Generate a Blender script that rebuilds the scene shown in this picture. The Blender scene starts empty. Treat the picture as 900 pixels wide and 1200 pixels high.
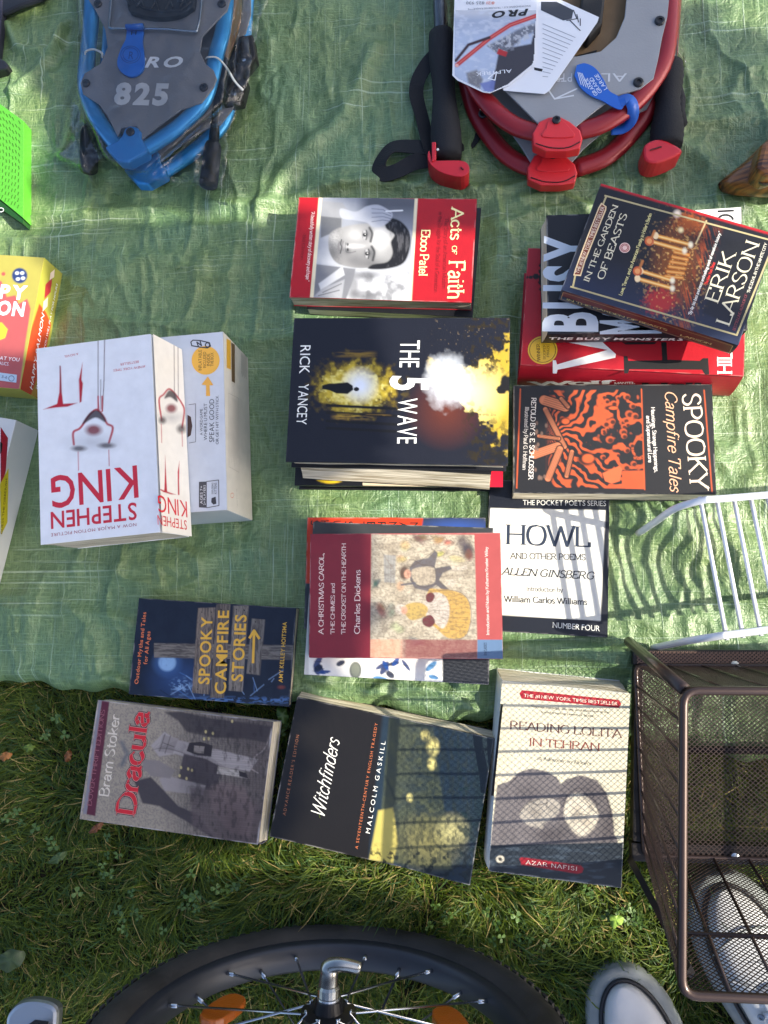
import bpy, math, random
import numpy as np
from mathutils import Matrix, Vector, Euler

# ------------------------------------------------------------------ camera
SC = bpy.context.scene
COL = SC.collection
PW, PH, FPX, CAMH = 900.0, 1200.0, 900.0, 0.857
TA = math.atan(0.15)
TB = math.atan(0.10 * math.cos(TA))
cd = bpy.data.cameras.new('camera')
cam = bpy.data.objects.new('camera', cd)
COL.objects.link(cam)
cam.location = (0, 0, CAMH)
cam.rotation_euler = (TA, TB, 0)
cd.sensor_fit = 'VERTICAL'
cd.sensor_height = 36.0
cd.sensor_width = 27.0
cd.lens = FPX / PH * 36.0
cd.clip_start = 0.02
cd.clip_end = 500
SC.camera = cam

# ------------------------------------------------------------------ light
SUN_EL = math.radians(38.0)
SUN_DIR = Vector((math.cos(SUN_EL) * math.cos(math.radians(-5)), math.cos(SUN_EL) * math.sin(math.radians(-5)), math.sin(SUN_EL)))
w = bpy.data.worlds.new('World')
SC.world = w
w.use_nodes = True
nt = w.node_tree
nt.nodes.clear()
sky = nt.nodes.new('ShaderNodeTexSky')
sky.sky_type = 'NISHITA'
sky.sun_disc = False
sky.sun_elevation = SUN_EL
sky.dust_density = 3.5
sky.air_density = 0.8
sky.sun_rotation = math.atan2(SUN_DIR.x, SUN_DIR.y)
bg = nt.nodes.new('ShaderNodeBackground')
bg.inputs['Strength'].default_value = 0.13
wo = nt.nodes.new('ShaderNodeOutputWorld')
nt.links.new(sky.outputs[0], bg.inputs['Color'])
nt.links.new(bg.outputs[0], wo.inputs['Surface'])
sl = bpy.data.lights.new('sun', 'SUN')
sl.energy = 3.7
sl.angle = math.radians(0.5)
sl.color = (1.0, 0.92, 0.76)
so = bpy.data.objects.new('sun', sl)
COL.objects.link(so)
so.rotation_euler = (-SUN_DIR).to_track_quat('-Z', 'Y').to_euler()
so.location = (3, 0, 3)
SC.view_settings.view_transform = 'Standard'
SC.view_settings.look = 'None'
SC.view_settings.exposure = 1.32
SC.view_settings.gamma = 1.0
SC.render.engine = 'CYCLES'
SC.cycles.max_bounces = 8
SC.cycles.transparent_max_bounces = 16
SC.cycles.use_denoising = True

# ------------------------------------------------------------------ numbers
R3 = np.array(cam.rotation_euler.to_matrix())
CP = np.array([0, 0, CAMH])
rng = np.random.RandomState(7)
random.seed(7)


def at(px, py, z=0.0):
    """the point at height z that lies behind pixel (px, py) of the 900x1200 photograph"""
    d = R3 @ np.array([(px - 450) / FPX, -(py - 600) / FPX, -1.0])
    t = (z - CAMH) / d[2]
    return CP + t * d


def ray(px, py):
    return R3 @ np.array([(px - 450) / FPX, -(py - 600) / FPX, -1.0])


def proj(P):
    q = (np.asarray(P) - CP) @ R3
    return 450 + FPX * q[..., 0] / -q[..., 2], 600 - FPX * q[..., 1] / -q[..., 2]


def lin(c):
    if isinstance(c, str):
        c = tuple(int(c[i:i + 2], 16) for i in (0, 2, 4))
    c = np.array(c[:3], float) / 255.0
    return np.where(c <= 0.04045, c / 12.92, ((c + 0.055) / 1.055) ** 2.4)


def vnoise(x, y, seed=0):
    xi = np.floor(x).astype(np.int64); yi = np.floor(y).astype(np.int64)
    xf = x - xi; yf = y - yi
    u = xf * xf * (3 - 2 * xf); v = yf * yf * (3 - 2 * yf)

    def h(a, b):
        n = (a * 374761393 + b * 668265263 + seed * 1442695041) & 0x7fffffff
        n = (n ^ (n >> 13)) * 1274126177 & 0x7fffffff
        return ((n ^ (n >> 16)) & 0xffff) / 65535.0
    return (h(xi, yi) * (1 - u) + h(xi + 1, yi) * u) * (1 - v) + (h(xi, yi + 1) * (1 - u) + h(xi + 1, yi + 1) * u) * v


def fbm(x, y, seed=0, o=4):
    s = 0; a = .5; t = 0
    for i in range(o):
        s = s + a * vnoise(x * 2 ** i, y * 2 ** i, seed + i * 17); t += a; a *= .5
    return s / t


# ------------------------------------------------------------------ materials
MATS = {}


def mat(name, col, rough=0.5, metal=0.0, bump=0.0, bscale=200.0, var=0.0, vscale=30.0, coat=0.0, spec=0.5,
        attr=False, trans=0.0, alpha=1.0, bstretch=(1, 1, 1), sheen=0.0, rvar=0.0):
    if name in MATS:
        return MATS[name]
    m = bpy.data.materials.new(name)
    m.use_nodes = True
    n = m.node_tree.nodes; l = m.node_tree.links
    b = n['Principled BSDF']
    c = tuple(lin(col)) + (1,)
    b.inputs['Base Color'].default_value = c
    b.inputs['Roughness'].default_value = rough
    b.inputs['Metallic'].default_value = metal
    b.inputs['Coat Weight'].default_value = coat
    b.inputs['Coat Roughness'].default_value = 0.12
    b.inputs['Specular IOR Level'].default_value = spec
    b.inputs['Transmission Weight'].default_value = trans
    b.inputs['Alpha'].default_value = alpha
    b.inputs['Sheen Weight'].default_value = sheen
    tc = n.new('ShaderNodeTexCoord')
    src = None
    if attr:
        a = n.new('ShaderNodeAttribute'); a.attribute_name = 'Col'
        src = a.outputs['Color']
        l.new(src, b.inputs['Base Color'])
    if var:
        no = n.new('ShaderNodeTexNoise'); no.inputs['Scale'].default_value = vscale; no.inputs['Detail'].default_value = 5
        l.new(tc.outputs['Object'], no.inputs['Vector'])
        mr = n.new('ShaderNodeMapRange'); mr.inputs['From Min'].default_value = .3; mr.inputs['From Max'].default_value = .7
        mr.inputs['To Min'].default_value = 1 - var; mr.inputs['To Max'].default_value = 1 + var
        l.new(no.outputs['Fac'], mr.inputs['Value'])
        mx = n.new('ShaderNodeMix'); mx.data_type = 'RGBA'; mx.blend_type = 'MULTIPLY'
        mx.inputs['Factor'].default_value = 1
        if src is not None:
            l.new(src, mx.inputs['A'])
        else:
            mx.inputs['A'].default_value = c
        l.new(mr.outputs['Result'], mx.inputs['B'])
        l.new(mx.outputs['Result'], b.inputs['Base Color'])
        if rvar:
            r2 = n.new('ShaderNodeMapRange'); r2.inputs['From Min'].default_value = .3; r2.inputs['From Max'].default_value = .7
            r2.inputs['To Min'].default_value = max(rough - rvar, .03); r2.inputs['To Max'].default_value = rough + rvar
            l.new(no.outputs['Fac'], r2.inputs['Value']); l.new(r2.outputs['Result'], b.inputs['Roughness'])
    if bump:
        nb = n.new('ShaderNodeTexNoise'); nb.inputs['Scale'].default_value = bscale; nb.inputs['Detail'].default_value = 4
        mp = n.new('ShaderNodeMapping'); mp.inputs['Scale'].default_value = bstretch
        l.new(tc.outputs['Object'], mp.inputs['Vector']); l.new(mp.outputs['Vector'], nb.inputs['Vector'])
        bp = n.new('ShaderNodeBump'); bp.inputs['Strength'].default_value = min(bump, 1.0); bp.inputs['Distance'].default_value = 0.002
        l.new(nb.outputs['Fac'], bp.inputs['Height']); l.new(bp.outputs['Normal'], b.inputs['Normal'])
    MATS[name] = m
    return m


def M_paper():
    if 'paper_edges' in MATS:
        return MATS['paper_edges']
    m = mat('paper_edges', (214, 205, 180), .85, var=.06, vscale=60)
    n = m.node_tree.nodes; l = m.node_tree.links
    tc = n.new('ShaderNodeTexCoord'); mp = n.new('ShaderNodeMapping'); mp.inputs['Scale'].default_value = (18, 18, 900)
    no = n.new('ShaderNodeTexNoise'); no.inputs['Scale'].default_value = 1.0; no.inputs['Detail'].default_value = 2
    l.new(tc.outputs['Object'], mp.inputs['Vector']); l.new(mp.outputs['Vector'], no.inputs['Vector'])
    bp = n.new('ShaderNodeBump'); bp.inputs['Strength'].default_value = .7; bp.inputs['Distance'].default_value = .0006
    l.new(no.outputs['Fac'], bp.inputs['Height']); l.new(bp.outputs['Normal'], n['Principled BSDF'].inputs['Normal'])
    cr_ = n.new('ShaderNodeValToRGB'); cr_.color_ramp.elements[0].position = .36; cr_.color_ramp.elements[0].color = tuple(lin((150, 138, 112))) + (1,)
    cr_.color_ramp.elements[1].position = .58; cr_.color_ramp.elements[1].color = tuple(lin((220, 211, 188))) + (1,)
    l.new(no.outputs['Fac'], cr_.inputs['Fac']); l.new(cr_.outputs['Color'], n['Principled BSDF'].inputs['Base Color'])
    return m


# ------------------------------------------------------------------ objects
def link(o, parent=None):
    COL.objects.link(o)
    if parent is not None:
        o.parent = parent
    return o


def thing(name, label, cat, loc, group=None, rotz=0.0):
    o = bpy.data.objects.new(name, None)
    o.empty_display_size = .02
    COL.objects.link(o)
    o.location = tuple(float(v) for v in loc); o.rotation_euler = (0, 0, rotz)
    o['label'] = label; o['category'] = cat
    if group: o['group'] = group
    return o


def mw(o):
    m = Matrix.LocRotScale(o.location, o.rotation_euler, o.scale)
    if o.parent is not None:
        return mw(o.parent) @ m
    return m


def part(name, V, F, m, parent=None, smooth=False, cols=None, label=None, org=None, stuff=False):
    """V in world coordinates -> one mesh object under parent"""
    V = np.asarray(V, float)
    me = bpy.data.meshes.new(name)
    if parent is not None and parent.type == 'EMPTY':
        inv = np.array(mw(parent).inverted())
        L = V @ inv[:3, :3].T + inv[:3, 3]
        loc = (0, 0, 0)
    elif parent is not None:
        inv = np.array(mw(parent).inverted())
        L = V @ inv[:3, :3].T + inv[:3, 3]
        loc = (0, 0, 0)
    else:
        c = V.mean(0) if org is None else np.array(org)
        L = V - c; loc = tuple(float(t) for t in c)
    me.from_pydata(L.tolist(), [], F if isinstance(F, list) else F.tolist())
    if cols is not None:
        a = me.color_attributes.new('Col', 'FLOAT_COLOR', 'POINT')
        cc = np.ones((len(V), 4)); cc[:, :3] = cols
        a.data.foreach_set('color', cc.ravel())
    if smooth:
        me.polygons.foreach_set('use_smooth', [True] * len(me.polygons))
    if m is not None:
        me.materials.append(m)
    o = bpy.data.objects.new(name, me)
    o.location = loc
    link(o, parent)
    if label: o['label'] = label
    if stuff: o['kind'] = 'stuff'
    return o


class MB:
    """collects shapes in world coordinates"""
    def __init__(s): s.V = []; s.F = []; s.n = 0

    def add(s, V, F):
        s.V.extend([tuple(v) for v in V]); s.F.extend([tuple(i + s.n for i in f) for f in F]); s.n += len(V); return s

    def prism(s, pts, z0, z1):
        """pts: list of (x,y[,z ignored]) world; a vertical prism"""
        k = len(pts)
        V = [(p[0], p[1], z1) for p in pts] + [(p[0], p[1], z0) for p in pts]
        a = sum(pts[i][0] * pts[(i + 1) % k][1] - pts[(i + 1) % k][0] * pts[i][1] for i in range(k))
        F = [tuple(range(k)), tuple(range(2 * k - 1, k - 1, -1))] + [(i, i + k, (i + 1) % k + k, (i + 1) % k) for i in range(k)]
        if a < 0: F = [tuple(reversed(f)) for f in F]
        return s.add(V, F)

    def pxprism(s, px, z0, z1):
        return s.prism([at(x, y, z1) for x, y in px], z0, z1)

    def tube(s, pts, r, seg=8, cap=True, closed=False):
        P = [Vector(p) for p in pts]; n = len(P)
        rs = r if isinstance(r, (list, tuple)) else [r] * n
        V = []; up = None
        for i in range(n):
            a = P[i - 1] if (i > 0 or closed) else P[i]; b = P[(i + 1) % n] if (i < n - 1 or closed) else P[i]
            t = (b - a).normalized()
            if up is None:
                up = Vector((0, 0, 1)) if abs(t.z) < .9 else Vector((1, 0, 0))
            sd = t.cross(up)
            if sd.length < 1e-6: sd = t.cross(Vector((0.3, 1, 0.2)))
            sd.normalize(); up = sd.cross(t).normalized()
            rx = rs[i] if not isinstance(rs[i], (tuple, list)) else rs[i][0]
            ry = rs[i] if not isinstance(rs[i], (tuple, list)) else rs[i][1]
            for k in range(seg):
                an = 2 * math.pi * k / seg
                V.append(P[i] + sd * (math.cos(an) * rx) + up * (math.sin(an) * ry))
        F = []
        for i in range(n if closed else n - 1):
            j = (i + 1) % n
            for k in range(seg):
                k2 = (k + 1) % seg
                F.append((i * seg + k, j * seg + k, j * seg + k2, i * seg + k2))
        if cap and not closed:
            F.append(tuple(range(seg))); F.append(tuple(range((n - 1) * seg + seg - 1, (n - 1) * seg - 1, -1)))
        return s.add(V, F)

    def box(s, c, d, rot=0.0):
        c = Vector(c); x, y, z = d[0] / 2, d[1] / 2, d[2] / 2
        R = Matrix.Rotation(rot, 3, 'Z') if not isinstance(rot, Matrix) else rot
        V = [c + R @ Vector((a * x, b * y, e * z)) for e in (-1, 1) for a, b in ((-1, -1), (1, -1), (1, 1), (-1, 1))]
        return s.add(V, [(3, 2, 1, 0), (4, 5, 6, 7), (0, 1, 5, 4), (1, 2, 6, 5), (2, 3, 7, 6), (3, 0, 4, 7)])

    def lathe(s, c, axis, prof, seg=20):
        """prof: list of (dist along axis, radius)"""
        c = Vector(c); ax = Vector(axis).normalized()
        u = ax.orthogonal().normalized(); v = ax.cross(u)
        V = []; F = []
        for d, r in prof:
            for k in range(seg):
                a = 2 * math.pi * k / seg
                V.append(c + ax * d + (u * math.cos(a) + v * math.sin(a)) * r)
        for i in range(len(prof) - 1):
            for k in range(seg):
                k2 = (k + 1) % seg
                F.append((i * seg + k, i * seg + k2, (i + 1) * seg + k2, (i + 1) * seg + k))
        F.append(tuple(range(seg - 1, -1, -1))); F.append(tuple(range((len(prof) - 1) * seg, len(prof) * seg)))
        return s.add(V, F)

    def out(s, name, m, parent=None, smooth=False, **k):
        return part(name, s.V, s.F, m, parent, smooth, **k)


def bevel(o, wd=.001, seg=2):
    b = o.modifiers.new('bevel', 'BEVEL'); b.width = wd; b.segments = seg; b.limit_method = 'ANGLE'; b.angle_limit = math.radians(40)
    return o


def cr(pts, n=8, closed=False):
    """Catmull-Rom through pts"""
    P = [np.array(p, float) for p in pts]; k = len(P); out = []
    for i in range(k if closed else k - 1):
        p0 = P[(i - 1) % k] if (closed or i > 0) else 2 * P[0] - P[1]
        p1 = P[i]; p2 = P[(i + 1) % k]
        p3 = P[(i + 2) % k] if (closed or i < k - 2) else 2 * P[-1] - P[-2]
        for j in range(n):
            t = j / n
            out.append(.5 * (2 * p1 + (p2 - p0) * t + (2 * p0 - 5 * p1 + 4 * p2 - p3) * t * t + (3 * p1 - p0 - 3 * p2 + p3) * t ** 3))
    if not closed: out.append(P[-1])
    return out


# ------------------------------------------------------------------ lettering
GL = {}


def _font(src):
    for line in src.strip().split('\n'):
        ch, adv, st = line.split('|', 2)
        ss = []
        for s_ in st.split(';'):
            s_ = s_.strip()
            if not s_: continue
            sm = s_[0] == '~'
            if sm: s_ = s_[1:]
            p = [tuple(float(v) for v in q.split(',')) for q in s_.split()]
            if sm and len(p) > 2: p = [tuple(q) for q in cr(p, 5)]
            ss.append((p, sm))
        GL[ch] = (float(adv), ss)


_font('''
A|9|0.3,0 4.5,10 8.7,0;1.9,3.6 7.1,3.6
B|8|1.2,0 1.2,10;~1.2,9.9 4.6,10 6.6,7.8 4.8,5.4 1.2,5.2;~3,5.2 5.6,5 7.4,2.7 5.4,.1 1.2,0.1
C|9|~8.3,8 6.4,9.8 3.8,9.7 1.4,7.6 .9,5 1.5,2.3 3.8,.3 6.4,.2 8.4,2
D|9.4|1.2,0 1.2,10;~1.2,9.9 4.8,9.8 7.8,7.8 8.6,5 7.8,2.2 4.8,.2 1.2,.1
E|7.8|1.2,0 1.2,10;1.2,9.8 6.9,9.8 6.9,8.2;1.2,5.2 5.4,5.2;1.2,.2 7.2,.2 7.2,1.9
F|7.2|1.2,0 1.2,10;1.2,9.8 6.7,9.8 6.7,8.2;1.2,5.1 5.2,5.1
G|9.6|~8.3,8 6.4,9.8 3.8,9.7 1.4,7.6 .9,5 1.5,2.3 3.8,.3 6.3,.2 8.4,1.4;8.4,1.2 8.4,4.4;6.4,4.4 9.2,4.4
H|9.6|1.2,0 1.2,10;8.4,0 8.4,10;1.2,5.2 8.4,5.2
I|3.6|1.8,0 1.8,10
J|5|~3.4,10 3.4,3 2.8,.3 .6,0
K|9|1.2,0 1.2,10;8,10 1.4,4.4;3.6,6 8.6,0
L|7.4|1.2,10 1.2,0;1.2,.2 6.9,.2 6.9,2
M|11.4|1.2,0 1.2,10;1.2,10 5.7,.8 10.2,10;10.2,10 10.2,0
N|9.8|1.2,0 1.2,10;1.2,10 8.6,0;8.6,0 8.6,10
O|10|~5,9.9 2,8.8 .8,5 2,1.2 5,.1 8,1.2 9.2,5 8,8.8 5,9.9
P|7.8|1.2,0 1.2,10;~1.2,9.9 5,9.9 7,7.4 5,4.7 1.2,4.6
Q|10|~5,9.9 2,8.8 .8,5 2,1.2 5,.1 8,1.2 9.2,5 8,8.8 5,9.9;~5.4,2 7,0 9.4,-1.6
R|8.8|1.2,0 1.2,10;~1.2,9.9 5,9.9 7,7.5 5,5 1.2,4.9;4,4.9 8.4,0
S|7.2|~6.3,8.3 4.8,9.8 2.4,9.6 1.1,7.6 2.2,5.8 5.2,4.4 6.4,2.4 5,.3 2.4,.2 .8,1.9
T|8.4|4.2,0 4.2,10;.5,8.3 .5,9.8 7.9,9.8 7.9,8.3
U|9.4|~1.2,10 1.2,4 2,1 4.7,.1 7.4,1 8.2,4 8.2,10
V|9|.3,10 4.5,0 8.7,10
W|13|.3,10 3.6,0 6.5,9.6 9.4,0 12.7,10
X|9|.6,10 8.4,0;8.2,10 .5,0
Y|8.8|.3,10 4.4,4.8 8.5,10;4.4,4.8 4.4,0
Z|8.4|.8,8.2 .8,9.8 7.6,9.8 .7,.2 7.7,.2 7.7,1.8
a|6.4|~1.2,5.4 2.8,6.6 4.7,6 4.9,4.4 4.9,.9 6.2,.2;~4.9,3.8 1.6,3.1 .8,1.5 1.9,.1 3.6,.4 4.9,1.5
b|7|1.3,.2 1.3,10;~1.3,4.9 3.4,6.5 5.7,5.6 6.3,3.3 5.6,.9 3.4,0 1.3,1.3
c|6|~5.4,5.1 3.7,6.5 1.5,5.5 .8,3.3 1.5,.9 3.6,0 5.5,1.2
d|7|5.8,0 5.8,10;~5.8,4.9 3.6,6.5 1.4,5.6 .7,3.3 1.4,.9 3.4,0 5.8,1.5
e|6.2|~.9,3.5 5.5,3.7 5,5.6 3.4,6.5 1.5,5.6 .8,3.3 1.6,.8 3.6,0 5.6,1.2
f|4.4|~4.6,9.3 3.1,9.9 1.9,8.6 1.9,6 1.9,0;.5,6.3 3.8,6.3
g|6.6|~3.2,6.5 1.2,5.5 1.3,3.2 3.2,2.4 5,3.3 5.1,5.5 3.2,6.5;~2,2.6 1.1,1.2 3,.6 5.6,.2 5.8,-1.8 3.4,-3 1,-2.3 .7,-.8 2.2,.6;4.8,6 6.4,6.4
h|7.2|1.3,0 1.3,10;~1.3,4.8 3.2,6.5 5.3,6 5.8,4.2 5.8,0
i|3.2|1.6,0 1.6,6.5;1.6,8.8 1.65,9.5
j|3.2|~1.9,6.5 1.9,-1.5 .3,-3;1.9,8.8 1.95,9.5
k|6.8|1.3,0 1.3,10;5.8,6.5 1.4,2.8;2.9,4 6.4,0
l|3.2|1.6,0 1.6,10
m|10.6|1.3,0 1.3,6.5;~1.3,4.9 3,6.5 4.8,6 5.3,4.3 5.3,0;~5.3,4.8 7,6.5 8.8,6 9.3,4.3 9.3,0
n|7.2|1.3,0 1.3,6.5;~1.3,4.8 3.2,6.5 5.3,6 5.8,4.2 5.8,0
o|6.8|~3.4,6.5 1.4,5.7 .7,3.3 1.4,.8 3.4,0 5.4,.8 6.1,3.3 5.4,5.7 3.4,6.5
p|7|1.3,-3 1.3,6.5;~1.3,4.9 3.4,6.5 5.7,5.6 6.3,3.3 5.6,.9 3.4,0 1.3,1.3
q|7|5.8,-3 5.8,6.5;~5.8,4.9 3.6,6.5 1.4,5.6 .7,3.3 1.4,.9 3.4,0 5.8,1.5
r|5|1.3,0 1.3,6.5;~1.3,4.3 2.6,6.2 4.7,6
s|5.2|~4.5,5.4 3,6.5 1.2,5.8 1.4,4.1 3.8,2.9 4.4,1.2 2.9,0 .8,.9
t|4.4|~2,8.6 2,1.6 2.6,.2 4.2,.6;.5,6.3 4,6.3
u|7.2|~1.3,6.5 1.3,2.2 2,.3 4,.2 5.8,1.6;5.8,6.5 5.8,0
v|6.6|.4,6.5 3.3,0 6.2,6.5
w|9.4|.4,6.5 2.7,0 4.7,6.2 6.7,0 9,6.5
x|6.6|.6,6.5 6,0;5.8,6.5 .5,0
y|6.6|.4,6.5 3.5,.2;~6.2,6.5 3.2,-1.5 1.6,-3 .5,-2.4
z|6|.7,6.2 5.2,6.2 .6,.2 5.4,.2
0|7|~3.5,9.9 1.4,8.4 .8,5 1.4,1.6 3.5,.1 5.6,1.6 6.2,5 5.6,8.4 3.5,9.9
1|4.6|1,8.3 2.8,9.9 2.8,0
2|7|~1,7.8 2,9.6 4.4,9.8 5.9,7.6 4.4,4.4 .8,.3;.8,.2 6.2,.2
3|7|~1.1,8.6 3.3,9.9 5.5,8.4 5,6 3,5.3 5.4,4.6 6.2,2.4 4.2,.2 1,1
4|7|4.6,0 4.6,10 .6,3 6.6,3
5|7|5.8,9.8 1.6,9.8 1.3,5.6;~1.3,5.5 3.8,6.3 6,4.6 5.9,2 3.6,.1 .9,.9
6|7|~5.6,9 3.4,9.7 1.3,7 .8,3.4 2,.5 4.4,.2 6,2.2 5.4,5 3.2,5.8 1,4
7|7|.8,9.8 6.2,9.8 2.8,0
8|7|~3.5,9.9 1.5,8.9 1.6,6.4 3.5,5.3 5.6,4 5.8,1.3 3.5,.1 1.2,1.3 1.4,4 3.5,5.3 5.4,6.4 5.5,8.9 3.5,9.9
9|7|~1.4,1 3.6,.3 5.7,3 6.2,6.6 5,9.5 2.6,9.8 1,7.8 1.6,5 3.8,4.2 6,6
.|3|1.5,0 1.5,.7
,|3|1.7,.8 1,-1.6
:|3|1.5,.2 1.5,1;1.5,4.6 1.5,5.4
'|2.6|1.3,9.8 1.1,7.2
"|4|1.2,9.8 1.1,7.2;2.8,9.8 2.7,7.2
-|4.4|.7,3.6 3.7,3.6
+|7|.8,4 6.2,4;3.5,1.4 3.5,6.7
#|8|2,0 3.4,10;5,0 6.4,10;.6,3.2 7,3.2;1.2,6.8 7.6,6.8
&|9.4|~8.6,5 6.4,1.4 3.6,.1 1.2,1.4 1.4,4 4.8,6.8 5,9 3.4,9.9 2.2,8.2 3.4,5.4 8.8,.2
/|5|.4,-.5 4.6,10
''')
GL[' '] = (3.4, [])

BG = {}


def bglyph(ch, off=0.0):
    """a glyph of Blender's own built-in sans face as triangles"""
    if (ch, off) in BG: return BG[(ch, off)]
    cu = bpy.data.curves.new('t', 'FONT'); cu.body = ch; cu.size = 1; cu.resolution_u = 3; cu.offset = off
    o = bpy.data.objects.new('t', cu); COL.objects.link(o)
    dg = bpy.context.evaluated_depsgraph_get(); dg.update()
    me = o.evaluated_get(dg).to_mesh()
    V = np.array([(v.co.x, v.co.y) for v in me.vertices]).reshape(-1, 2)
    F = [tuple(p.vertices) for p in me.polygons]
    o.evaluated_get(dg).to_mesh_clear()
    bpy.data.objects.remove(o); bpy.data.curves.remove(cu)
    adv = (V[:, 0].max() + .06) if len(V) else .3
    BG[(ch, off)] = (V, F, adv)
    return BG[(ch, off)]


def layout(s, font='sans', bold=1.0, nib=20, contrast=.55, serif=True, track=0.0, slant=0.0, off=0.0):
    """-> V(n,2) with cap height 1, faces, total advance"""
    V = []; F = []; x = 0.0
    if font == 'sans':
        cap = bglyph('H')[0][:, 1].max()
        for ch in s:
            if ch == ' ':
                x += .32 + track; continue
            v, f, a = bglyph(ch, off)
            n = len(V)
            sp = .05 / cap
            x0 = v[:, 0].min() / cap if len(v) else 0
            for p in v: V.append((p[0] / cap + x - x0 + sp, p[1] / cap))
            F += [tuple(i + n for i in q) for q in f]
            x += (v[:, 0].max() - v[:, 0].min()) / cap + sp * 2 + track
    else:
        for ch in s:
            if ch not in GL: ch = ' '
            adv, ss = GL[ch]
            for p, sm in ss:
                for i in range(len(p) - 1):
                    a = np.array(p[i]); b = np.array(p[i + 1]); d = b - a; L = np.hypot(*d)
                    if L < 1e-6: continue
                    d = d / L; th = math.atan2(d[1], d[0])
                    wd = bold * 1.35 * (contrast + (1 - contrast) * abs(math.sin(th + math.radians(nib))))
                    nn = np.array([-d[1], d[0]]) * wd / 2
                    e = d * (wd * .22 if sm or len(p) > 2 else 0)
                    q = [a - nn - e, b - nn + e, b + nn + e, a + nn - e]
                    n = len(V)
                    V += [((t[0] + x * 10) / 10, t[1] / 10) for t in q]; F.append((n, n + 1, n + 2, n + 3))
                if serif:
                    for (e0, e1) in ((p[0], p[1]), (p[-1], p[-2])):
                        dx = e1[0] - e0[0]; dy = e1[1] - e0[1]; L = math.hypot(dx, dy)
                        if L < 1e-6 or (sm and abs(dx) > .15 * L): continue
                        if abs(dy) / L > .72 and L > 2 and min(abs(e0[1]), abs(e0[1] - 10), abs(e0[1] - 6.5), abs(e0[1] + 3)) < .05:
                            hw = bold * .55 + .75; t = bold * contrast * .9
                            y0 = e0[1] - (t if dy < 0 else 0); n = len(V)
                            V += [((e0[0] - hw + x * 10) / 10, y0 / 10), ((e0[0] + hw + x * 10) / 10, y0 / 10),
                                  ((e0[0] + hw + x * 10) / 10, (y0 + t) / 10), ((e0[0] - hw + x * 10) / 10, (y0 + t) / 10)]
                            F.append((n, n + 1, n + 2, n + 3))
            x += adv / 10 + track
    V = np.array(V, float).reshape(-1, 2)
    if slant and len(V): V[:, 0] += V[:, 1] * slant
    return V, F, max(x - track, .01)


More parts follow.
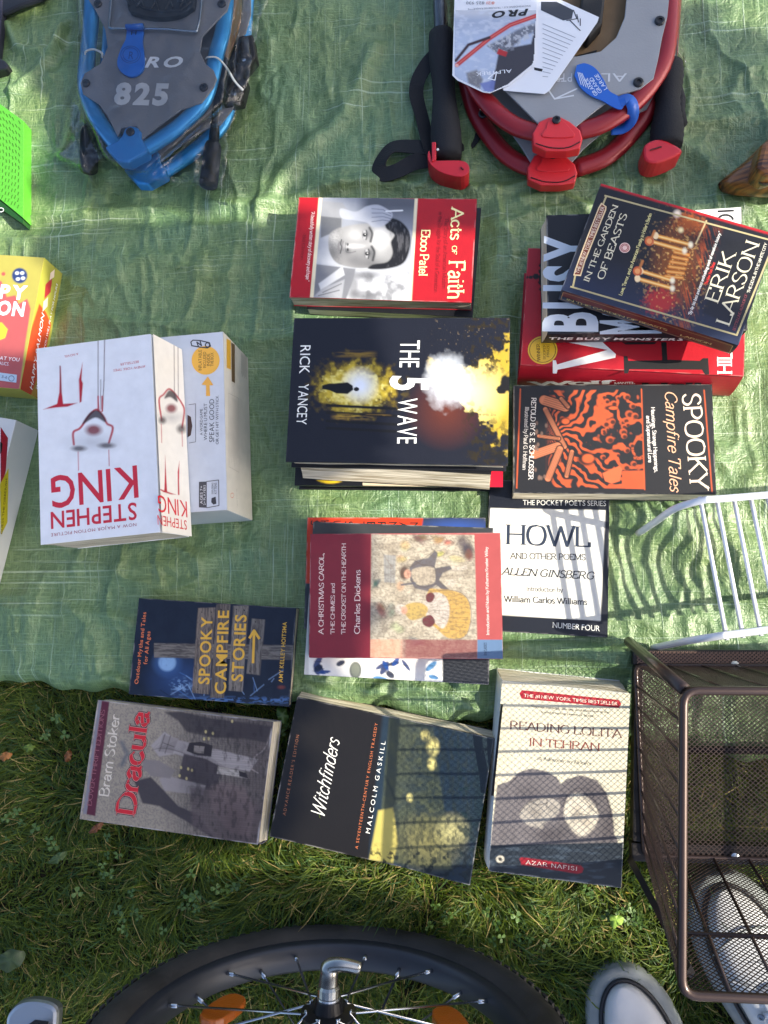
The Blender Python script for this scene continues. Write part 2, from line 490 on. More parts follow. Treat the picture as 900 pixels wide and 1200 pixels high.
# ------------------------------------------------------------------ faces that carry print
class Face:
    """a flat printed side of a thing: o centre, ux, uy in the plane, w,h size; zf(x,y) lifts it"""
    def __init__(s, o, ux, uy, w, h, root, zf=None, lift=.00015):
        s.o = np.array(o, float); s.ux = np.array(ux, float); s.uy = np.array(uy, float)
        s.n = np.cross(s.ux, s.uy); s.w = w; s.h = h; s.root = root; s.zf = zf; s.lift = lift; s.k = 0

    def P(s, xy, lift):
        xy = np.asarray(xy, float)
        z = lift + (s.zf(xy[:, 0], xy[:, 1]) if s.zf else 0 * xy[:, 0])
        return s.o + xy[:, :1] * s.ux + xy[:, 1:2] * s.uy + z[:, None] * s.n

    def loc(s, px, py):
        d = ray(px, py); t = np.dot(s.o + s.lift * s.n - CP, s.n) / np.dot(d, s.n)
        q = CP + t * d
        if s.zf is not None:
            for _ in range(2):
                x = np.dot(q - s.o, s.ux); y = np.dot(q - s.o, s.uy)
                z = s.zf(np.array([x]), np.array([y]))[0]
                t = np.dot(s.o + (s.lift + z) * s.n - CP, s.n) / np.dot(d, s.n); q = CP + t * d
        q = q - s.o
        return np.array([np.dot(q, s.ux), np.dot(q, s.uy)])

    def art(s, fn, step=.0009, m=None, name='cover_art', inset=.0002, parent=None):
        nx = max(2, int(s.w / step)); ny = max(2, int(s.h / step))
        X, Y = np.meshgrid(np.linspace(-s.w / 2 + inset, s.w / 2 - inset, nx), np.linspace(-s.h / 2 + inset, s.h / 2 - inset, ny))
        xy = np.stack([X.ravel(), Y.ravel()], 1)
        V = s.P(xy, s.lift)
        U_, V_ = proj(V)
        p = Paint(U_, V_, xy[:, 0] / s.w + .5, .5 - xy[:, 1] / s.h)
        fn(p)
        i = np.arange(nx * ny).reshape(ny, nx)
        F = np.stack([i[:-1, :-1].ravel(), i[:-1, 1:].ravel(), i[1:, 1:].ravel(), i[1:, :-1].ravel()], 1)
        return part(name, V, F, m or MATS['print_satin'], parent or s.root, smooth=True, cols=p.C)

    def text(s, txt, p0, p1, hpx, col, name='lettering', parent=None, m=None, vjust=0, **k):
        """p0,p1: the baseline's ends in photo pixels, hpx: capital height in pixels"""
        a = s.loc(*p0); b = s.loc(*p1)
        L = np.hypot(*(b - a)); px = math.hypot(p1[0] - p0[0], p1[1] - p0[1])
        d = (b - a) / L; nrm = np.array([-d[1], d[0]])
        V, F, adv = layout(txt, **k)
        font_k = k.get('font', 'sans')
        if len(V) == 0: return None
        c = hpx * L / px
        mid = np.array([(p0[0] + p1[0]) / 2, (p0[1] + p1[1]) / 2])
        g = a + (V[:, :1] / adv * L) * d + (V[:, 1:2] * c) * nrm
        s.k += 1
        lf = np.full(len(g), s.lift + .00012 + s.k * .00001)
        for i_, f in enumerate(F):
            if font_k != 'sans': lf[list(f)] += (i_ % 14) * 3e-6
        W = s.P(g, 0) + lf[:, None] * s.n
        cc = col if isinstance(col, str) else '%02x%02x%02x' % tuple(col)
        return part(name, W, F, m or mat('ink_' + cc, cc, .45), parent or s.root)

    def poly(s, pts, col, name='printed_shape', parent=None, m=None):
        g = np.array([s.loc(*p) for p in pts]); s.k += 1
        W = s.P(g, s.lift + .0001 + s.k * .000008)
        a = sum(g[i][0] * g[(i + 1) % len(g)][1] - g[(i + 1) % len(g)][0] * g[i][1] for i in range(len(g)))
        f = tuple(range(len(g)))
        cc = col if isinstance(col, str) else '%02x%02x%02x' % tuple(col)
        return part(name, W, [f if a > 0 else tuple(reversed(f))], m or mat('ink_' + cc, cc, .45), parent or s.root)

    def lines(s, segs, wpx, col, name='printed_lines', parent=None, m=None):
        V = []; F = []; s.k += 1
        for seg in segs:
            g = [s.loc(*p) for p in seg]
            sc = wpx / 1050.0
            for i in range(len(g) - 1):
                d = g[i + 1] - g[i]; L = np.hypot(*d)
                if L < 1e-9: continue
                d = d / L; nn = np.array([-d[1], d[0]]) * sc / 2; e = d * sc * .3
                n = len(V); V += [g[i] - nn - e, g[i + 1] - nn + e, g[i + 1] + nn + e, g[i] + nn - e]; F.append((n, n + 1, n + 2, n + 3))
        W = s.P(np.array(V), 0) + (s.lift + .0001 + s.k * .00001 + (np.arange(len(V)) // 4 % 14) * 3e-6)[:, None] * s.n
        cc = col if isinstance(col, str) else '%02x%02x%02x' % tuple(col)
        return part(name, W, F, m or mat('ink_' + cc, cc, .45), parent or s.root)


class Paint:
    """printed colour at every grid point; u,v are photo pixels of the point, a,b run 0..1 over the face"""
    def __init__(s, U, V, a, b):
        s.U = U; s.V = V; s.a = a; s.b = b; s.C = np.ones((len(U), 3)) * .8

    def mix(s, al, col):
        al = np.clip(al, 0, 1)[:, None]
        c = lin(col) if not isinstance(col, np.ndarray) else col
        s.C = s.C * (1 - al) + c * .92 * al

    def fill(s, col): s.mix(np.ones_like(s.U), col)

    def sd(s, pts):
        P = np.array(pts, float); n = len(P); x, y = s.U, s.V
        d = np.full(x.shape, 1e9); ins = np.zeros(x.shape, bool)
        for i in range(n):
            a = P[i]; b = P[(i + 1) % n]; e = b - a
            wx = x - a[0]; wy = y - a[1]
            t = np.clip((wx * e[0] + wy * e[1]) / max(e @ e, 1e-9), 0, 1)
            d = np.minimum(d, (wx - t * e[0]) ** 2 + (wy - t * e[1]) ** 2)
            c = ((a[1] > y) != (b[1] > y))
            ins ^= c & (x < (b[0] - a[0]) * (y - a[1]) / ((b[1] - a[1]) if b[1] != a[1] else 1e-9) + a[0])
        d = np.sqrt(d)
        return np.where(ins, -d, d)

    def poly(s, pts, col, al=1, soft=.6, sm=False):
        if sm: pts = cr(pts, 5, True)
        s.mix(al * np.clip(.5 - s.sd(pts) / (2 * soft), 0, 1), col)

    def ell(s, cx, cy, rx, ry, col, al=1, soft=.08, rot=0):
        c, t = math.cos(math.radians(rot)), math.sin(math.radians(rot))
        x = s.U - cx; y = s.V - cy
        r = np.sqrt(((x * c + y * t) / rx) ** 2 + ((-x * t + y * c) / ry) ** 2)
        s.mix(al * np.clip((1 + soft - r) / (2 * soft), 0, 1), col)

    def glow(s, cx, cy, rx, ry, col, al=1, rot=0):
        c, t = math.cos(math.radians(rot)), math.sin(math.radians(rot))
        x = s.U - cx; y = s.V - cy
        s.mix(al * np.exp(-(((x * c + y * t) / rx) ** 2 + ((-x * t + y * c) / ry) ** 2)), col)

    def line(s, pts, wd, col, al=1, soft=.5):
        x, y = s.U, s.V; d = np.full(x.shape, 1e9)
        for i in range(len(pts) - 1):
            a = np.array(pts[i], float); b = np.array(pts[i + 1], float); e = b - a
            wx = x - a[0]; wy = y - a[1]
            t = np.clip((wx * e[0] + wy * e[1]) / max(e @ e, 1e-9), 0, 1)
            d = np.minimum(d, (wx - t * e[0]) ** 2 + (wy - t * e[1]) ** 2)
        s.mix(al * np.clip((wd / 2 + soft - np.sqrt(d)) / (2 * soft), 0, 1), col)

    def noise(s, sx, sy, lo, hi, col, al=1, seed=1, o=4, mask=None):
        n = fbm(s.U / sx, s.V / sy, seed, o)
        k = np.clip((n - lo) / (hi - lo), 0, 1) * al
        if mask is not None: k = k * mask
        s.mix(k, col)

    def wear(s, wpx=.008, col=(225, 220, 212), al=.5, seed=3):
        e = np.minimum(np.minimum(s.a, 1 - s.a), np.minimum(s.b, 1 - s.b))
        n = fbm(s.U / 11, s.V / 11, seed, 3)
        s.mix(np.clip(1 - e / wpx, 0, 1) * np.clip((n - .4) * 3, 0, 1) * al, col)


mat('print_satin', 'ffffff', .38, attr=True, var=.04, vscale=90, bump=.06, bscale=600, coat=.1, spec=.4)
mat('print_gloss', 'ffffff', .25, attr=True, var=.03, vscale=90, bump=.05, bscale=60, coat=.4, spec=.4)
mat('print_matte', 'ffffff', .55, attr=True, var=.04, vscale=90, bump=.1, bscale=700, coat=0.0, spec=.35)
FOOT = []   # footprints that press the tarp down: (centre xy, ux, uy, w, h, z0)


def frame_from(corners, z):
    w_ = [at(x, y, z) for x, y in corners]
    c = sum(w_) / 4
    ux = (w_[1] - w_[0]) + (w_[2] - w_[3]); wl = np.linalg.norm(ux) / 2; ux = ux / np.linalg.norm(ux)
    uy = np.array([-ux[1], ux[0], 0.0])
    h = (np.dot(w_[0] - w_[3], uy) + np.dot(w_[1] - w_[2], uy)) / 2
    return c, ux, uy, wl, abs(h)


def book(label, corners, z0, z1, cover='222222', skew=(0, 0), hard=False, zf=None, pages='paper', group=None, cat='book',
         gloss='print_satin', name='paperback_book', spine_col=None, tarp=True, inset=None):
    """corners: photo pixels of the top-left, top-right, bottom-right, bottom-left of the front cover as one reads it"""
    c, ux, uy, w_, h_ = frame_from(corners, z1)
    root = thing(name, label, cat, (c[0], c[1], z0), group, math.atan2(ux[1], ux[0]))
    t = .0024 if hard else .0005
    ins = inset if inset is not None else (.004 if hard else .0006)
    cm = mat('cover_' + cover, cover, .4, var=.05, vscale=120, bump=.05, bscale=500, coat=.1 if gloss != 'print_matte' else 0, spec=.4)
    H = z1 - z0
    f0 = zf if zf else (lambda x, y: 0 * x)

    def W(x, y, z, top=False):
        k = 1 - z / H
        zz = z + (f0(np.array([x]), np.array([y]))[0] * (z / H) if zf else 0)
        return c[:2].tolist() and np.array([c[0], c[1], z0]) + (x + skew[0] * k) * ux + (y + skew[1] * k) * uy + np.array([0, 0, zz])
    # cover: a folded sheet (front, spine, back)
    r = min(.0018, H * .3)
    outer = [(w_ / 2 - i * (w_ - r) / 10, H) for i in range(11)]
    arc = []
    bulge = .0012 if not hard else .0022
    for i in range(1, 9):
        a = i / 9
        arc.append((-w_ / 2 + r * (1 - math.sin(math.pi * a)) * .6 - bulge * math.sin(math.pi * a) * .5, H * (1 - a)))
    outer += arc + [(-w_ / 2 + r + i * (w_ - r) / 10, 0.0) for i in range(11)]
    inner = []
    for i, (x, z) in enumerate(outer):
        if i < 11: inner.append((x if i < 10 else x + t * .5, H - t))
        elif i < 19: inner.append((x + t, min(max(z, t), H - t)))
        else: inner.append((x if i > 19 else x + t * .5, t))
    NY = 9
    V = []; F = []
    n = len(outer)
    for j in range(NY):
        y = -h_ / 2 + j * h_ / (NY - 1)
        for (x, z) in outer: V.append(W(x, y, z))
        for (x, z) in inner: V.append(W(x, y, z))
    for j in range(NY - 1):
        a, b = j * 2 * n, (j + 1) * 2 * n
        for i in range(n - 1):
            F.append((a + i, a + i + 1, b + i + 1, b + i)); F.append((a + n + i + 1, a + n + i, b + n + i, b + n + i + 1))
        F.append((a, b, b + n, a + n)); F.append((a + n - 1, a + 2 * n - 1, b + 2 * n - 1, b + n - 1))
    for a, rev in ((0, False), ((NY - 1) * 2 * n, True)):
        for i in range(n - 1):
            q = (a + i, a + n + i, a + n + i + 1, a + i + 1); F.append(q if not rev else tuple(reversed(q)))
    F = [tuple(reversed(f)) for f in F]
    cov = part('cover', V, F, cm, root)
    # page block
    V = []; F = []
    x0, x1 = -w_ / 2 + .0012 + t, w_ / 2 - ins
    nz = 4; xs = np.linspace(x0, x1, 7); ys = np.linspace(-h_ / 2 + ins, h_ / 2 - ins, 7)
    zs = np.linspace(t * 1.02, H - t * 1.02, nz)
    m = MB()
    ring = [(x, ys[0]) for x in xs] + [(x1, y) for y in ys[1:]] + [(x, ys[-1]) for x in xs[::-1][1:]] + [(x0, y) for y in ys[::-1][1:-1]]
    k = len(ring); vv = []
    for zi, z in enumerate(zs):
        for (x, y) in ring:
            wob = .0004 * math.sin(zi * 2.1 + x * 90 + y * 70)
            vv.append(W(x + (wob if abs(x - x1) < 1e-9 else 0), y + (wob if abs(abs(y) - (h_ / 2 - ins)) < 1e-9 else 0), z))
    ff = []
    for zi in range(nz - 1):
        for i in range(k):
            i2 = (i + 1) % k
            ff.append((zi * k + i, zi * k + i2, (zi + 1) * k + i2, (zi + 1) * k + i))
    part('page_block', vv, ff, M_paper(), root)
    fc = Face((c[0], c[1], z1), ux, uy, w_, h_, root, zf, .0007 if zf else .00015)
    fc.cover = cov; fc.H = H; fc.gloss = MATS[gloss]; fc.z0 = z0; fc.skew = skew; fc.c = c
    if tarp: FOOT.append((c[:2] + .5 * (skew[0] * ux[:2] + skew[1] * uy[:2]), ux[:2], uy[:2], w_ + abs(skew[0]), h_ + abs(skew[1]), z0))

    def side(which):
        """printed face on the spine (left) side"""
        # plane through the top-left edge and the bottom-left edge
        A = W(-w_ / 2 - bulge * .2, 0, H - r * .3); B = W(-w_ / 2 - bulge * .2, 0, r * .3)
        up = A - B; L = np.linalg.norm(up); up = up / L
        d = uy if which == 'spine' else ux
        nrm = np.cross(up, d); nrm /= np.linalg.norm(nrm)
        if np.dot(nrm, -ux) < 0: nrm = -nrm
        # face with reading direction down the spine: x along -uy, y towards the front cover's edge
        fx = -uy
        fy = np.cross(nrm, fx)
        return Face((A + B) / 2 + nrm * (bulge * .85), fx, fy, h_, L, root, None, .0003)
    fc.side = side
    return fc


def carton(label, corners, z0, z1, cols, name='game_box', cat='box', group=None, skew=(0, 0), taper=1.0, tarp=True):
    """a rectangular box; cols: plain colour of top and sides. Returns faces dict"""
    c, ux, uy, w_, h_ = frame_from(corners, z1)
    root = thing(name, label, cat, (c[0], c[1], z0), group, math.atan2(ux[1], ux[0]))
    H = z1 - z0
    m = MB()

    def W(x, y, z):
        k = 1 - z / H
        return np.array([c[0], c[1], z0]) + (x + skew[0] * k) * ux + (y + skew[1] * k) * uy + np.array([0, 0, z])
    V = [W(a * w_ / 2, b * h_ / 2, z) for z in (0, H) for a, b in ((-1, -1), (1, -1), (1, 1), (-1, 1))]
    m.add(V, [(3, 2, 1, 0), (4, 5, 6, 7), (0, 1, 5, 4), (1, 2, 6, 5), (2, 3, 7, 6), (3, 0, 4, 7)])
    o = m.out('carton', mat('card_' + cols, cols, .4, var=.03, coat=.3), root)
    bevel(o, .0008, 2)
    F = {'top': Face((c[0], c[1], z1), ux, uy, w_, h_, root)}
    for nm, (a, b) in dict(right=(1, 0), left=(-1, 0), front=(0, -1), back=(0, 1)).items():
        A = W(a * w_ / 2, b * h_ / 2, H); B = W(a * w_ / 2, b * h_ / 2, 0)
        up = A - B; L = np.linalg.norm(up); up /= L
        outd = a * ux + b * uy
        fx = np.cross(np.array([0, 0, 1.0]), outd)
        nn = np.cross(fx, up); nn /= np.linalg.norm(nn)
        F[nm] = Face((A + B) / 2, fx, up, h_ if a else w_, L, root)
    F['root'] = root; F['carton'] = o
    for f in F.values():
        if isinstance(f, Face): f.cover = o; f.gloss = MATS['print_gloss']
    if tarp: FOOT.append((c[:2], ux[:2], uy[:2], w_, h_, z0))
    return F

# ------------------------------------------------------------------ the books
def Z(ox, oy, s):
    return lambda x, y: (ox + x / s, oy + y / s)


def zz(q, pts): return [q(x, y) for x, y in pts]


def build_books():
    # ---- red biography with a black and white portrait (top of a pair)
    under = book('dark thin paperback lying under the red Acts of Faith paperback', [(566, 246), (551, 374), (362, 360), (372, 232)], 0, .0165, '1b1c22')
    b = book('red paperback titled Acts of Faith with a black and white portrait of a man', [(558.5, 236), (552.5, 359), (340, 346), (351, 229)], .0170, .0375, 'b0202b', gloss='print_satin', zf=lambda x, y: .0035 * np.clip((x + y * -.8) / .1, 0, 1) ** 2)
    q = Z(340, 220, 3.913)

    def art(p):
        p.fill((176, 26, 36))
        # photograph area
        ph = zz(q, [(148, 36), (572, 52), (545, 540), (98, 502)])
        x, y = (p.U - 340) * 3.913, (p.V - 220) * 3.913
        p.poly(ph, (150, 155, 165), 1, .4)
        m = np.clip(.5 - p.sd(ph), 0, 1)
        p.mix(m * np.clip((y - 250) / 250, 0, .8), (214, 216, 220))
        p.mix(m * np.clip((200 - y) / 120, 0, 1) * np.clip((x - 300) / 60, 0, 1) * .8, (62, 66, 76))
        p.glow(*q(230, 300), 12, 26, (70, 70, 74), .0)
        p.noise(12, 12, .5, .7, (70, 70, 74), .6, 5, mask=m * np.clip((y - 370) / 40, 0, 1) * np.clip((x - 300) / 50, 0, 1))
        for cx, cy, rx, ry in ((330, 490, 62, 20), (350, 400, 60, 16), (290, 450, 25, 60)):
            p.ell(*q(cx, cy), rx / 3.9, ry / 3.9, (78, 78, 82), .6, .5)
        # shirt, sleeve, hand
        p.poly(zz(q, [(148, 60), (240, 68), (262, 100), (240, 150), (232, 188), (142, 165)]), (150, 152, 156), 1, .8)
        p.poly(zz(q, [(140, 130), (235, 140), (235, 190), (140, 230)]), (96, 98, 102), .9, .8)
        p.poly(zz(q, [(118, 350), (300, 372), (290, 420), (255, 515), (104, 500)]), (120, 122, 128), 1, .8)
        p.poly(zz(q, [(130, 440), (240, 360), (250, 400), (140, 470)]), (205, 207, 210), .9, .8)
        p.poly(zz(q, [(150, 460), (250, 420), (236, 512), (108, 498)]), (165, 167, 172), .9, .8)
        p.line(zz(q, [(150, 480), (235, 440)]), 1, (90, 90, 96)); p.line(zz(q, [(130, 495), (225, 470)]), 1, (90, 90, 96))
        # face lying on its side
        face = zz(q, [(176, 250), (186, 208), (240, 180), (330, 165), (430, 170), (480, 215), (485, 300), (450, 350), (360, 368), (280, 365), (215, 345), (183, 300)])
        p.poly(face, (150, 150, 150), 1, 1.2, True)
        fm = np.clip(.5 - p.sd([tuple(v) for v in cr(face, 4, True)]) / 1.5, 0, 1)
        def G(cx, cy, rx, ry, c_, al, rot=0):
            k = al; x0, y0 = q(cx, cy)
            c2, t2 = math.cos(math.radians(rot)), math.sin(math.radians(rot)); xx = p.U - x0; yy = p.V - y0
            p.mix(fm * k * np.exp(-(((xx * c2 + yy * t2) / (rx / 3.9)) ** 2 + ((-xx * t2 + yy * c2) / (ry / 3.9)) ** 2)), c_)
        G(410, 230, 50, 60, (214, 214, 214), .9); G(300, 215, 40, 30, (196, 196, 196), .8); G(290, 268, 50, 10, (222, 222, 222), .9)
        G(300, 330, 60, 34, (116, 116, 118), .85); G(195, 300, 40, 50, (92, 92, 94), .8); G(205, 230, 22, 30, (176, 176, 176), .8)
        G(370, 350, 70, 22, (96, 96, 98), .7); G(356, 212, 22, 26, (96, 96, 98), .8); G(366, 300, 22, 28, (84, 84, 86), .85); G(262, 292, 16, 14, (100, 100, 102), .8)
        G(250, 262, 18, 18, (160, 160, 160), .5)
        p.poly(zz(q, [(440, 140), (500, 150), (545, 200), (550, 270), (520, 345), (440, 372), (360, 372), (380, 352), (445, 340), (470, 300), (462, 250), (478, 215), (440, 185)]), (30, 30, 32), 1, 1.0, True)
        hm = np.clip(.5 - p.sd(zz(q, [(450, 160), (500, 155), (545, 210), (545, 270), (510, 345), (440, 365), (470, 300)])), 0, 1)
        p.noise(2.0, 9, .45, .7, (92, 92, 96), .7, 9, mask=hm)
        for ex, ey, sg in ((342, 216, 1), (352, 302, 1)):
            p.ell(*q(ex - 1, ey), 2.0, 4.6, (190, 190, 192), .9, .35)
            p.ell(*q(ex, ey), 2.3, 2.4, (18, 18, 20), 1, .3); p.ell(*q(ex + 2, ey - 2), .7, .7, (235, 235, 235), .9)
            p.line(zz(q, [(ex + 8, ey - 20), (ex + 11, ey), (ex + 6, ey + 22)]), 1.1, (30, 30, 32), .9)
            p.line(zz(q, [(ex - 8, ey - 14), (ex - 10, ey), (ex - 8, ey + 14)]), .8, (80, 80, 82), .7)
            p.line(cr(zz(q, [(ex + 22, ey - 32), (ex + 34, ey - 6), (ex + 27, ey + 30)]), 4), 2.8, (34, 34, 36), .85, 1.0)
        p.ell(*q(264, 260), 1.3, 1.8, (40, 40, 42), .8, .4); p.ell(*q(264, 284), 1.3, 1.8, (30, 30, 32), .9, .4)
        p.line(cr(zz(q, [(300, 292), (276, 298), (258, 294), (252, 274), (256, 252)]), 4), .9, (70, 70, 72), .7)
        p.line(cr(zz(q, [(236, 238), (232, 256), (236, 274), (230, 300)]), 4), 1.3, (44, 44, 46))
        p.line(cr(zz(q, [(227, 250), (222, 270), (225, 290)]), 4), 2.4, (112, 110, 112), .8, 1.0); p.line(cr(zz(q, [(243, 246), (240, 262), (243, 286)]), 4), 1.8, (112, 110, 112), .8, .8)
        p.noise(1.3, 1.3, .3, .8, (90, 90, 92), .35, 19, 2, mask=fm * np.clip((250 - x) / 30, 0, 1))
        hand = zz(q, [(232, 95), (300, 110), (350, 85), (400, 78), (440, 95), (470, 120), (458, 150), (420, 178), (380, 180), (350, 160), (290, 148), (236, 138)])
        p.poly(hand, (176, 180, 190), 1, .8, True)
        for k in range(4):
            p.line(zz(q, [(375, 96 + 20 * k), (425, 100 + 16 * k), (462, 118 + 12 * k)]), .8, (96, 100, 110), .8)
        p.line(zz(q, [(440, 108), (515, 104)]), 1.6, (235, 238, 240))
        # bars beside the photo
        for x0, x1 in ((126, 142), (566, 580)):
            pts = zz(q, [(x0 + 6, 36), (x1 + 6, 38), (x1 - 28 + (4 if x0 > 300 else -10), 540), (x0 - 28 + (4 if x0 > 300 else -10), 536)])
            p.poly(pts, (232, 222, 188), 1, .4)
        p.wear()
    b.art(art, .0008)
    y = (250, 236, 170)
    b.text('Acts', q(741, 92), q(735, 240), 13, y, 'title_lettering', font='serif', bold=1.1)
    b.text('OF', q(743, 266), q(742, 306), 5.2, y, 'title_lettering', font='serif', bold=1.1)
    b.text('Faith', q(728, 335), q(722, 512), 18, y, 'title_lettering', font='serif', bold=1.1)
    b.text('Eboo Patel', q(603, 192), q(590, 405), 9.5, y, 'author_lettering', font='serif', bold=1.2)
    b.text('The Story of an American Muslim', q(710, 140), q(697, 462), 4.2, (120, 10, 18), 'subtitle_lettering', font='serif')
    b.text('in the Struggle for the Soul of a Generation', q(682, 110), q(660, 480), 4.2, (120, 10, 18), 'subtitle_lettering', font='serif')
    b.text('"A beautifully written story of discovery and hope."', q(98, 108), q(72, 428), 4, (245, 225, 215), 'quote_lettering', font='serif', slant=.2)
    b.text('-Bill Clinton', q(60, 208), q(48, 330), 3.2, (120, 10, 18), 'quote_lettering', font='serif')

    # ---- pile with the dark hardcover on top
    t3 = book('dark hardcover with yellow oval, cream and red panels at the bottom of the pile', [(592, 425), (587.5, 571), (347, 569), (350, 420)], 0, .027, '17181c', hard=True, name='hardcover_book')

    def a3(p):
        p.fill((20, 21, 25))
        p.ell(387, 557, 19, 9.5, (232, 196, 40)); p.ell(387, 556, 15, 6.5, (170, 30, 30))
        for k in range(9):
            p.line([(387, 556), (387 + 17 * math.cos(k * .35 + .2), 556 + 8 * math.sin(k * .35 + .2))], 1, (232, 196, 40))
        p.poly([(425, 540), (505, 543), (505, 571), (425, 569)], (206, 188, 160))
        p.poly([(505, 540), (600, 540), (600, 575), (505, 571)], (186, 16, 46))
    t3.art(a3, .0012)
    t3.text('LOMBARDIO', (440, 562), (488, 563), 4, '8a7a60', 'small_print')
    t2 = book('paperback with pale page edges showing, second in the pile under the dark hardcover', [(587, 405), (573, 554), (353, 545), (362, 395)], .0275, .052, '14151a', skew=(.0125, 0), tarp=False)
    t2.text('THE FORGOTTEN YEAR', (402, 544.5), (470, 548), 5, '9a2424', 'small_print')
    zf5 = lambda x, y: .0016 * np.cos(np.clip(x / .075, -1, 1) * 1.5) - .0008
    b = book('dark hardcover titled The 5th Wave with glowing forest clearing', [(599, 377), (594, 548), (336, 539), (344, 368)], .0525, .082, '15171f', hard=True, name='hardcover_book', gloss='print_matte', tarp=False)
    q = Z(320, 360, 3.0)

    def art(p):
        p.fill((24, 26, 36))
        x, y = (p.U - 320) * 3, (p.V - 360) * 3
        # the left clearing
        n = fbm(p.U / 6.0, p.V / 6.0, 4, 3); n2 = fbm(p.U / 3.5, p.V / 3.5, 14, 2)
        d = np.sqrt(((x - 290) / 165) ** 2 + ((y - 285) / 112) ** 2)
        k = np.clip((1.05 - d + (n - .5) * .75) * 3.2, 0, 1)
        p.mix(k * .9, (106, 88, 22)); p.mix(np.clip((.85 - d + (n - .5) * .7) * 3, 0, 1), (196, 172, 54))
        p.mix(np.clip((.62 - d + (n2 - .5) * .8) * 3, 0, 1) * .9, (240, 226, 130))
        d2 = np.hypot(x - 305, y - 275)
        p.mix(np.clip(1.2 - d2 / 60, 0, 1), (238, 244, 252))
        for yy, a0 in ((345, 1), (370, .95), (400, .9), (425, .9)):
            p.line(zz(q, [(190, yy), (430, yy + 12)]), 5 / 3 + 1.6, (20, 18, 16), a0)
        p.noise(30, 1.0, .5, .6, (190, 150, 60), .75, 8, mask=np.clip(1 - np.abs(y - 385) / 14, 0, 1) * np.clip((x - 200) / 30, 0, 1) * np.clip((420 - x) / 30, 0, 1))
        p.noise(30, 1.4, .45, .6, (150, 120, 40), .7, 18, mask=np.clip(1 - np.abs(y - 165) / 16, 0, 1) * np.clip((x - 210) / 30, 0, 1) * np.clip((370 - x) / 30, 0, 1))
        # the right burst
        sx = np.clip((x - 530) / 60, 0, 1)
        mid = 250 + (x - 600) * .35
        hw = 46 + np.maximum(x - 640, 0) * .78
        d = np.abs(y - mid) / hw
        e = fbm(p.U / 9, p.V / 9, 21, 4)
        k = np.clip((1.0 - d + (e - .5) * 1.5) * 5, 0, 1) * np.clip((x - 545) / 25 + (e - .5) * 3, 0, 1)
        p.mix(np.clip(1 - np.hypot(x - 610, y - 360) / 150, 0, 1) * .75, (112, 52, 30))
        p.mix(k, (188, 160, 52)); p.mix(k * np.clip(1.15 - np.hypot(x - 690, y - 300) / 130, 0, 1), (250, 240, 170))
        p.mix(np.clip(1.6 - np.hypot((x - 612) / 60, (y - 262) / 68) + (e - .5) * .8, 0, 1), (226, 232, 240))
        blob = np.clip((.6 - np.hypot((x - 815) / 60, (y - 275) / 60) + (e - .5) * .9) * 6, 0, 1)
        e2 = fbm(p.U / 4.5, p.V / 4.5, 91, 3)
        p.mix(np.clip((e2 - .56) * 9, 0, 1) * np.clip((x - 660) / 50, 0, 1) * np.clip(np.abs(y - mid) / hw * 1.6 - .45, 0, 1), (44, 36, 16))
        p.mix(blob, (24, 22, 20))
        p.noise(5, 5, .5, .6, (26, 24, 18), .7, 31, mask=np.clip((x - 720) / 60, 0, 1) * np.clip((y - 380) / 60, 0, 1))
        p.noise(2.2, 2.2, .9, .93, (150, 130, 100), .4, 35, 1, mask=np.clip((x - 540) / 60, 0, 1) * np.clip((200 - y) / 40, 0, 1))
        # small standing figure, seen sideways
        p.poly(zz(q, [(172, 275), (196, 268), (215, 268), (262, 264), (280, 276), (282, 290), (262, 305), (222, 303), (198, 292), (172, 288)]), (10, 10, 12), 1, .5)
        p.ell(*q(293, 288), 3.2, 2.4, (10, 10, 12))
        p.wear(.006, (90, 92, 100), .5)
    b.art(art, .00078)
    wcol = (232, 232, 226)
    b.text('THE', q(448, 114), q(444, 214), 22, wcol, 'title_lettering')
    b.text('5', q(418, 236), q(414, 296), 41, wcol, 'title_lettering', off=.03)
    b.text('WAVE', q(440, 318), q(436, 482), 22, wcol, 'title_lettering')
    b.text('TH', q(524, 262), q(523, 290), 4, wcol, 'title_lettering')
    b.text('RICK', q(97, 132), q(92, 236), 11.5, wcol, 'author_lettering')
    b.text('YANCEY', q(91, 268), q(82, 414), 11.5, wcol, 'author_lettering')

    # ---- right-hand pile: red hardcover, black paperback, blue black paperback
    b = book('red hardcover titled Wolf Hall with round yellow prize sticker, under the black Busy Monsters book', [(612, 438), (616, 292), (878, 298), (869, 431)], 0, .046, 'a01a2a', skew=(-.009, 0), hard=True, name='hardcover_book')
    q2 = Z(605, 330, 3.273)

    def art(p):
        p.fill((176, 24, 38))
        p.line([(617, 325), (632, 324), (634, 330)], 1.2, (14, 12, 14))
        for cx, cy, r in ((628, 324, 3.6), (634, 318, 3), (634, 331, 3.4), (622, 325, 2), (636, 325, 5), (634, 339, 2.4), (634, 311, 2.4), (618, 325, 1.6)):
            p.ell(cx, cy, r, r, (14, 12, 14))
        p.wear(.006, (220, 180, 170), .5)
    b.art(art, .0012)
    b.poly(zz(q2, [(140, 352), (140, 302), (152, 302), (156, 318), (350, 262), (190, 232), (330, 232), (382, 278), (380, 292), (170, 336), (158, 338), (155, 352)]), (232, 230, 226), 'title_lettering')
    b.poly(zz(q2, [(412, 286), (426, 286), (430, 304), (560, 302), (556, 232), (576, 232), (580, 300), (704, 304), (716, 294), (736, 294), (740, 356), (724, 356), (712, 338), (434, 336), (428, 352), (414, 352)]), (18, 16, 18), 'title_lettering')
    b.poly(zz(q2, [(404, 232), (540, 232), (530, 240), (420, 242)]), (18, 16, 18), 'title_lettering')
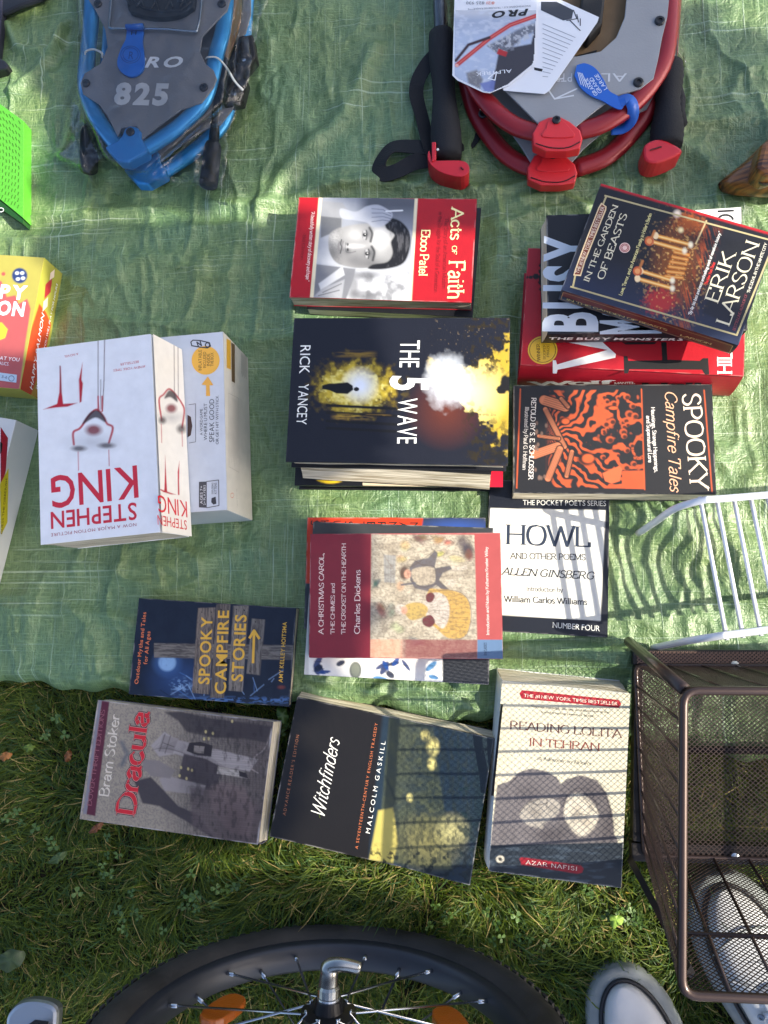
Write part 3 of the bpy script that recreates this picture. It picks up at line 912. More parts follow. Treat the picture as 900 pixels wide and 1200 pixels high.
    b.text('HIL', q2(828, 354), q2(826, 270), 16, (228, 222, 218), 'author_lettering', font='serif', bold=1.4)
    cs = [(q2(101 + 57 * math.cos(t), 263 + 54 * math.sin(t))) for t in np.linspace(0, 2 * math.pi, 28)[:-1]]
    st = b.poly(cs, (214, 172, 40), 'round_sticker', m=mat('sticker_gold', (214, 172, 40), .35, coat=.4, var=.05))
    b.lines([[q2(101 + 50 * math.cos(t), 263 + 47 * math.sin(t)) for t in np.linspace(0, 2 * math.pi, 25)]], .8, (120, 92, 20), 'sticker_ring')
    b.text('WINNER', q2(92, 304), q2(90, 238), 3.6, (90, 70, 16), 'sticker_lettering', font='serif', bold=1.3)
    b.text('BOOKER', q2(112, 298), q2(112, 240), 2.6, (90, 70, 16), 'sticker_lettering', font='serif')
    b.text('PRIZE', q2(126, 290), q2(126, 240), 2.6, (90, 70, 16), 'sticker_lettering', font='serif')
    s = b.side('spine')
    s.text('Wolf', q2(58, 397), q2(372, 392), 8.5, (235, 232, 228), 'spine_lettering', font='serif', bold=1.9)
    s.text('MANTEL', q2(376, 393), q2(455, 392), 5, (235, 232, 228), 'spine_lettering', font='serif', bold=1.3)
    s.text('Hall', q2(480, 400), q2(710, 400), 8.5, (20, 16, 18), 'spine_lettering', font='serif', bold=1.9)

    b = book('black paperback titled Busy Monsters in large white capitals, under the Garden of Beasts book', [(642, 393), (640, 254), (869, 243), (876, 386)], .0465, .0765, '1a1c22', skew=(0, .0035), tarp=False)
    q1 = Z(605, 210, 5.806)
    wh = (208, 214, 222)
    b.art(lambda p: (p.fill((26, 28, 34)), p.wear()), .0016)
    b.text('BUSY', (698, 391), (699, 274), 55, wh, 'title_lettering', off=.035)
    b.text('MONSTERS', (772, 392), (768, 262), 60, wh, 'title_lettering', off=.035)
    q4 = Z(740, 210, 5.625)
    b.poly(zz(q4, [(420, 205), (722, 185), (724, 275), (722, 330), (440, 330)]), (226, 226, 224), 'author_panel')
    b.poly(zz(q4, [(566, 206), (675, 200), (676, 214), (568, 220)]), (24, 24, 26), 'author_lettering')
    b.lines([[q4(620 + 48 * math.cos(t), 268 - 32 * math.sin(t)) for t in np.linspace(.1, math.pi - .1, 10)]], 2.4, (24, 24, 26), 'author_lettering')
    s = b.side('spine')
    s.text('THE BUSY MONSTERS', q2(120, 222), q2(640, 226), 7.0, (225, 222, 218), 'spine_lettering', off=.03)

    b = book('blue black paperback titled In the Garden of Beasts, topmost of the right pile', [(657, 341), (703.5, 217.5), (911, 272), (866, 404)], .077, .104, '1a2236', tarp=False, gloss='print_gloss')
    q = q4; qa = Z(605, 210, 5.806); q3 = Z(600, 200, 3.0)

    def art(p):
        p.fill((20, 22, 30))
        # blue towards the spine edge
        p.mix(np.clip(1 - p.a * 2.4, 0, 1) * .9, (32, 44, 74))
        x, y = (p.U - 740) * 5.625, (p.V - 210) * 5.625
        n = fbm(p.U / 2.2, p.V / 2.2, 3, 4)
        # gold haze of the avenue
        ax = lin((196, 110, 30))
        d = np.hypot((x - 290) / 190, (y - 560) / 330)
        p.mix(np.clip((1 - d) * 1.1 * (n + .3), 0, .9), (168, 92, 26))
        d = np.hypot((x - 380) / 130, (y - 290) / 90)
        p.mix(np.clip((1 - d + (n - .5)) * 1.5, 0, .9), (170, 84, 28))
        d = np.hypot((x - 190) / 130, (y - 800) / 110)
        p.mix(np.clip((1 - d + (n - .5)) * 1.7, 0, .9), (176, 40, 40))
        p.noise(2.6, 2.6, .66, .78, (240, 190, 110), .8, 41, 2, mask=np.clip(1.4 - np.hypot((x - 280) / 190, (y - 600) / 340), 0, 1))
        # streaks on the wet road
        u = (p.U - 740) * .26 + (p.V - 210) * .97
        v = (p.U - 740) * .97 - (p.V - 210) * .26
        st_ = fbm(v / 1.1, u / 14, 66, 3)
        mk = np.clip(1 - np.abs(x - 470 + (y - 500) * .28) / 100, 0, 1) * np.clip((y - 280) / 60, 0, 1)
        p.mix(np.clip((st_ - .5) * 6, 0, 1) * mk * .8, (158, 70, 28))
        mk = np.clip(1 - np.hypot((x - 380) / 80, (y - 740) / 90), 0, 1)
        p.mix(np.clip((st_ - .45) * 6, 0, 1) * mk, (206, 90, 40))
        # colonnade
        for k in range(6):
            a = q(285 + k * -12, 480 + k * 32); b_ = q(375 - k * 8, 500 + k * 30)
            p.line([a, b_], 4.0, (226, 132, 44), .95); p.line([a, b_], 1.2, (252, 206, 120), .8)
        # four tall columns with figures
        for (x0, y0, x1, y1) in ((160, 372, 390, 432), (130, 410, 350, 472), (60, 605, 270, 668), (40, 655, 270, 720)):
            a = q(x0, y0); c_ = q(x1, y1)
            p.line([a, c_], 4.4, (236, 150, 50)); p.line([a, c_], 1.6, (255, 226, 150), .9)
            p.ell(*q(x0, y0), 3.4, 4.2, (250, 220, 170))
            p.ell(*q(x1, y1), 2.6, 3.4, (255, 244, 210), 1, .5)
        for (cx, cy) in ((118, 408), (40, 606)):
            p.ell(*q(cx, cy), 5.4, 5.4, (206, 96, 48)); p.ell(*q(cx, cy), 3.2, 3.2, (236, 160, 96))
            p.line(zz(q, [(cx + 16, cy - 24), (cx + 34, cy - 66)]), 3, (196, 120, 60), .9)
        p.line(zz(q, [(494, 275), (424, 425)]), 1.4, (232, 206, 150))
        p.ell(*q(300, 228), 4, 4, (230, 215, 200), .9, .5); p.ell(*q(325, 335), 3, 3, (250, 230, 170), 1, .5)
        # black plate behind the author name
        p.poly(zz(q, [(622, 405), (775, 405), (852, 400), (880, 460), (720, 990), (470, 880), (530, 740)]), (16, 17, 22), .55, 1.5)
        p.mix(np.clip((.03 - (1 - p.a)) * 60, 0, 1), (178, 22, 30))
        p.wear(.006, (160, 165, 175), .6)
    b.art(art, .00075)
    gold = (172, 160, 118)
    b.lines([zz(qa, [(612, 118), (590, 170)]), zz(q3, [(327, 88), (930, 250)]), zz(q3, [(207, 408), (790, 578)]), zz(q3, [(790, 578), (925, 246)]), zz(qa, [(385, 735), (400, 660)])], 1.9, gold, 'border_lines')
    b.poly(zz(qa, [(578, 160), (614, 186), (612, 210), (470, 560), (440, 660), (388, 655), (400, 610), (470, 420), (560, 190)]), (214, 190, 150), 'banner')
    b.poly(zz(qa, [(583, 172), (605, 190), (603, 206), (462, 556), (434, 650), (396, 648), (408, 612), (478, 424), (566, 196)]), (110, 52, 30), 'banner')
    b.text('THE #1 NEW YORK TIMES BESTSELLER', qa(424, 645), qa(602, 190), 4, (222, 206, 186), 'banner_lettering', bold=1.3)
    c1 = (216, 208, 180)
    b.text('IN THE GARDEN', qa(492, 704), qa(694, 182), 6.2, c1, 'title_lettering', font='serif', bold=1.0)
    b.text('OF BEASTS', qa(592, 688), qa(756, 240), 7.6, c1, 'title_lettering', font='serif', bold=1.0)
    b.poly([qa(738 + 37 * math.cos(t), 467 + 35 * math.sin(t)) for t in np.linspace(0, 2 * math.pi, 21)[:-1]], (222, 190, 180), 'round_emblem')
    b.lines([[qa(738 + r_ * 35 * math.cos(t), 467 + r_ * 33 * math.sin(t)) for t in np.linspace(0, 2 * math.pi, 17)] for r_ in (.55, .8)], .8, (150, 60, 56), 'round_emblem')
    b.text('Love, Terror, and an American Family in Hitler\'s Berlin', q3(386, 440), q3(492, 152), 3.6, (214, 204, 140), 'subtitle_lettering', font='serif', bold=1.5)
    b.text('ERIK', q(568, 822), q(690, 492), 15, c1, 'author_lettering', font='serif', bold=.9, contrast=.35)
    b.text('LARSON', q(642, 972), q(846, 424), 15, c1, 'author_lettering', font='serif', bold=.9, contrast=.35)
    b.text('BESTSELLING AUTHOR OF', q(682, 1000), q(765, 760), 2.8, (130, 60, 70), 'small_print', font='serif', bold=1.2)
    b.text('THE DEVIL IN THE WHITE CITY', q(778, 752), q(895, 425), 3.0, (210, 206, 190), 'small_print', font='serif', bold=1.5)
    b.text('"By far his best and most enthralling work of novelistic history."', q(390, 900), q(592, 350), 3.2, (226, 224, 216), 'quote_lettering', font='serif', bold=1.6, slant=.2)
    b.text('-The New York Times', q(495, 705), q(552, 552), 3.0, (214, 50, 44), 'quote_lettering', font='serif', bold=1.5, slant=.2)
    s = b.side('spine')
    s.poly(zz(q3, [(176, 440), (182, 424), (260, 446), (420, 496), (560, 540), (700, 585), (776, 612), (766, 640), (690, 615), (540, 566), (400, 512), (250, 466)]), (92, 30, 26), 'spine_band')
    s.lines([zz(q3, [(180, 428), (776, 616), (764, 640), (172, 452), (180, 428)])], .8, (170, 130, 80), 'spine_border')
    s.text('IN THE GARDEN OF BEASTS', q3(190, 454), q3(545, 563), 4.6, (190, 170, 110), 'spine_lettering', font='serif', bold=1.3)
    s.text('LARSON', q3(590, 580), q3(700, 612), 4.6, (200, 170, 110), 'spine_lettering', font='serif', bold=1.3)

    # ---- City Lights style poetry book, then the black and orange tales on top of its head
    b = book('thin black bordered white paperback titled Howl, striped by the rack shadow', [(574, 562), (717, 567), (709.5, 747), (567, 739)], 0, .0075, '16191f', spine_col=None)
    q = Z(580, 430, 3.2143)

    def art(p):
        p.fill((22, 26, 36))
        p.poly(zz(q, [(-18, 532), (416, 540), (398, 957), (-38, 930)]), (228, 226, 216), 1, .4)
        p.wear()
    b.art(art, .0011)
    k_ = (34, 46, 66)
    b.text('THE POCKET POETS SERIES', q(104, 520), q(420, 524), 6.2, (216, 216, 210), 'series_lettering')
    b.text('HOWL', q(40, 668), q(360, 678), 24, k_, 'title_lettering', font='serif', bold=1.1, contrast=.4, nib=10)
    b.text('AND OTHER POEMS', q(58, 722), q(342, 728), 7, (40, 40, 44), 'subtitle_lettering', font='serif', contrast=.8, bold=1.1)
    b.text('ALLEN GINSBERG', q(26, 782), q(372, 800), 8.6, (38, 40, 48), 'author_lettering', font='serif', contrast=.8, bold=1.1, slant=.22)
    b.text('Introduction by', q(118, 844), q(256, 848), 5.4, (48, 48, 52), 'small_print', font='serif')
    b.text('William Carlos Williams', q(34, 884), q(348, 896), 7, (34, 34, 40), 'small_print', font='serif', bold=1.3)
    b.text('NUMBER FOUR', q(216, 982), q(396, 996), 6.6, (216, 216, 210), 'series_lettering')

    b = book('black and orange woodcut paperback titled Spooky Campfire Tales, leaning over the Howl book', [(832, 451), (842, 580.5), (599, 577), (604, 451)], .0085, .030, '1b1b1d', skew=(.0035, 0), tarp=False)

    def art(p):
        p.fill((34, 34, 36))
        x, y = (p.U - 580) * 3.2143, (p.V - 430) * 3.2143
        pan = zz(q, [(158, 88), (552, 86), (564, 460), (150, 452)])
        m = np.clip(.5 - p.sd(pan), 0, 1)
        cx, cy = x - 200, y - 260
        ang = np.arctan2(cy, cx); r = np.hypot(cx, cy)
        wv = fbm(x / 60, y / 60, 12, 3)
        s_ = np.sin(ang * 26 + wv * 16 + r * .03 * np.sin(y / 70))
        o_ = lin((214, 92, 40))
        edge = np.clip((x - 190) / 40, 0, 1)
        p.mix(m * np.clip(s_ * 1.6 + .25 - .3 * np.clip((x - 420) / 100, 0, 1), 0, 1) * edge, (186, 84, 46))
        # puffs of smoke, upper right
        for i in range(26):
            a_, b2 = random.uniform(400, 545), random.uniform(95, 380)
            rr = random.uniform(8, 15)
            p.ell(*q(a_, b2), rr / 3.2, rr / 3.6, (186, 84, 46), .95, .2); p.ell(*q(a_ + 3, b2 + 3), rr / 4.6, rr / 5.2, (34, 30, 30), .9, .3)
        for (a_, b2, rx, ry) in ((260, 205, 22, 16), (345, 345, 34, 26), (420, 410, 16, 22), (440, 155, 26, 10)):
            p.ell(*q(a_, b2), rx / 3.2, ry / 3.2, (30, 28, 28), .9, .2); p.ell(*q(a_ + 6, b2), rx / 5, ry / 5, (210, 96, 50), .9, .2)
        # figures at the right foot
        p.poly(zz(q, [(480, 392), (562, 390), (564, 460), (420, 456), (430, 440), (478, 446)]), (190, 82, 44), 1, .5)
        p.poly(zz(q, [(405, 400), (440, 385), (470, 372), (480, 385), (470, 430), (440, 440), (415, 430)]), (206, 100, 60), 1, .5)
        p.noise(1.2, 1.2, .5, .56, (30, 28, 28), .8, 3, mask=m * np.clip((x - 505) / 10, 0, 1) * np.clip(1 - np.abs(y - 330) / 60, 0, 1))
        # logs
        for (x0, y0, x1, y1, w_) in ((185, 125, 265, 150, 40), (190, 160, 262, 300, 22), (150, 330, 235, 300, 36), (200, 420, 245, 310, 28), (270, 410, 290, 320, 20), (250, 120, 275, 150, 18), (165, 260, 240, 270, 16)):
            p.line(zz(q, [(x0, y0), (x1, y1)]), w_ / 3.2 + 1.4, (26, 24, 24)); p.line(zz(q, [(x0, y0), (x1, y1)]), w_ / 3.2 - 1.6, (196, 120, 84))
            dx, dy = x1 - x0, y1 - y0; L = math.hypot(dx, dy)
            for t in (-.3, -.1, .1, .3):
                ox, oy = -dy / L * w_ * t, dx / L * w_ * t
                p.line(zz(q, [(x0 + ox, y0 + oy), (x1 + ox, y1 + oy)]), .6, (60, 36, 26), .8)
        for i in range(14):
            a_, b2 = random.uniform(150, 195), random.uniform(180, 450)
            p.ell(*q(a_, b2), 1.6, 2.4, (120, 96, 84), .8, .3)
        p.line(zz(q, [(96, 84), (82, 456)]), 1.3, (206, 92, 48)); p.line(zz(q, [(788, 88), (818, 470)]), 1.3, (206, 92, 48))
        p.line(zz(q, [(552, 84), (564, 462)]), 1.2, (206, 92, 48))
        p.wear()
    b.art(art, .0007)
    w2 = (236, 214, 190)
    b.text('SPOOKY', q(705, 100), q(736, 462), 20, w2, 'title_lettering', font='serif', bold=.95)
    b.text('Campfire Tales', q(640, 88), q(660, 468), 13, (232, 176, 140), 'title_lettering', font='serif', bold=.8, slant=.3, serif=False)
    b.text('Hauntings, Strange Happenings,', q(588, 152), q(602, 398), 4.2, (226, 220, 214), 'subtitle_lettering', font='serif', bold=1.4)
    b.text('and Supernatural Lore', q(570, 184), q(578, 360), 4.2, (226, 220, 214), 'subtitle_lettering', font='serif', bold=1.4)
    b.text('RETOLD BY S. E. SCHLOSSER', q(138, 116), q(126, 424), 5.2, (226, 220, 214), 'author_lettering', font='serif', bold=1.2)
    b.text('Illustrated by Paul G. Hoffman', q(114, 150), q(104, 388), 4.4, (200, 194, 188), 'author_lettering', font='serif', bold=1.2)

    # ---- pile of three with the Dickens on top
    q = Z(340, 590, 3.2143)
    b = book('orange and dark blue paperback with capitals along its top strip, bottom of the Dickens pile', [(357, 735), (359.5, 603), (570, 610), (569, 742)], 0, .0165, '2a1c1c')

    def art(p):
        p.fill((46, 52, 58))
        p.mix(np.clip(1 - np.hypot((p.U - 535) / 60, (p.V - 618) / 14), 0, 1), (52, 86, 168))
        p.poly(zz(q, [(58, 38), (500, 56), (496, 104), (300, 92), (90, 66), (80, 300), (40, 300)]), (212, 62, 28), 1, .4)
        p.wear()
    b.art(art, .0012)
    sx = [78, 116, 162, 206, 250, 290, 330, 372, 412, 452]
    for i, ch in enumerate('SHUSTERMAN'):
        x0 = sx[i]; hh = 24 + (i / 9) * 10
        yb = 60 + (x0 - 78) * .02
        # letters stand on their side: they read downwards one under another
        b.text(ch, q(x0, yb + 2), q(x0, yb + hh), 9.4, (34, 26, 18), 'author_lettering', bold=1.5)
    b.text('P', q(632, 108), q(662, 109), 5, (90, 130, 170), 'small_print', font='serif')
    b = book('grey paperback with white foot and blue feather print, middle of the Dickens pile', [(356, 794), (367, 612), (578, 618), (573, 799)], .0170, .0325, '3a3d40', tarp=False)

    def art(p):
        p.fill((58, 60, 62))
        x, y = (p.U - 340) * 3.2143, (p.V - 590) * 3.2143
        p.mix(np.clip((y - 570) / 3, 0, 1) * np.clip((576 - x) / 3, 0, 1), (232, 232, 226))
        p.mix(np.clip((y - 570) / 3, 0, 1) * np.clip((x - 576) / 3, 0, 1), (40, 42, 46))
        st_ = np.sin(y * 1.2)
        p.mix(np.clip((y - 590) / 3, 0, 1) * np.clip((x - 580) / 3, 0, 1) * np.clip(st_, 0, 1) * .35, (84, 86, 90))
        p.mix(np.clip((72 - x) / 4, 0, 1), (205, 205, 200))
        rr = random.Random(4)
        for i in range(16):
            cx = rr.choice([rr.uniform(70, 215), rr.uniform(330, 540), rr.uniform(340, 500)]); cy = rr.uniform(590, 660)
            r0 = rr.uniform(-60, 60)
            c_ = rr.choice([(20, 46, 96), (28, 70, 140), (16, 30, 60), (70, 130, 180), (40, 60, 110)])
            p.ell(*q(cx, cy), rr.uniform(5, 9), rr.uniform(2, 3.6), c_, .95, .15, r0)
            p.line(zz(q, [(cx - 14, cy), (cx + 14, cy)]), .6, (10, 16, 36), .7)
        p.ell(*q(246, 628), 7, 10, (84, 92, 84), .95, .1); p.ell(*q(246, 628), 5, 8, (128, 134, 120), .8, .2)
        p.wear()
    b.art(art, .0010)
    b = book('rose red paperback titled A Christmas Carol with a coloured dance scene, topmost of its pile', [(361, 771), (365.5, 624.5), (585.5, 626), (590.5, 772)], .0330, .0500, 'a8444a', gloss='print_gloss', tarp=False, zf=lambda x, y: .0035 * np.clip((x + y * .6) / .1, 0, 1) ** 2)

    def art(p):
        p.fill((166, 78, 76))
        x, y = (p.U - 340) * 3.2143, (p.V - 590) * 3.2143
        p.mix(np.clip((304 - x) / 2, 0, 1), (124, 38, 50))
        pan = zz(q, [(306, 116), (694, 118), (706, 582), (302, 580)])
        p.poly(pan, (186, 176, 156), 1, .4)
        m = np.clip(.5 - p.sd(pan), 0, 1)
        p.noise(9, 9, .45, .7, (140, 128, 110), .55, 7, mask=m); p.noise(2, 2, .5, .75, (110, 98, 84), .45, 17, mask=m)
        # a room full of figures in old-fashioned dress, a couple dancing (generic)
        ol = (74, 66, 60)
        p.poly(zz(q, [(352, 192), (398, 196), (396, 300), (354, 296)]), (142, 142, 140), .8, .6)
        for k in range(4): p.line(zz(q, [(360 + k * 10, 196), (360 + k * 10, 296)]), .5, (110, 110, 110), .6)
        p.line(zz(q, [(312, 130), (440, 330)]), .8, (130, 118, 104), .7)
        rr = random.Random(11)
        for (cx, cy, rx, ry, c_) in ((500, 130, 40, 14, (104, 84, 66)), (560, 136, 30, 16, (168, 128, 88)), (654, 160, 30, 34, (62, 56, 62)), (600, 150, 18, 12, (170, 116, 96)),
                                     (440, 160, 24, 22, (176, 160, 136)), (420, 210, 18, 16, (186, 156, 120)), (325, 290, 10, 26, (70, 92, 90)), (345, 400, 18, 28, (150, 104, 84)), (380, 400, 16, 24, (160, 146, 130)),
                                     (620, 205, 36, 14, (190, 166, 128)), (670, 190, 16, 24, (120, 70, 66)), (400, 470, 26, 20, (176, 166, 148)), (470, 520, 40, 14, (150, 140, 126)), (560, 190, 22, 12, (196, 176, 110))):
            for k in range(3):
                p.ell(*q(cx + rr.uniform(-rx, rx) * .5, cy + rr.uniform(-ry, ry) * .5), rx / 5, ry / 5, tuple(int(v * rr.uniform(.85, 1.1)) for v in c_), .75, .5, rr.uniform(-40, 40))
            p.line(cr(zz(q, [(cx - rx, cy), (cx, cy - ry), (cx + rx, cy), (cx, cy + ry * .9)]), 4), .6, ol, .6)
        # dancer in a dark coat
        p.poly(zz(q, [(470, 215), (520, 205), (545, 176), (556, 186), (545, 240), (560, 300), (520, 330), (470, 320), (452, 290), (450, 240)]), (98, 94, 96), 1, .7)
        p.poly(zz(q, [(462, 248), (530, 238), (548, 262), (540, 300), (485, 308), (462, 285)]), (172, 160, 140), 1, .8, True)
        for pts in ([(470, 215), (500, 232), (545, 240), (560, 300), (520, 330)], [(450, 240), (480, 225), (545, 176)], [(455, 290), (500, 315), (555, 300)], [(560, 290), (596, 322)], [(546, 250), (605, 240)]): p.line(cr(zz(q, pts), 4), .7, ol, .8)
        for k in range(5): p.line(zz(q, [(472 + k * 14, 250 - k * 1.5), (474 + k * 14, 302 - k)]), .5, (140, 130, 120), .8)
        p.poly(zz(q, [(546, 244), (600, 234), (612, 246), (575, 262), (560, 290), (596, 322), (584, 334), (550, 306)]), (92, 88, 90), 1, .6)
        p.poly(zz(q, [(606, 236), (640, 240), (664, 232), (668, 246), (640, 254), (610, 252)]), (186, 176, 160), 1, .6); p.poly(zz(q, [(584, 296), (612, 284), (626, 300), (604, 318)]), (186, 176, 160), 1, .6)
        p.ell(*q(430, 262), 5.5, 8, (84, 66, 56), 1, .25); p.ell(*q(442, 266), 4, 5.2, (196, 148, 124), 1, .25); p.line(zz(q, [(444, 258), (446, 276)]), .6, (110, 60, 50), .7)
        p.ell(*q(416, 312), 4.5, 5.5, (182, 152, 124), 1, .25); p.line(zz(q, [(420, 306), (470, 300)]), 2.2, (84, 84, 94), .9)
        # dancer in an apron and a wide skirt
        p.poly(zz(q, [(520, 330), (550, 322), (620, 330), (668, 360), (680, 430), (660, 498), (600, 508), (550, 470), (505, 420)]), (184, 150, 84), 1, .8, True)
        p.poly(zz(q, [(515, 350), (556, 335), (592, 360), (600, 420), (578, 470), (545, 450), (505, 410)]), (186, 176, 164), 1, .8, True)
        for k in range(9):
            a_ = -.9 + k * .22
            p.line(zz(q, [(515, 405), (515 + 80 * math.cos(a_), 405 + 80 * math.sin(a_))]), .6, (136, 122, 108), .6); p.line(zz(q, [(600 + 4 * math.cos(a_), 415 + 75 * math.sin(a_)), (515 + 158 * math.cos(a_ * .62), 412 + 125 * math.sin(a_ * .72))]), .7, (136, 100, 50), .6)
        p.line(cr(zz(q, [(520, 330), (620, 328), (670, 362), (682, 430), (660, 500), (600, 512)]), 5), .8, ol, .7)
        p.poly(zz(q, [(432, 385), (480, 372), (518, 392), (505, 425), (460, 440), (436, 420)]), (176, 150, 88), 1, .7, True)
        p.ell(*q(416, 398), 6, 6, (196, 186, 172), 1, .3); p.ell(*q(430, 402), 3.8, 4.6, (196, 148, 124), 1, .3)
        p.poly(zz(q, [(512, 345), (532, 334), (545, 350), (532, 372), (514, 368)]), (96, 46, 50), 1, .6, True); p.poly(zz(q, [(500, 432), (530, 420), (546, 448), (526, 466), (502, 456)]), (96, 46, 50), 1, .6, True)
        p.noise(2.2, 2.2, .52, .7, (84, 74, 66), .34, 37, 2, mask=m)
        p.noise(5, 1.0, .55, .66, (96, 84, 74), .3, 47, 2, mask=m)
        # foot band tinted where the sky's reflection ends, painted into the colour
        ft = np.clip((y - 510 - (x - 300) * .005) / 3, 0, 1)
        p.mix(ft * m * np.clip((430 - x) / 20, 0, 1) * .6, (222, 150, 120)); p.mix(ft * m * np.clip((x - 410) / 30, 0, 1) * .75, (124, 54, 58))
        p.mix(np.clip((x - 704) / 2, 0, 1) * np.clip((y - 512) / 2, 0, 1), (92, 118, 150))
        p.wear(.005)
    b.art(art, .00078)
    w3 = (224, 200, 192)
    b.text('A CHRISTMAS CAROL,', q(125, 492), q(127, 186), 5.6, w3, 'title_lettering', font='serif', bold=1.1)
    b.text('THE CHIMES and', q(167, 492), q(168, 300), 4.6, w3, 'title_lettering', font='serif', bold=1.1)
    b.text('THE CRICKET ON THE HEARTH', q(208, 492), q(210, 150), 4.8, w3, 'title_lettering', font='serif', bold=1.1)
    b.text('Charles Dickens', q(262, 492), q(264, 250), 6.4, w3, 'author_lettering', font='serif', bold=1.1)
    b.text('Introduction and Notes by Katharine Kroeber Wiley', q(750, 496), q(744, 164), 3.4, w3, 'small_print', font='serif', bold=1.2)
    b.text('B N CLASSICS', q(740, 572), q(740, 524), 3, (30, 40, 60), 'publisher_mark', font='serif')

    # ---- blue campfire stories
    q = Z(80, 690, 3.1034)
    b = book('dark blue paperback titled Spooky Campfire Stories with wooden signpost and moon', [(150, 817), (163, 704.5), (348, 709), (339.5, 825)], 0, .0115, '1a2336', zf=lambda x, y: .0035 * np.clip((x + y * -.5) / .1, 0, 1) ** 2)

    def art(p):
        p.fill((23, 33, 50))
        x, y = (p.U - 80) * 3.1034, (p.V - 690) * 3.1034
        p.noise(9, 16, .4, .75, (18, 26, 44), .9, 4)
        p.mix(np.clip(1 - np.hypot((x - 400) / 140, (y - 330) / 110), 0, 1) * .7, (46, 78, 134))
        p.ell(*q(360, 268), 12.5, 12.5, (60, 96, 150), 1, .6); p.ell(*q(360, 268), 10, 10, (132, 168, 208), 1, .15)
        p.noise(3, 3, .5, .7, (90, 124, 170), .6, 9, mask=np.clip(1.1 - np.hypot(x - 360, y - 268) / 34, 0, 1))
        rr = random.Random(2)
        for i in range(26):
            a_ = rr.uniform(360, 740); b2 = rr.uniform(330, 410)
            p.line(zz(q, [(a_, b2), (a_ + rr.uniform(-60, 60), b2 - rr.uniform(10, 50))]), .7, rr.choice([(12, 20, 36), (70, 110, 170), (140, 170, 210)]), .8)
        p.noise(3, 2, .52, .62, (150, 186, 226), .8, 14, mask=np.clip(1 - np.hypot((x - 410) / 50, (y - 355) / 40), 0, 1))
        p.noise(5, 2, .5, .62, (90, 130, 190), .7, 24, mask=np.clip(1 - np.abs(y - 405) / 18, 0, 1))
        for i in range(30):
            a_ = rr.uniform(300, 800); b2 = rr.uniform(60, 160)
            p.line(zz(q, [(a_, b2), (a_ + rr.uniform(-50, 50), b2 - rr.uniform(-40, 40))]), .7, (16, 24, 42), .8)

        def plank(pts, c_):
            p.poly(zz(q, pts), c_, 1, .4)
            mk = np.clip(.5 - p.sd(zz(q, pts)), 0, 1)
            xs_ = [a_[0] for a_ in pts]; ys_ = [a_[1] for a_ in pts]
            if max(xs_) - min(xs_) < max(ys_) - min(ys_): p.noise(1.0, 14, .42, .62, (64, 58, 56), .8, int(xs_[0]), mask=mk)
            else: p.noise(14, 1.0, .42, .62, (64, 58, 56), .8, int(xs_[0]), mask=mk)
        plank([(312, 198), (826, 206), (824, 258), (312, 250)], (118, 112, 106))
        plank([(472, 70), (535, 68), (512, 384), (450, 378)], (124, 112, 102))
        plank([(540, 56), (590, 55), (566, 398), (516, 396)], (112, 102, 94))
        plank([(600, 62), (656, 62), (634, 374), (582, 370)], (128, 120, 112))
        plank([(668, 108), (716, 112), (696, 314), (648, 308)], (118, 112, 106))
        for a_, b2 in ((485, 85), (520, 85), (470, 365), (556, 75), (612, 75), (640, 78), (600, 360), (680, 120), (660, 300)):
            p.ell(*q(a_, b2), .8, .8, (24, 24, 26))
        p.ell(*q(775, 358), 4, 2, (150, 70, 50), .5, .5)
        p.wear()
    b.art(art, .00078)
    yl = (216, 168, 60)
    b.text('SPOOKY', q(512, 350), q(524, 100), 13, yl, 'title_lettering', off=.02)
    b.text('CAMPFIRE', q(572, 386), q(584, 76), 13, yl, 'title_lettering', off=.02)
    b.text('STORIES', q(634, 340), q(648, 92), 13.5, yl, 'title_lettering', off=.02)
    b.lines([zz(q, [(672, 268), (676, 156)]), zz(q, [(660, 178), (676, 152), (694, 180)])], 3.0, yl, 'arrow_mark')
    og = (206, 112, 70)
    b.text('Outdoor Myths and Tales', q(254, 348), q(284, 84), 4.6, og, 'subtitle_lettering', off=.015)
    b.text('for All Ages', q(287, 276), q(299, 154), 4.6, og, 'subtitle_lettering', off=.015)
    b.text('AMY KELLEY HOITSMA', q(779, 342), q(795, 120), 4.8, yl, 'author_lettering', off=.015)

    # ---- the gothic castle book on the grass
    zfd = lambda x, y: .006 * np.clip((x - .03) / .04, 0, 1) ** 2 * np.clip((.02 - y) / .1, -.2, 1)
    b = book('worn grey paperback titled Dracula with an ink castle, lying on the grass', [(95.5, 957), (113, 819), (322, 847), (300, 993)], -.002, .014, '7c7a80', skew=(0, -.006), gloss='print_satin')

    def art(p):
        p.fill((156, 146, 130))
        x, y = (p.U - 80) * 3.1034, (p.V - 690) * 3.1034
        lx = p.b  # 0 at the head, 1 at the foot
        p.noise(1.4, 1.4, .4, .7, (96, 90, 92), .5, 3)
        fx = np.sin(x * .55 + fbm(p.U / 6, p.V / 6, 8) * 6)
        p.mix(np.clip((x - 330) / 160, 0, 1) * .6, (82, 74, 76)); p.mix(np.clip(fx, 0, 1) * np.clip((x - 300) / 200, 0, 1) * .4, (58, 52, 54))
        p.mix(np.clip((x - 560) / 120, 0, 1) * .5, (66, 56, 58))
        # castle, cliff and towers (standing sideways)
        p.poly(zz(q, [(350, 448), (410, 446), (520, 470), (740, 500), (720, 560), (640, 545), (520, 540), (430, 520), (400, 480)]), (58, 52, 54), .9, 1.2)
        p.poly(zz(q, [(300, 570), (350, 520), (392, 548), (690, 620), (660, 665), (520, 640), (390, 600), (330, 610)]), (158, 150, 148), 1, .8)
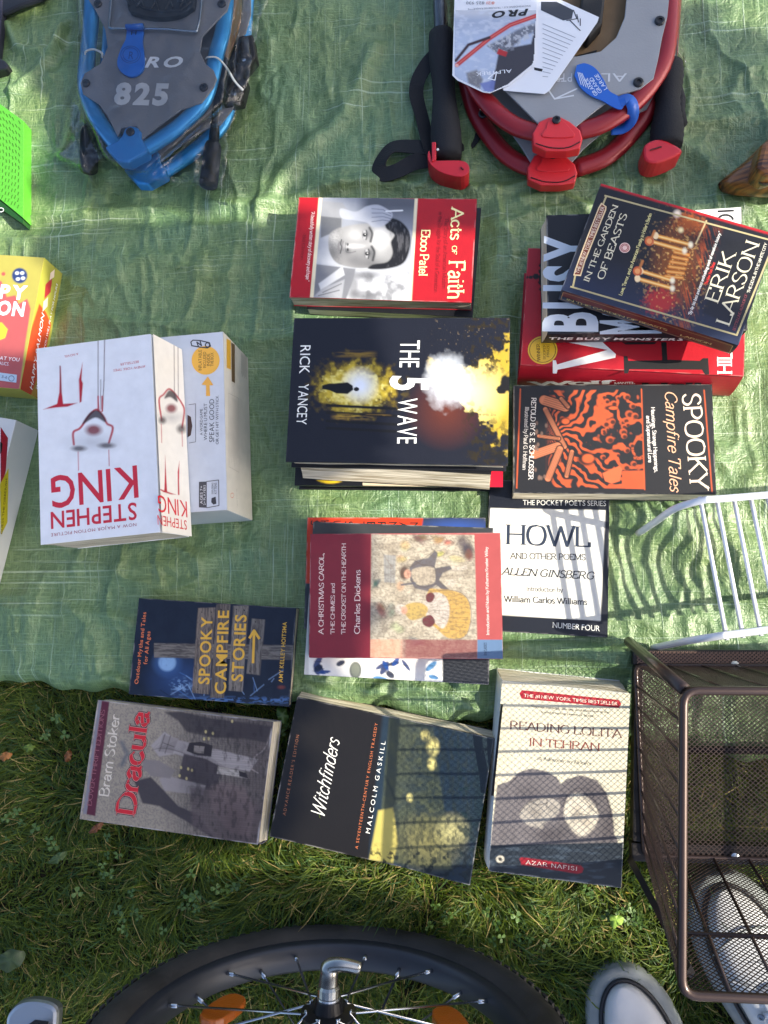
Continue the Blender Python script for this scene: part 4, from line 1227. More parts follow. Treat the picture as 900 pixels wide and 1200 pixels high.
        p.poly(zz(q, [(345, 530), (400, 545), (380, 600), (325, 590)]), (140, 132, 130), 1, .6)
        for (x0, y0, x1, y1) in ((352, 528, 332, 590), (372, 535, 352, 598), (345, 560, 385, 575)): p.line(zz(q, [(x0, y0), (x1, y1)]), .8, (50, 44, 46), .8)
        p.poly(zz(q, [(420, 600), (500, 618), (560, 650), (540, 720), (470, 740), (400, 690)]), (74, 66, 68), 1, .8)
        p.poly(zz(q, [(330, 690), (360, 680), (500, 715), (490, 750), (350, 735)]), (150, 142, 140), 1, .8)
        p.poly(zz(q, [(240, 700), (300, 684), (345, 730), (400, 790), (470, 820), (540, 915), (420, 840), (330, 790), (270, 780)]), (60, 54, 58), .95, 1.0)
        p.poly(zz(q, [(275, 620), (330, 625), (390, 660), (370, 690), (300, 680), (270, 650)]), (128, 120, 118), .95, .8)
        p.poly(zz(q, [(440, 720), (560, 730), (700, 790), (690, 930), (560, 920), (450, 860)]), (92, 80, 80), .75, 2)
        p.poly(zz(q, [(510, 720), (560, 700), (640, 720), (680, 800), (660, 900), (590, 890), (520, 800)]), (116, 100, 98), .8, 2)
        p.poly(zz(q, [(440, 560), (480, 556), (525, 570), (520, 610), (470, 606), (430, 590)]), (44, 38, 40), 1, .5)
        p.poly(zz(q, [(458, 570), (496, 574), (492, 600), (456, 594)]), (150, 140, 132), .9, .5)
        p.poly(zz(q, [(545, 645), (590, 655), (640, 665), (655, 690), (540, 672)]), (176, 168, 160), 1, .5); p.poly(zz(q, [(620, 662), (645, 668), (655, 690), (622, 682)]), (40, 34, 36), 1, .5)
        for a_, b2 in ((410, 650), (436, 655), (405, 680), (430, 690), (450, 660), (500, 520), (526, 526), (510, 545), (596, 482), (494, 546)):
            p.ell(*q(a_, b2), 1.3, 1.8, (206, 190, 130), .9, .3)
        p.line(cr(zz(q, [(745, 505), (715, 580), (680, 610), (665, 650), (690, 670)]), 5), 1.4, (150, 138, 134), .9)
        for k in range(60):
            yy = 470 + k * 8
            p.line(zz(q, [(430 + (k * 37 % 60), yy), (690 + (k * 23 % 50), yy + 20)]), .55, (44, 36, 38), .38)
        for k in range(24):
            p.line(zz(q, [(300 + k * 5, 590 - k * 2), (330 + k * 12, 560 + k * 5)]), .5, (60, 52, 54), .35)
        p.glow(*q(470, 700), 22, 30, (30, 26, 28), .45); p.glow(*q(600, 850), 20, 26, (50, 40, 42), .5); p.glow(*q(640, 520), 26, 12, (56, 48, 50), .5)
        p.noise(3, 7, .5, .7, (40, 34, 36), .55, 71, mask=np.clip((x - 400) / 60, 0, 1))
        p.line(zz(q, [(195, 560), (215, 600), (195, 640)]), 5, (84, 90, 102), .7, 2)
        p.poly(zz(q, [(122, 404), (150, 408), (98, 826), (66, 820)]), (86, 34, 50), 1, .6)
        p.poly(zz(q, [(112, 404), (122, 404), (66, 820), (54, 818)]), (128, 126, 136), 1, .6)
        p.wear(.012, (210, 205, 205), .8)
    b.art(art, .00075)
    b.text('DOVER THRIFT EDITIONS', q(84, 790), q(134, 440), 5.6, (140, 84, 92), 'series_lettering', font='serif', bold=1.0)
    b.text('Bram Stoker', q(146, 758), q(188, 458), 12, (206, 196, 180), 'author_lettering', font='black', bold=1.2, nib=40, contrast=.15, serif=True)
    b.text('Dracula', q(240, 826), q(296, 448), 23, (60, 16, 20), 'title_shadow', font='black', bold=2.3, nib=38, contrast=.35, serif=True)
    b.text('Dracula', q(240, 826), q(296, 448), 23, (190, 160, 150), 'title_outline', font='black', bold=1.8, nib=38, contrast=.25, serif=True)
    b.text('Dracula', q(240, 826), q(296, 448), 23, (196, 30, 42), 'title_lettering', font='black', bold=1.5, nib=38, contrast=.2, serif=True)

    # ---- glossy black book
    q = Z(300, 800, 3.0)
    zfw = lambda x, y: .0045 * np.clip((-y) / .11, 0, 1) ** 2 * (1 + .5 * np.sin(x * 60)) + .0014 * np.sin(y * 55) * np.clip(-y / .05, 0, 1)
    b = book('glossy black and moonlit paperback titled Witchfinders lying on the grass', [(317, 991.5), (343.5, 823), (584, 858), (549, 1023)], -.004, .012, '1a1a1c', gloss='print_gloss', zf=zfw, skew=(.006, 0))

    def art(p):
        p.fill((24, 22, 22))
        x, y = (p.U - 300) * 3, (p.V - 800) * 3
        n = fbm(p.U / 9, p.V / 9, 5, 4)
        right = np.clip((x - 440 + (y - 110) * .1) / 12, 0, 1)
        p.mix(right, (30, 46, 60))
        wedge = np.clip(.5 - p.sd(zz(q, [(470, 110), (530, 115), (620, 140), (690, 660), (620, 650), (400, 622), (440, 460)])) / 3, 0, 1)
        p.mix(wedge * (.3 + .7 * n), (78, 84, 60))
        p.mix(np.clip(.5 - p.sd(zz(q, [(430, 450), (480, 440), (500, 560), (480, 634), (398, 622)])) / 3, 0, 1) * .9, (196, 182, 96))
        p.mix(np.clip(1 - np.hypot((x - 610) / 150, (y - 560) / 120), 0, 1) * .8, (150, 142, 88))
        p.mix(np.clip(1.2 - np.hypot((x - 690) / 62, (y - 520) / 60), 0, 1) * .8, (196, 188, 128))
        for a_, b2, r_ in ((595, 185, 4), (622, 226, 6), (618, 286, 4), (540, 405, 3)): p.ell(*q(a_, b2), r_, r_ * 1.4, (240, 226, 140), 1, .6)
        for (pts, w_) in (([(640, 150), (670, 260), (700, 460)], 5), ([(640, 470), (620, 540), (660, 590), (730, 600), (760, 660)], 3.5), ([(455, 330), (490, 420), (500, 560)], 4), ([(520, 300), (600, 330), (660, 320)], 1.6), ([(560, 400), (660, 380)], 1.6)):
            p.line(cr(zz(q, pts), 6), w_ * .6, (30, 40, 42), .7, 1.6)
        p.noise(3, 8, .5, .66, (40, 48, 44), .6, 55, mask=right * np.clip((x - 480) / 40, 0, 1))
        p.noise(7, 5, .5, .66, (30, 44, 52), .6, 65, mask=right * np.clip((x - 520) / 40, 0, 1) * np.clip((520 - y) / 60, 0, 1))
        p.noise(5, 5, .55, .68, (16, 26, 30), .85, 15, mask=right * np.clip((y - 560) / 40, 0, 1))
        p.noise(6, 6, .55, .7, (20, 40, 44), .8, 25, mask=np.clip((x - 690) / 30, 0, 1))
        p.mix(np.clip((x - 750 + (y - 170) * .0) / 30, 0, 1) * .8, (20, 38, 46))
        p.wear()
    b.art(art, .0008)
    b.text('ADVANCE READER\'S EDITION', q(104, 468), q(152, 184), 3.6, (150, 96, 66), 'edition_lettering', bold=1.2, track=.25)
    b.text('A SEVENTEENTH-CENTURY ENGLISH TRAGEDY', q(358, 586), q(428, 142), 3.4, (186, 104, 62), 'subtitle_lettering', track=.2)
    b.text('MALCOLM GASKILL', q(400, 532), q(456, 206), 5.2, (222, 222, 216), 'author_lettering', track=.35)
    b.text('Witchfinders', q(238, 480), q(294, 205), 17, (230, 228, 220), 'title_lettering', font='serif', serif=False, bold=.8, slant=.45, contrast=.35)

    # ---- cream book
    q = Z(550, 780, 4.2857)
    b = book('cream paperback titled Reading Lolita in Tehran with two veiled heads, under the basket shadow', [(590.5, 798), (744.5, 813), (722, 1040), (570, 1020)], -.004, .024, 'cfd2d0', skew=(-.006, .011), gloss='print_satin')

    def art(p):
        p.fill((216, 208, 182))
        x, y = (p.U - 550) * 4.2857, (p.V - 780) * 4.2857
        gy = (96, 92, 94)
        p.poly(zz(q, [(140, 600), (200, 580), (250, 535), (310, 516), (380, 528), (440, 560), (462, 600), (462, 900), (104, 905)]), (112, 106, 106), 1, .8)
        p.poly(zz(q, [(455, 600), (490, 570), (560, 550), (640, 575), (690, 640), (720, 740), (728, 850), (745, 870), (745, 900), (440, 900)]), (104, 98, 98), 1, .8)
        p.poly(zz(q, [(255, 740), (290, 690), (360, 665), (430, 672), (455, 700), (440, 750), (380, 790), (365, 820), (330, 810), (290, 800), (262, 770)]), (170, 162, 150), 1, 1.2, True)
        p.poly(zz(q, [(478, 710), (500, 660), (545, 640), (600, 670), (645, 730), (640, 790), (600, 840), (560, 858), (520, 830), (480, 770)]), (206, 196, 176), 1, 1.2, True)
        for pts in ([(250, 740), (300, 690), (380, 665), (460, 668)], [(300, 680), (340, 700), (390, 690)], [(390, 670), (388, 715)], [(470, 700), (500, 640), (560, 615), (620, 650), (650, 740)], [(480, 690), (540, 640)], [(560, 650), (640, 740)], [(580, 640), (648, 700)], [(660, 600), (700, 700), (720, 800)], [(180, 620), (240, 560)], [(520, 750), (560, 745), (600, 752)]):
            p.line(cr(zz(q, pts), 4), 1.0, (54, 50, 52), .8)
        p.glow(*q(300, 640), 18, 14, (80, 74, 76), .5); p.glow(*q(600, 620), 16, 10, (80, 74, 76), .5); p.glow(*q(700, 820), 10, 20, (70, 64, 66), .6); p.glow(*q(400, 850), 20, 10, (64, 58, 60), .7); p.glow(*q(330, 740), 8, 6, (120, 112, 104), .6); p.glow(*q(540, 740), 5, 8, (150, 140, 126), .6); p.glow(*q(590, 790), 8, 8, (170, 158, 140), .7)
        p.noise(7, 12, .5, .75, (70, 66, 68), .5, 7, mask=np.clip((y - 600) / 60, 0, 1) * np.clip((895 - y) / 8, 0, 1) * np.clip((x - 120) / 60, 0, 1) * np.clip((720 - x) / 40, 0, 1) * .6)
        p.mix(np.clip((y - 900 + (x - 100) * .02) / 4, 0, 1), (34, 42, 50))
        p.noise(14, 4, .55, .75, (64, 76, 88), .7, 29, mask=np.clip((y - 905) / 10, 0, 1))
        p.ell(*q(155, 972), 4.8, 4.2, (206, 198, 178), 1, .15); p.ell(*q(155, 972), 2.2, 2.2, (60, 60, 56), 1, .3)
        p.poly(zz(q, [(252, 970), (262, 962), (560, 1004), (574, 1020), (566, 1040), (545, 1046), (262, 1000)]), (142, 22, 36), 1, .5)
        p.wear(.008)
    b.art(art, .0008)
    b.poly(zz(q, [(252, 140), (264, 123), (750, 172), (764, 192), (750, 212), (262, 166)]), (158, 24, 38), 'banner')
    b.text('THE #1 NEW YORK TIMES BESTSELLER', q(272, 157), q(746, 200), 3.8, (232, 220, 200), 'banner_lettering')
    rd = (98, 60, 52)
    b.text('READING LOLITA', q(202, 318), q(766, 364), 9.6, rd, 'title_lettering', font='serif', bold=1.0, contrast=.25)
    b.text('IN TEHRAN', q(298, 402), q(656, 430), 9.2, (132, 62, 52), 'title_lettering', font='serif', bold=1.0, contrast=.25)
    b.text('"Resonant and deeply affecting, an eloquent brief on the', q(308, 210), q(700, 240), 2.6, (120, 112, 96), 'quote_lettering', font='serif')
    b.text('transformative power of fiction."', q(360, 238), q(640, 260), 2.6, (120, 112, 96), 'quote_lettering', font='serif')
    b.text('A Memoir in Books', q(340, 474), q(610, 500), 4, (130, 124, 110), 'subtitle_lettering', font='serif', slant=.3)
    b.text('AZAR NAFISI', q(284, 996), q(542, 1030), 4.4, (216, 190, 180), 'author_lettering', font='serif', bold=1.1, track=.2)
    s = b.side('spine')
    s.poly(zz(q, [(158, 192), (170, 194), (122, 655), (110, 652)]), (40, 34, 40), 'spine_band')

    # ---- the very thick white novel, upside down
    q = Z(40, 380, 4.6158)
    b = book('very thick white Stephen King paperback with red lettering, upside down on the word game box', [(184.5, 625), (44.5, 638), (46, 409), (180.5, 390)], .0848, .135, 'dfe0de', skew=(-.013, 0), gloss='print_gloss', tarp=False)

    def art(p):
        p.fill((222, 226, 232))  # white paper cooled in the colour, as lying in shade
        x, y = (p.U - 40) * 4.6158, (p.V - 380) * 4.6158
        r_ = (176, 26, 44)
        for pts, w_ in (([(346, 90), (346, 400), (352, 470)], .9), ([(381, 75), (378, 300), (370, 470)], 1.0), ([(360, 300), (360, 460)], .7)):
            p.line(zz(q, pts), w_, (60, 22, 28), .9)
        for x0 in (346, 368): p.line(zz(q, [(x0, 390), (x0, 470)]), 1.8, r_, .9)
        # plain abstract mark of the same size: arch, smudge and drips
        p.line(cr(zz(q, [(215, 650), (212, 585), (250, 560), (300, 490), (340, 462), (375, 500), (395, 538), (425, 560), (405, 640)]), 6), 2.6, r_, .9)
        p.poly(zz(q, [(262, 540), (300, 480), (345, 465), (380, 500), (385, 530), (330, 505)]), (44, 34, 40), .9, 1, True)
        p.ell(*q(322, 572), 9, 6, (120, 26, 38), .9, .4)
        p.ell(*q(322, 640), 22, 8, (120, 124, 136), .35, .9)
        p.ell(*q(242, 672), 8, 3, (50, 36, 40), .8, .5); p.ell(*q(392, 656), 9, 3, (50, 36, 40), .8, .5)
        for x0, y0, y1 in ((238, 690, 790), (404, 680, 766)): p.line(zz(q, [(x0, y0), (x0 + 2, y1)]), .9, r_, .9)
        # the drip-drawn pair of letters
        p.poly(zz(q, [(50, 460), (120, 432), (234, 426), (180, 446), (120, 450)]), r_, 1, .5)
        p.poly(zz(q, [(122, 440), (136, 370), (139, 225), (144, 226), (150, 370), (158, 436)]), r_, 1, .5)
        p.line(zz(q, [(139, 225), (145, 370)]), .8, (50, 30, 34), .8)
        p.poly(zz(q, [(246, 424), (242, 300), (262, 205), (256, 300), (264, 320), (256, 420)]), r_, 1, .5)
        p.wear(.004, (250, 250, 250), .4)
    b.art(art, .0008)
    rk = (190, 38, 58)
    b.text('KING', q(566, 764), q(80, 828), 36, rk, 'author_lettering', off=.012)
    b.text('STEPHEN', q(558, 964), q(84, 1018), 19, rk, 'author_lettering', off=.012)
    b.text('NOW A MAJOR MOTION PICTURE', q(554, 1074), q(90, 1132), 3.6, (150, 60, 76), 'small_print', track=.12)
    b.text('#1 NEW YORK TIMES', q(602, 222), q(428, 244), 2.8, (190, 90, 100), 'small_print')
    b.text('BESTSELLER', q(566, 196), q(464, 212), 2.8, (190, 90, 100), 'small_print')
    b.text('A NOVEL', q(240, 154), q(162, 170), 2.6, (190, 90, 100), 'small_print')
    s = b.side('spine')

    def sart(p):
        p.fill((228, 224, 214))  # same white warmed in the colour, as facing the sun
        r_ = (176, 26, 44)
        for x0 in (757, 778): p.line(zz(q, [(x0, 100), (x0 + 2, 400)]), .8, (60, 22, 28), .8)
        p.line(cr(zz(q, [(690, 520), (676, 410), (700, 380), (730, 350), (765, 380), (800, 430), (812, 470), (800, 560)]), 6), 2.0, r_, .9)
        p.poly(zz(q, [(705, 400), (730, 358), (765, 375), (775, 420), (738, 395)]), (44, 34, 40), .9, 1, True)
        p.ell(*q(742, 455), 6, 5, (120, 26, 38), .9, .4); p.ell(*q(742, 505), 11, 5, (110, 112, 124), .4, .9)
        p.ell(*q(694, 520), 4, 4, (50, 36, 40), .8, .5); p.ell(*q(796, 566), 5, 5, (50, 36, 40), .8, .5)
        for x0, y0, y1 in ((688, 540, 640), (800, 580, 660)): p.line(zz(q, [(x0, y0), (x0 + 2, y1)]), .8, r_, .9)
        p.poly(zz(q, [(664, 884), (712, 902), (768, 922), (740, 920), (700, 908)]), r_, 1, .4)
        p.poly(zz(q, [(704, 904), (706, 850), (709, 708), (716, 850), (720, 912)]), r_, 1, .4)
        p.poly(zz(q, [(778, 924), (776, 800), (786, 740), (784, 850), (786, 922)]), r_, 1, .4)
    s.art(sart, .0008, name='spine_art')
    s.text('KING', q(828, 960), q(664, 922), 12, (196, 24, 40), 'spine_lettering')
    s.text('STEPHEN', q(826, 1062), q(664, 1030), 7, (196, 24, 40), 'spine_lettering')


build_books()

# ------------------------------------------------------------------ cartons
def build_cartons():
    # white word game box beside the thick novel
    f = carton('white game box with yellow disc and black lettering, half hidden behind the thick white book', [(108, 402), (263, 389), (264.5, 597), (112, 609)], 0, .084, 'c9ccd0', skew=(.004, 0))
    q = Z(150, 380, 4.6125)
    t = f['top']

    def art(p):
        p.fill((206, 212, 220)); p.wear(.006)  # white card with the cool tone of shade put into its colour
        p.noise(20, 20, .5, .7, (196, 202, 212), .4, 3)
    t.art(art, .0012, name='box_art', m=MATS['print_gloss'])
    t.poly([q(420 + 76 * math.cos(a), 195 + 78 * math.sin(a)) for a in np.linspace(0, 2 * math.pi, 30)[:-1]], (232, 176, 70), 'yellow_disc')
    bk = (58, 58, 62)
    t.lines([zz(q, [(340, 96), (352, 86), (390, 88), (440, 100), (446, 118), (430, 128), (390, 124), (345, 116), (340, 96)]), zz(q, [(380, 118), (372, 96), (398, 116), (390, 92)]), [q(430 + 12 * math.cos(a), 112 + 12 * math.sin(a)) for a in np.linspace(0, 6.28, 10)]], 1.3, bk, 'logo_lettering')
    for s_, x, y0, y1, h in (('INFLATABLE', 398, 250, 138, 3.6), ('INCLUDED', 422, 236, 148, 3.4), ('INSIDE', 442, 226, 158, 3.4), ('THE BOX', 462, 228, 152, 3.4)):
        t.text(s_, q(x, y0), q(x, y1), h, (96, 70, 40), 'disc_lettering')
    t.poly(zz(q, [(432, 282), (462, 330), (442, 330), (444, 388), (422, 388), (422, 330), (398, 326)]), (226, 168, 72), 'yellow_arrow')
    for s_, x, y0, y1, h in (('A WORD GAME', 404, 600, 456, 3.2), ('WHERE U MUST', 428, 628, 426, 3.8), ('SPEAK GOOD', 466, 638, 402, 5.6), ('OR GET HIT WITH STICK', 490, 650, 384, 3.2)):
        t.text(s_, q(x, y0), q(x, y1), h, (70, 72, 78), 'slogan_lettering')
    t.poly(zz(q, [(384, 852), (426, 850), (426, 992), (384, 990)]), (70, 70, 74), 'age_panel')
    t.lines([zz(q, [(426, 850), (490, 842), (492, 980), (426, 992)])], .9, (90, 90, 94), 'maker_border')
    t.text('AGES 7+', q(404, 972), q(404, 872), 3, (220, 220, 220), 'age_lettering'); t.text('2+ PLAYERS', q(420, 978), q(420, 868), 2.6, (220, 220, 220), 'age_lettering')
    t.text('EXPLODING', q(462, 918), q(462, 856), 2.2, bk, 'maker_lettering'); t.text('KITTENS', q(480, 918), q(480, 856), 2.8, bk, 'maker_lettering')
    t.poly(zz(q, [(452, 940), (474, 932), (478, 970), (462, 975), (450, 962)]), bk, 'maker_mark')
    t.lines([zz(q, [(330, 435), (366, 430)]), zz(q, [(366, 430), (366, 636), (332, 642)])], .7, (120, 122, 126), 'drawn_outline')
    t.poly(zz(q, [(322, 490), (340, 500), (348, 550), (340, 600), (322, 612)]), (70, 50, 46), 'drawn_shape')
    r = f['right']

    def art2(p):
        p.fill((206, 202, 192)); p.noise(10, 10, .5, .8, (190, 188, 180), .4, 5)  # white card with warm sunlight put into its colour
    r.art(art2, .0012, name='box_side_art', m=MATS['print_satin'])
    r.poly(zz(q, [(532, 78), (555, 88), (556, 245), (533, 235)]), (196, 150, 40), 'yellow_panel')
    r.poly(zz(q, [(558, 98), (577, 110), (578, 318), (560, 308)]), (92, 70, 44), 'brown_panel')
    r.lines([zz(q, [(612 + k * 3.6, 152 + k * 2.2), (612 + k * 3.6 + .6, 250 + k * 2.2 + (30 if k % 3 else 20))]) for k in range(9)], .5, (60, 64, 70), 'barcode')
    r.lines([zz(q, [(543, 372), (597, 400), (600, 800), (545, 770), (543, 372)])], .5, (160, 156, 148), 'text_frame')
    for k in range(9):
        r.lines([zz(q, [(548 + k * 5.4, 392 + k * 2.6), (549 + k * 5.4, 760 + k * 2.4 - (k * 37 % 60))])], .5, (172, 168, 160), 'small_print')
    r.lines([[q(562 + 9 * math.cos(a), 925 + 13 * math.sin(a)) for a in np.linspace(0, 6.28, 10)]], .7, (196, 120, 90), 'round_mark')
    r.text('CE', q(684, 1035), q(682, 1008), 2.4, (60, 60, 64), 'safety_mark')
    r.text('FABRIQUE EN CHINE', q(590, 990), q(588, 890), 1.6, (120, 118, 112), 'small_print')

    # lime and coral card game box at the left edge
    f = carton('lime green and coral Happy Salmon game box at the left edge of the tarp', [(-84, 292), (51.5, 303), (24, 455), (-110, 446)], 0, .042, 'b8ae48')
    q = Z(0, 280, 2.8125)
    t = f['top']; q5 = Z(0, 280, 3.0)
    lim = (172, 164, 80); crl = (176, 88, 88)

    def art(p):
        p.fill(lim)
        p.poly([(-90, 322), (-20, 318), (2, 330), (8, 348), (18, 346), (22, 356), (32, 350), (36, 362), (30, 400), (22, 460), (-120, 450)], crl, 1, .6)
        x, y = p.U, p.V
        p.ell(4, 321, 2.3, 2.3, (214, 84, 80), 1, .2)
        p.ell(23, 323, 9, 9, (44, 62, 110), 1, .1)
        for a_, b2 in ((20, 320), (26, 320), (21, 327), (27, 326)): p.ell(a_, b2, 2.4, 2, (214, 222, 232), 1, .2)
        p.poly([(-10, 378), (2, 378), (9, 386), (6, 396), (-10, 402)], (206, 196, 60), 1, .6)
    t.art(art, .001, name='box_art', m=MATS['print_gloss'])
    wh = (230, 232, 238)
    t.text('HAPPY', q(-150, 186), q(88, 200), 15, (214, 226, 240), 'title_lettering', off=.04); t.text('SALMON', q(-170, 238), q(80, 254), 15, (214, 226, 240), 'title_lettering', off=.04)
    t.text('THE GAME THAT YOU', q(-110, 388), q(64, 404), 4, wh, 'slogan_lettering'); t.text('PLAY IN ITALICS.', q(-60, 408), q(30, 418), 3.6, wh, 'slogan_lettering')
    t.poly(zz(q, [(-20, 438), (56, 448), (54, 474), (-20, 464)]), (176, 196, 214), 'info_panel'); t.text('3-6', q(4, 458), q(24, 461), 3, (40, 50, 90), 'info_lettering')
    t.lines([[q(38 + 9 * math.cos(a), 460 + 9 * math.sin(a)) for a in np.linspace(0, 6.28, 12)]], .7, (40, 50, 90), 'info_mark')
    r = f['right']

    def art2(p):
        p.fill((170, 168, 72))
        p.poly([(46, 356), (54, 366), (60, 380), (52, 420), (30, 480), (10, 470)], (206, 74, 40), 1, .7)
        p.poly([(20, 420), (60, 428), (48, 480), (10, 470)], (150, 40, 40), .5, .6)  # shadow over the lower end, put into the side's colour
    r.art(art2, .001, name='box_side_art', m=MATS['print_gloss'])
    r.text('HAPPY SALMON', q(106, 500), q(146, 250), 5.6, wh, 'side_lettering', slant=.2)
    r.text('THE GAME THAT YOU WILL PLAY FOR HOURS', q(122, 500), q(190, 150), 3.0, wh, 'side_lettering', slant=.2)
    for y0, c_ in ((205, (220, 200, 180)), (160, (190, 60, 60)), (150, (190, 60, 60))):
        pass
    r.poly(zz(q, [(143, 206), (158, 192), (156, 222), (140, 240)]), (220, 200, 180), 'side_panel'); r.poly(zz(q, [(150, 150), (172, 128), (166, 176), (146, 198)]), (160, 44, 50), 'side_panel')
    r.poly(zz(q, [(166, 112), (180, 100), (178, 126), (163, 136)]), (220, 200, 180), 'side_panel')

    # red, yellow and white box cut by the left edge
    f = carton('white edged game box with red, black and yellow bands cut by the left photo edge', [(-60, 478), (0, 490), (-14, 700), (-75, 690)], 0, .048, 'cfcfcc')
    q = Z(0, 280, 3.0)
    r = f['right']
    r.poly(zz(q, [(2, 660), (28, 700), (20, 816), (2, 880)]), (168, 28, 52), 'red_band'); r.poly(zz(q, [(0, 862), (30, 806), (26, 996), (4, 1040)]), (202, 186, 32), 'yellow_band')
    r.poly(zz(q, [(0, 712), (9, 720), (5, 750), (0, 756)]), (20, 18, 20), 'black_mark')
    r.text('GUESS THE GIBBERISH', q(8, 1038), q(26, 842), 3.6, (70, 60, 20), 'side_lettering')

    # bright green box with dashes (a corner of it)
    root = thing('game_box', 'bright lime green box printed with dark dashes, cut by the left photo edge', 'box', at(0, 190, 0))
    px = [(-90, 56), (28, 142), (27.5, 256), (-90, 160)]
    b_ = slab('carton', px, .002, .020, mat('card_lime', (84, 166, 48), .4, coat=.3, var=.03), root, bev=.0006)
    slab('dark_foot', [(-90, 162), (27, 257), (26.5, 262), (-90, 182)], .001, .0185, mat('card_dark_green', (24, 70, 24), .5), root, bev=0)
    t = Face(at(0, 190, .020), (1, 0, 0), (0, 1, 0), .3, .3, b_, None, .0001)
    seg = []
    for i in range(-2, 10):
        for j in range(0, 17):
            x = -4 + i * 3.7; y = 126 + j * 7.6 + i * 2.0 + (i % 2) * 1.5
            if 121 + x * .72 + 4 < y < 256 - (28 - x) * .8 - 5 and x < 25:
                a = .5 - abs(j - 8) * .12 + .9
                seg.append([(x, y), (x + 2.6 * math.cos(a) * (1 if j < 8 else -1) * .8, y + 3.6)])
    t.lines(seg, 1.0, (50, 96, 20), 'dash_print')
    t2 = Face(at(0, 245, .0185), (1, 0, 0), (0, 1, 0), .3, .3, root, None, .0002)
    t2.lines([[(1 + 3.4 * math.cos(a), 246 + 2.4 * math.sin(a)) for a in np.linspace(0, 6.28, 10)]], 1.0, (220, 220, 220), 'logo_mark')


# ------------------------------------------------------------------ snowshoes
def pxy(pts, z): return [at(x, y, z) for x, y in pts]


def slab(name, px, z0, z1, m, root, sm=False, bev=.0006, n=4):
    pts = cr(px, n, True) if sm else px
    o = MB().prism(pxy(pts, z1), z0, z1).out(name, m, root)
    if bev: bevel(o, bev, 2)
    return o


def rivet(px, py, z, root, r=.0052):
    c = at(px, py, z)
    o = MB().lathe(c, (0, 0, 1), [(0, r), (.0018, r), (.0026, r * .8), (.0026, r * .45), (.0012, r * .4), (.0012, 0.0001)], 16).out('rivet', mat('black_rivet', (30, 31, 34), .35), root, smooth=False)
    return o


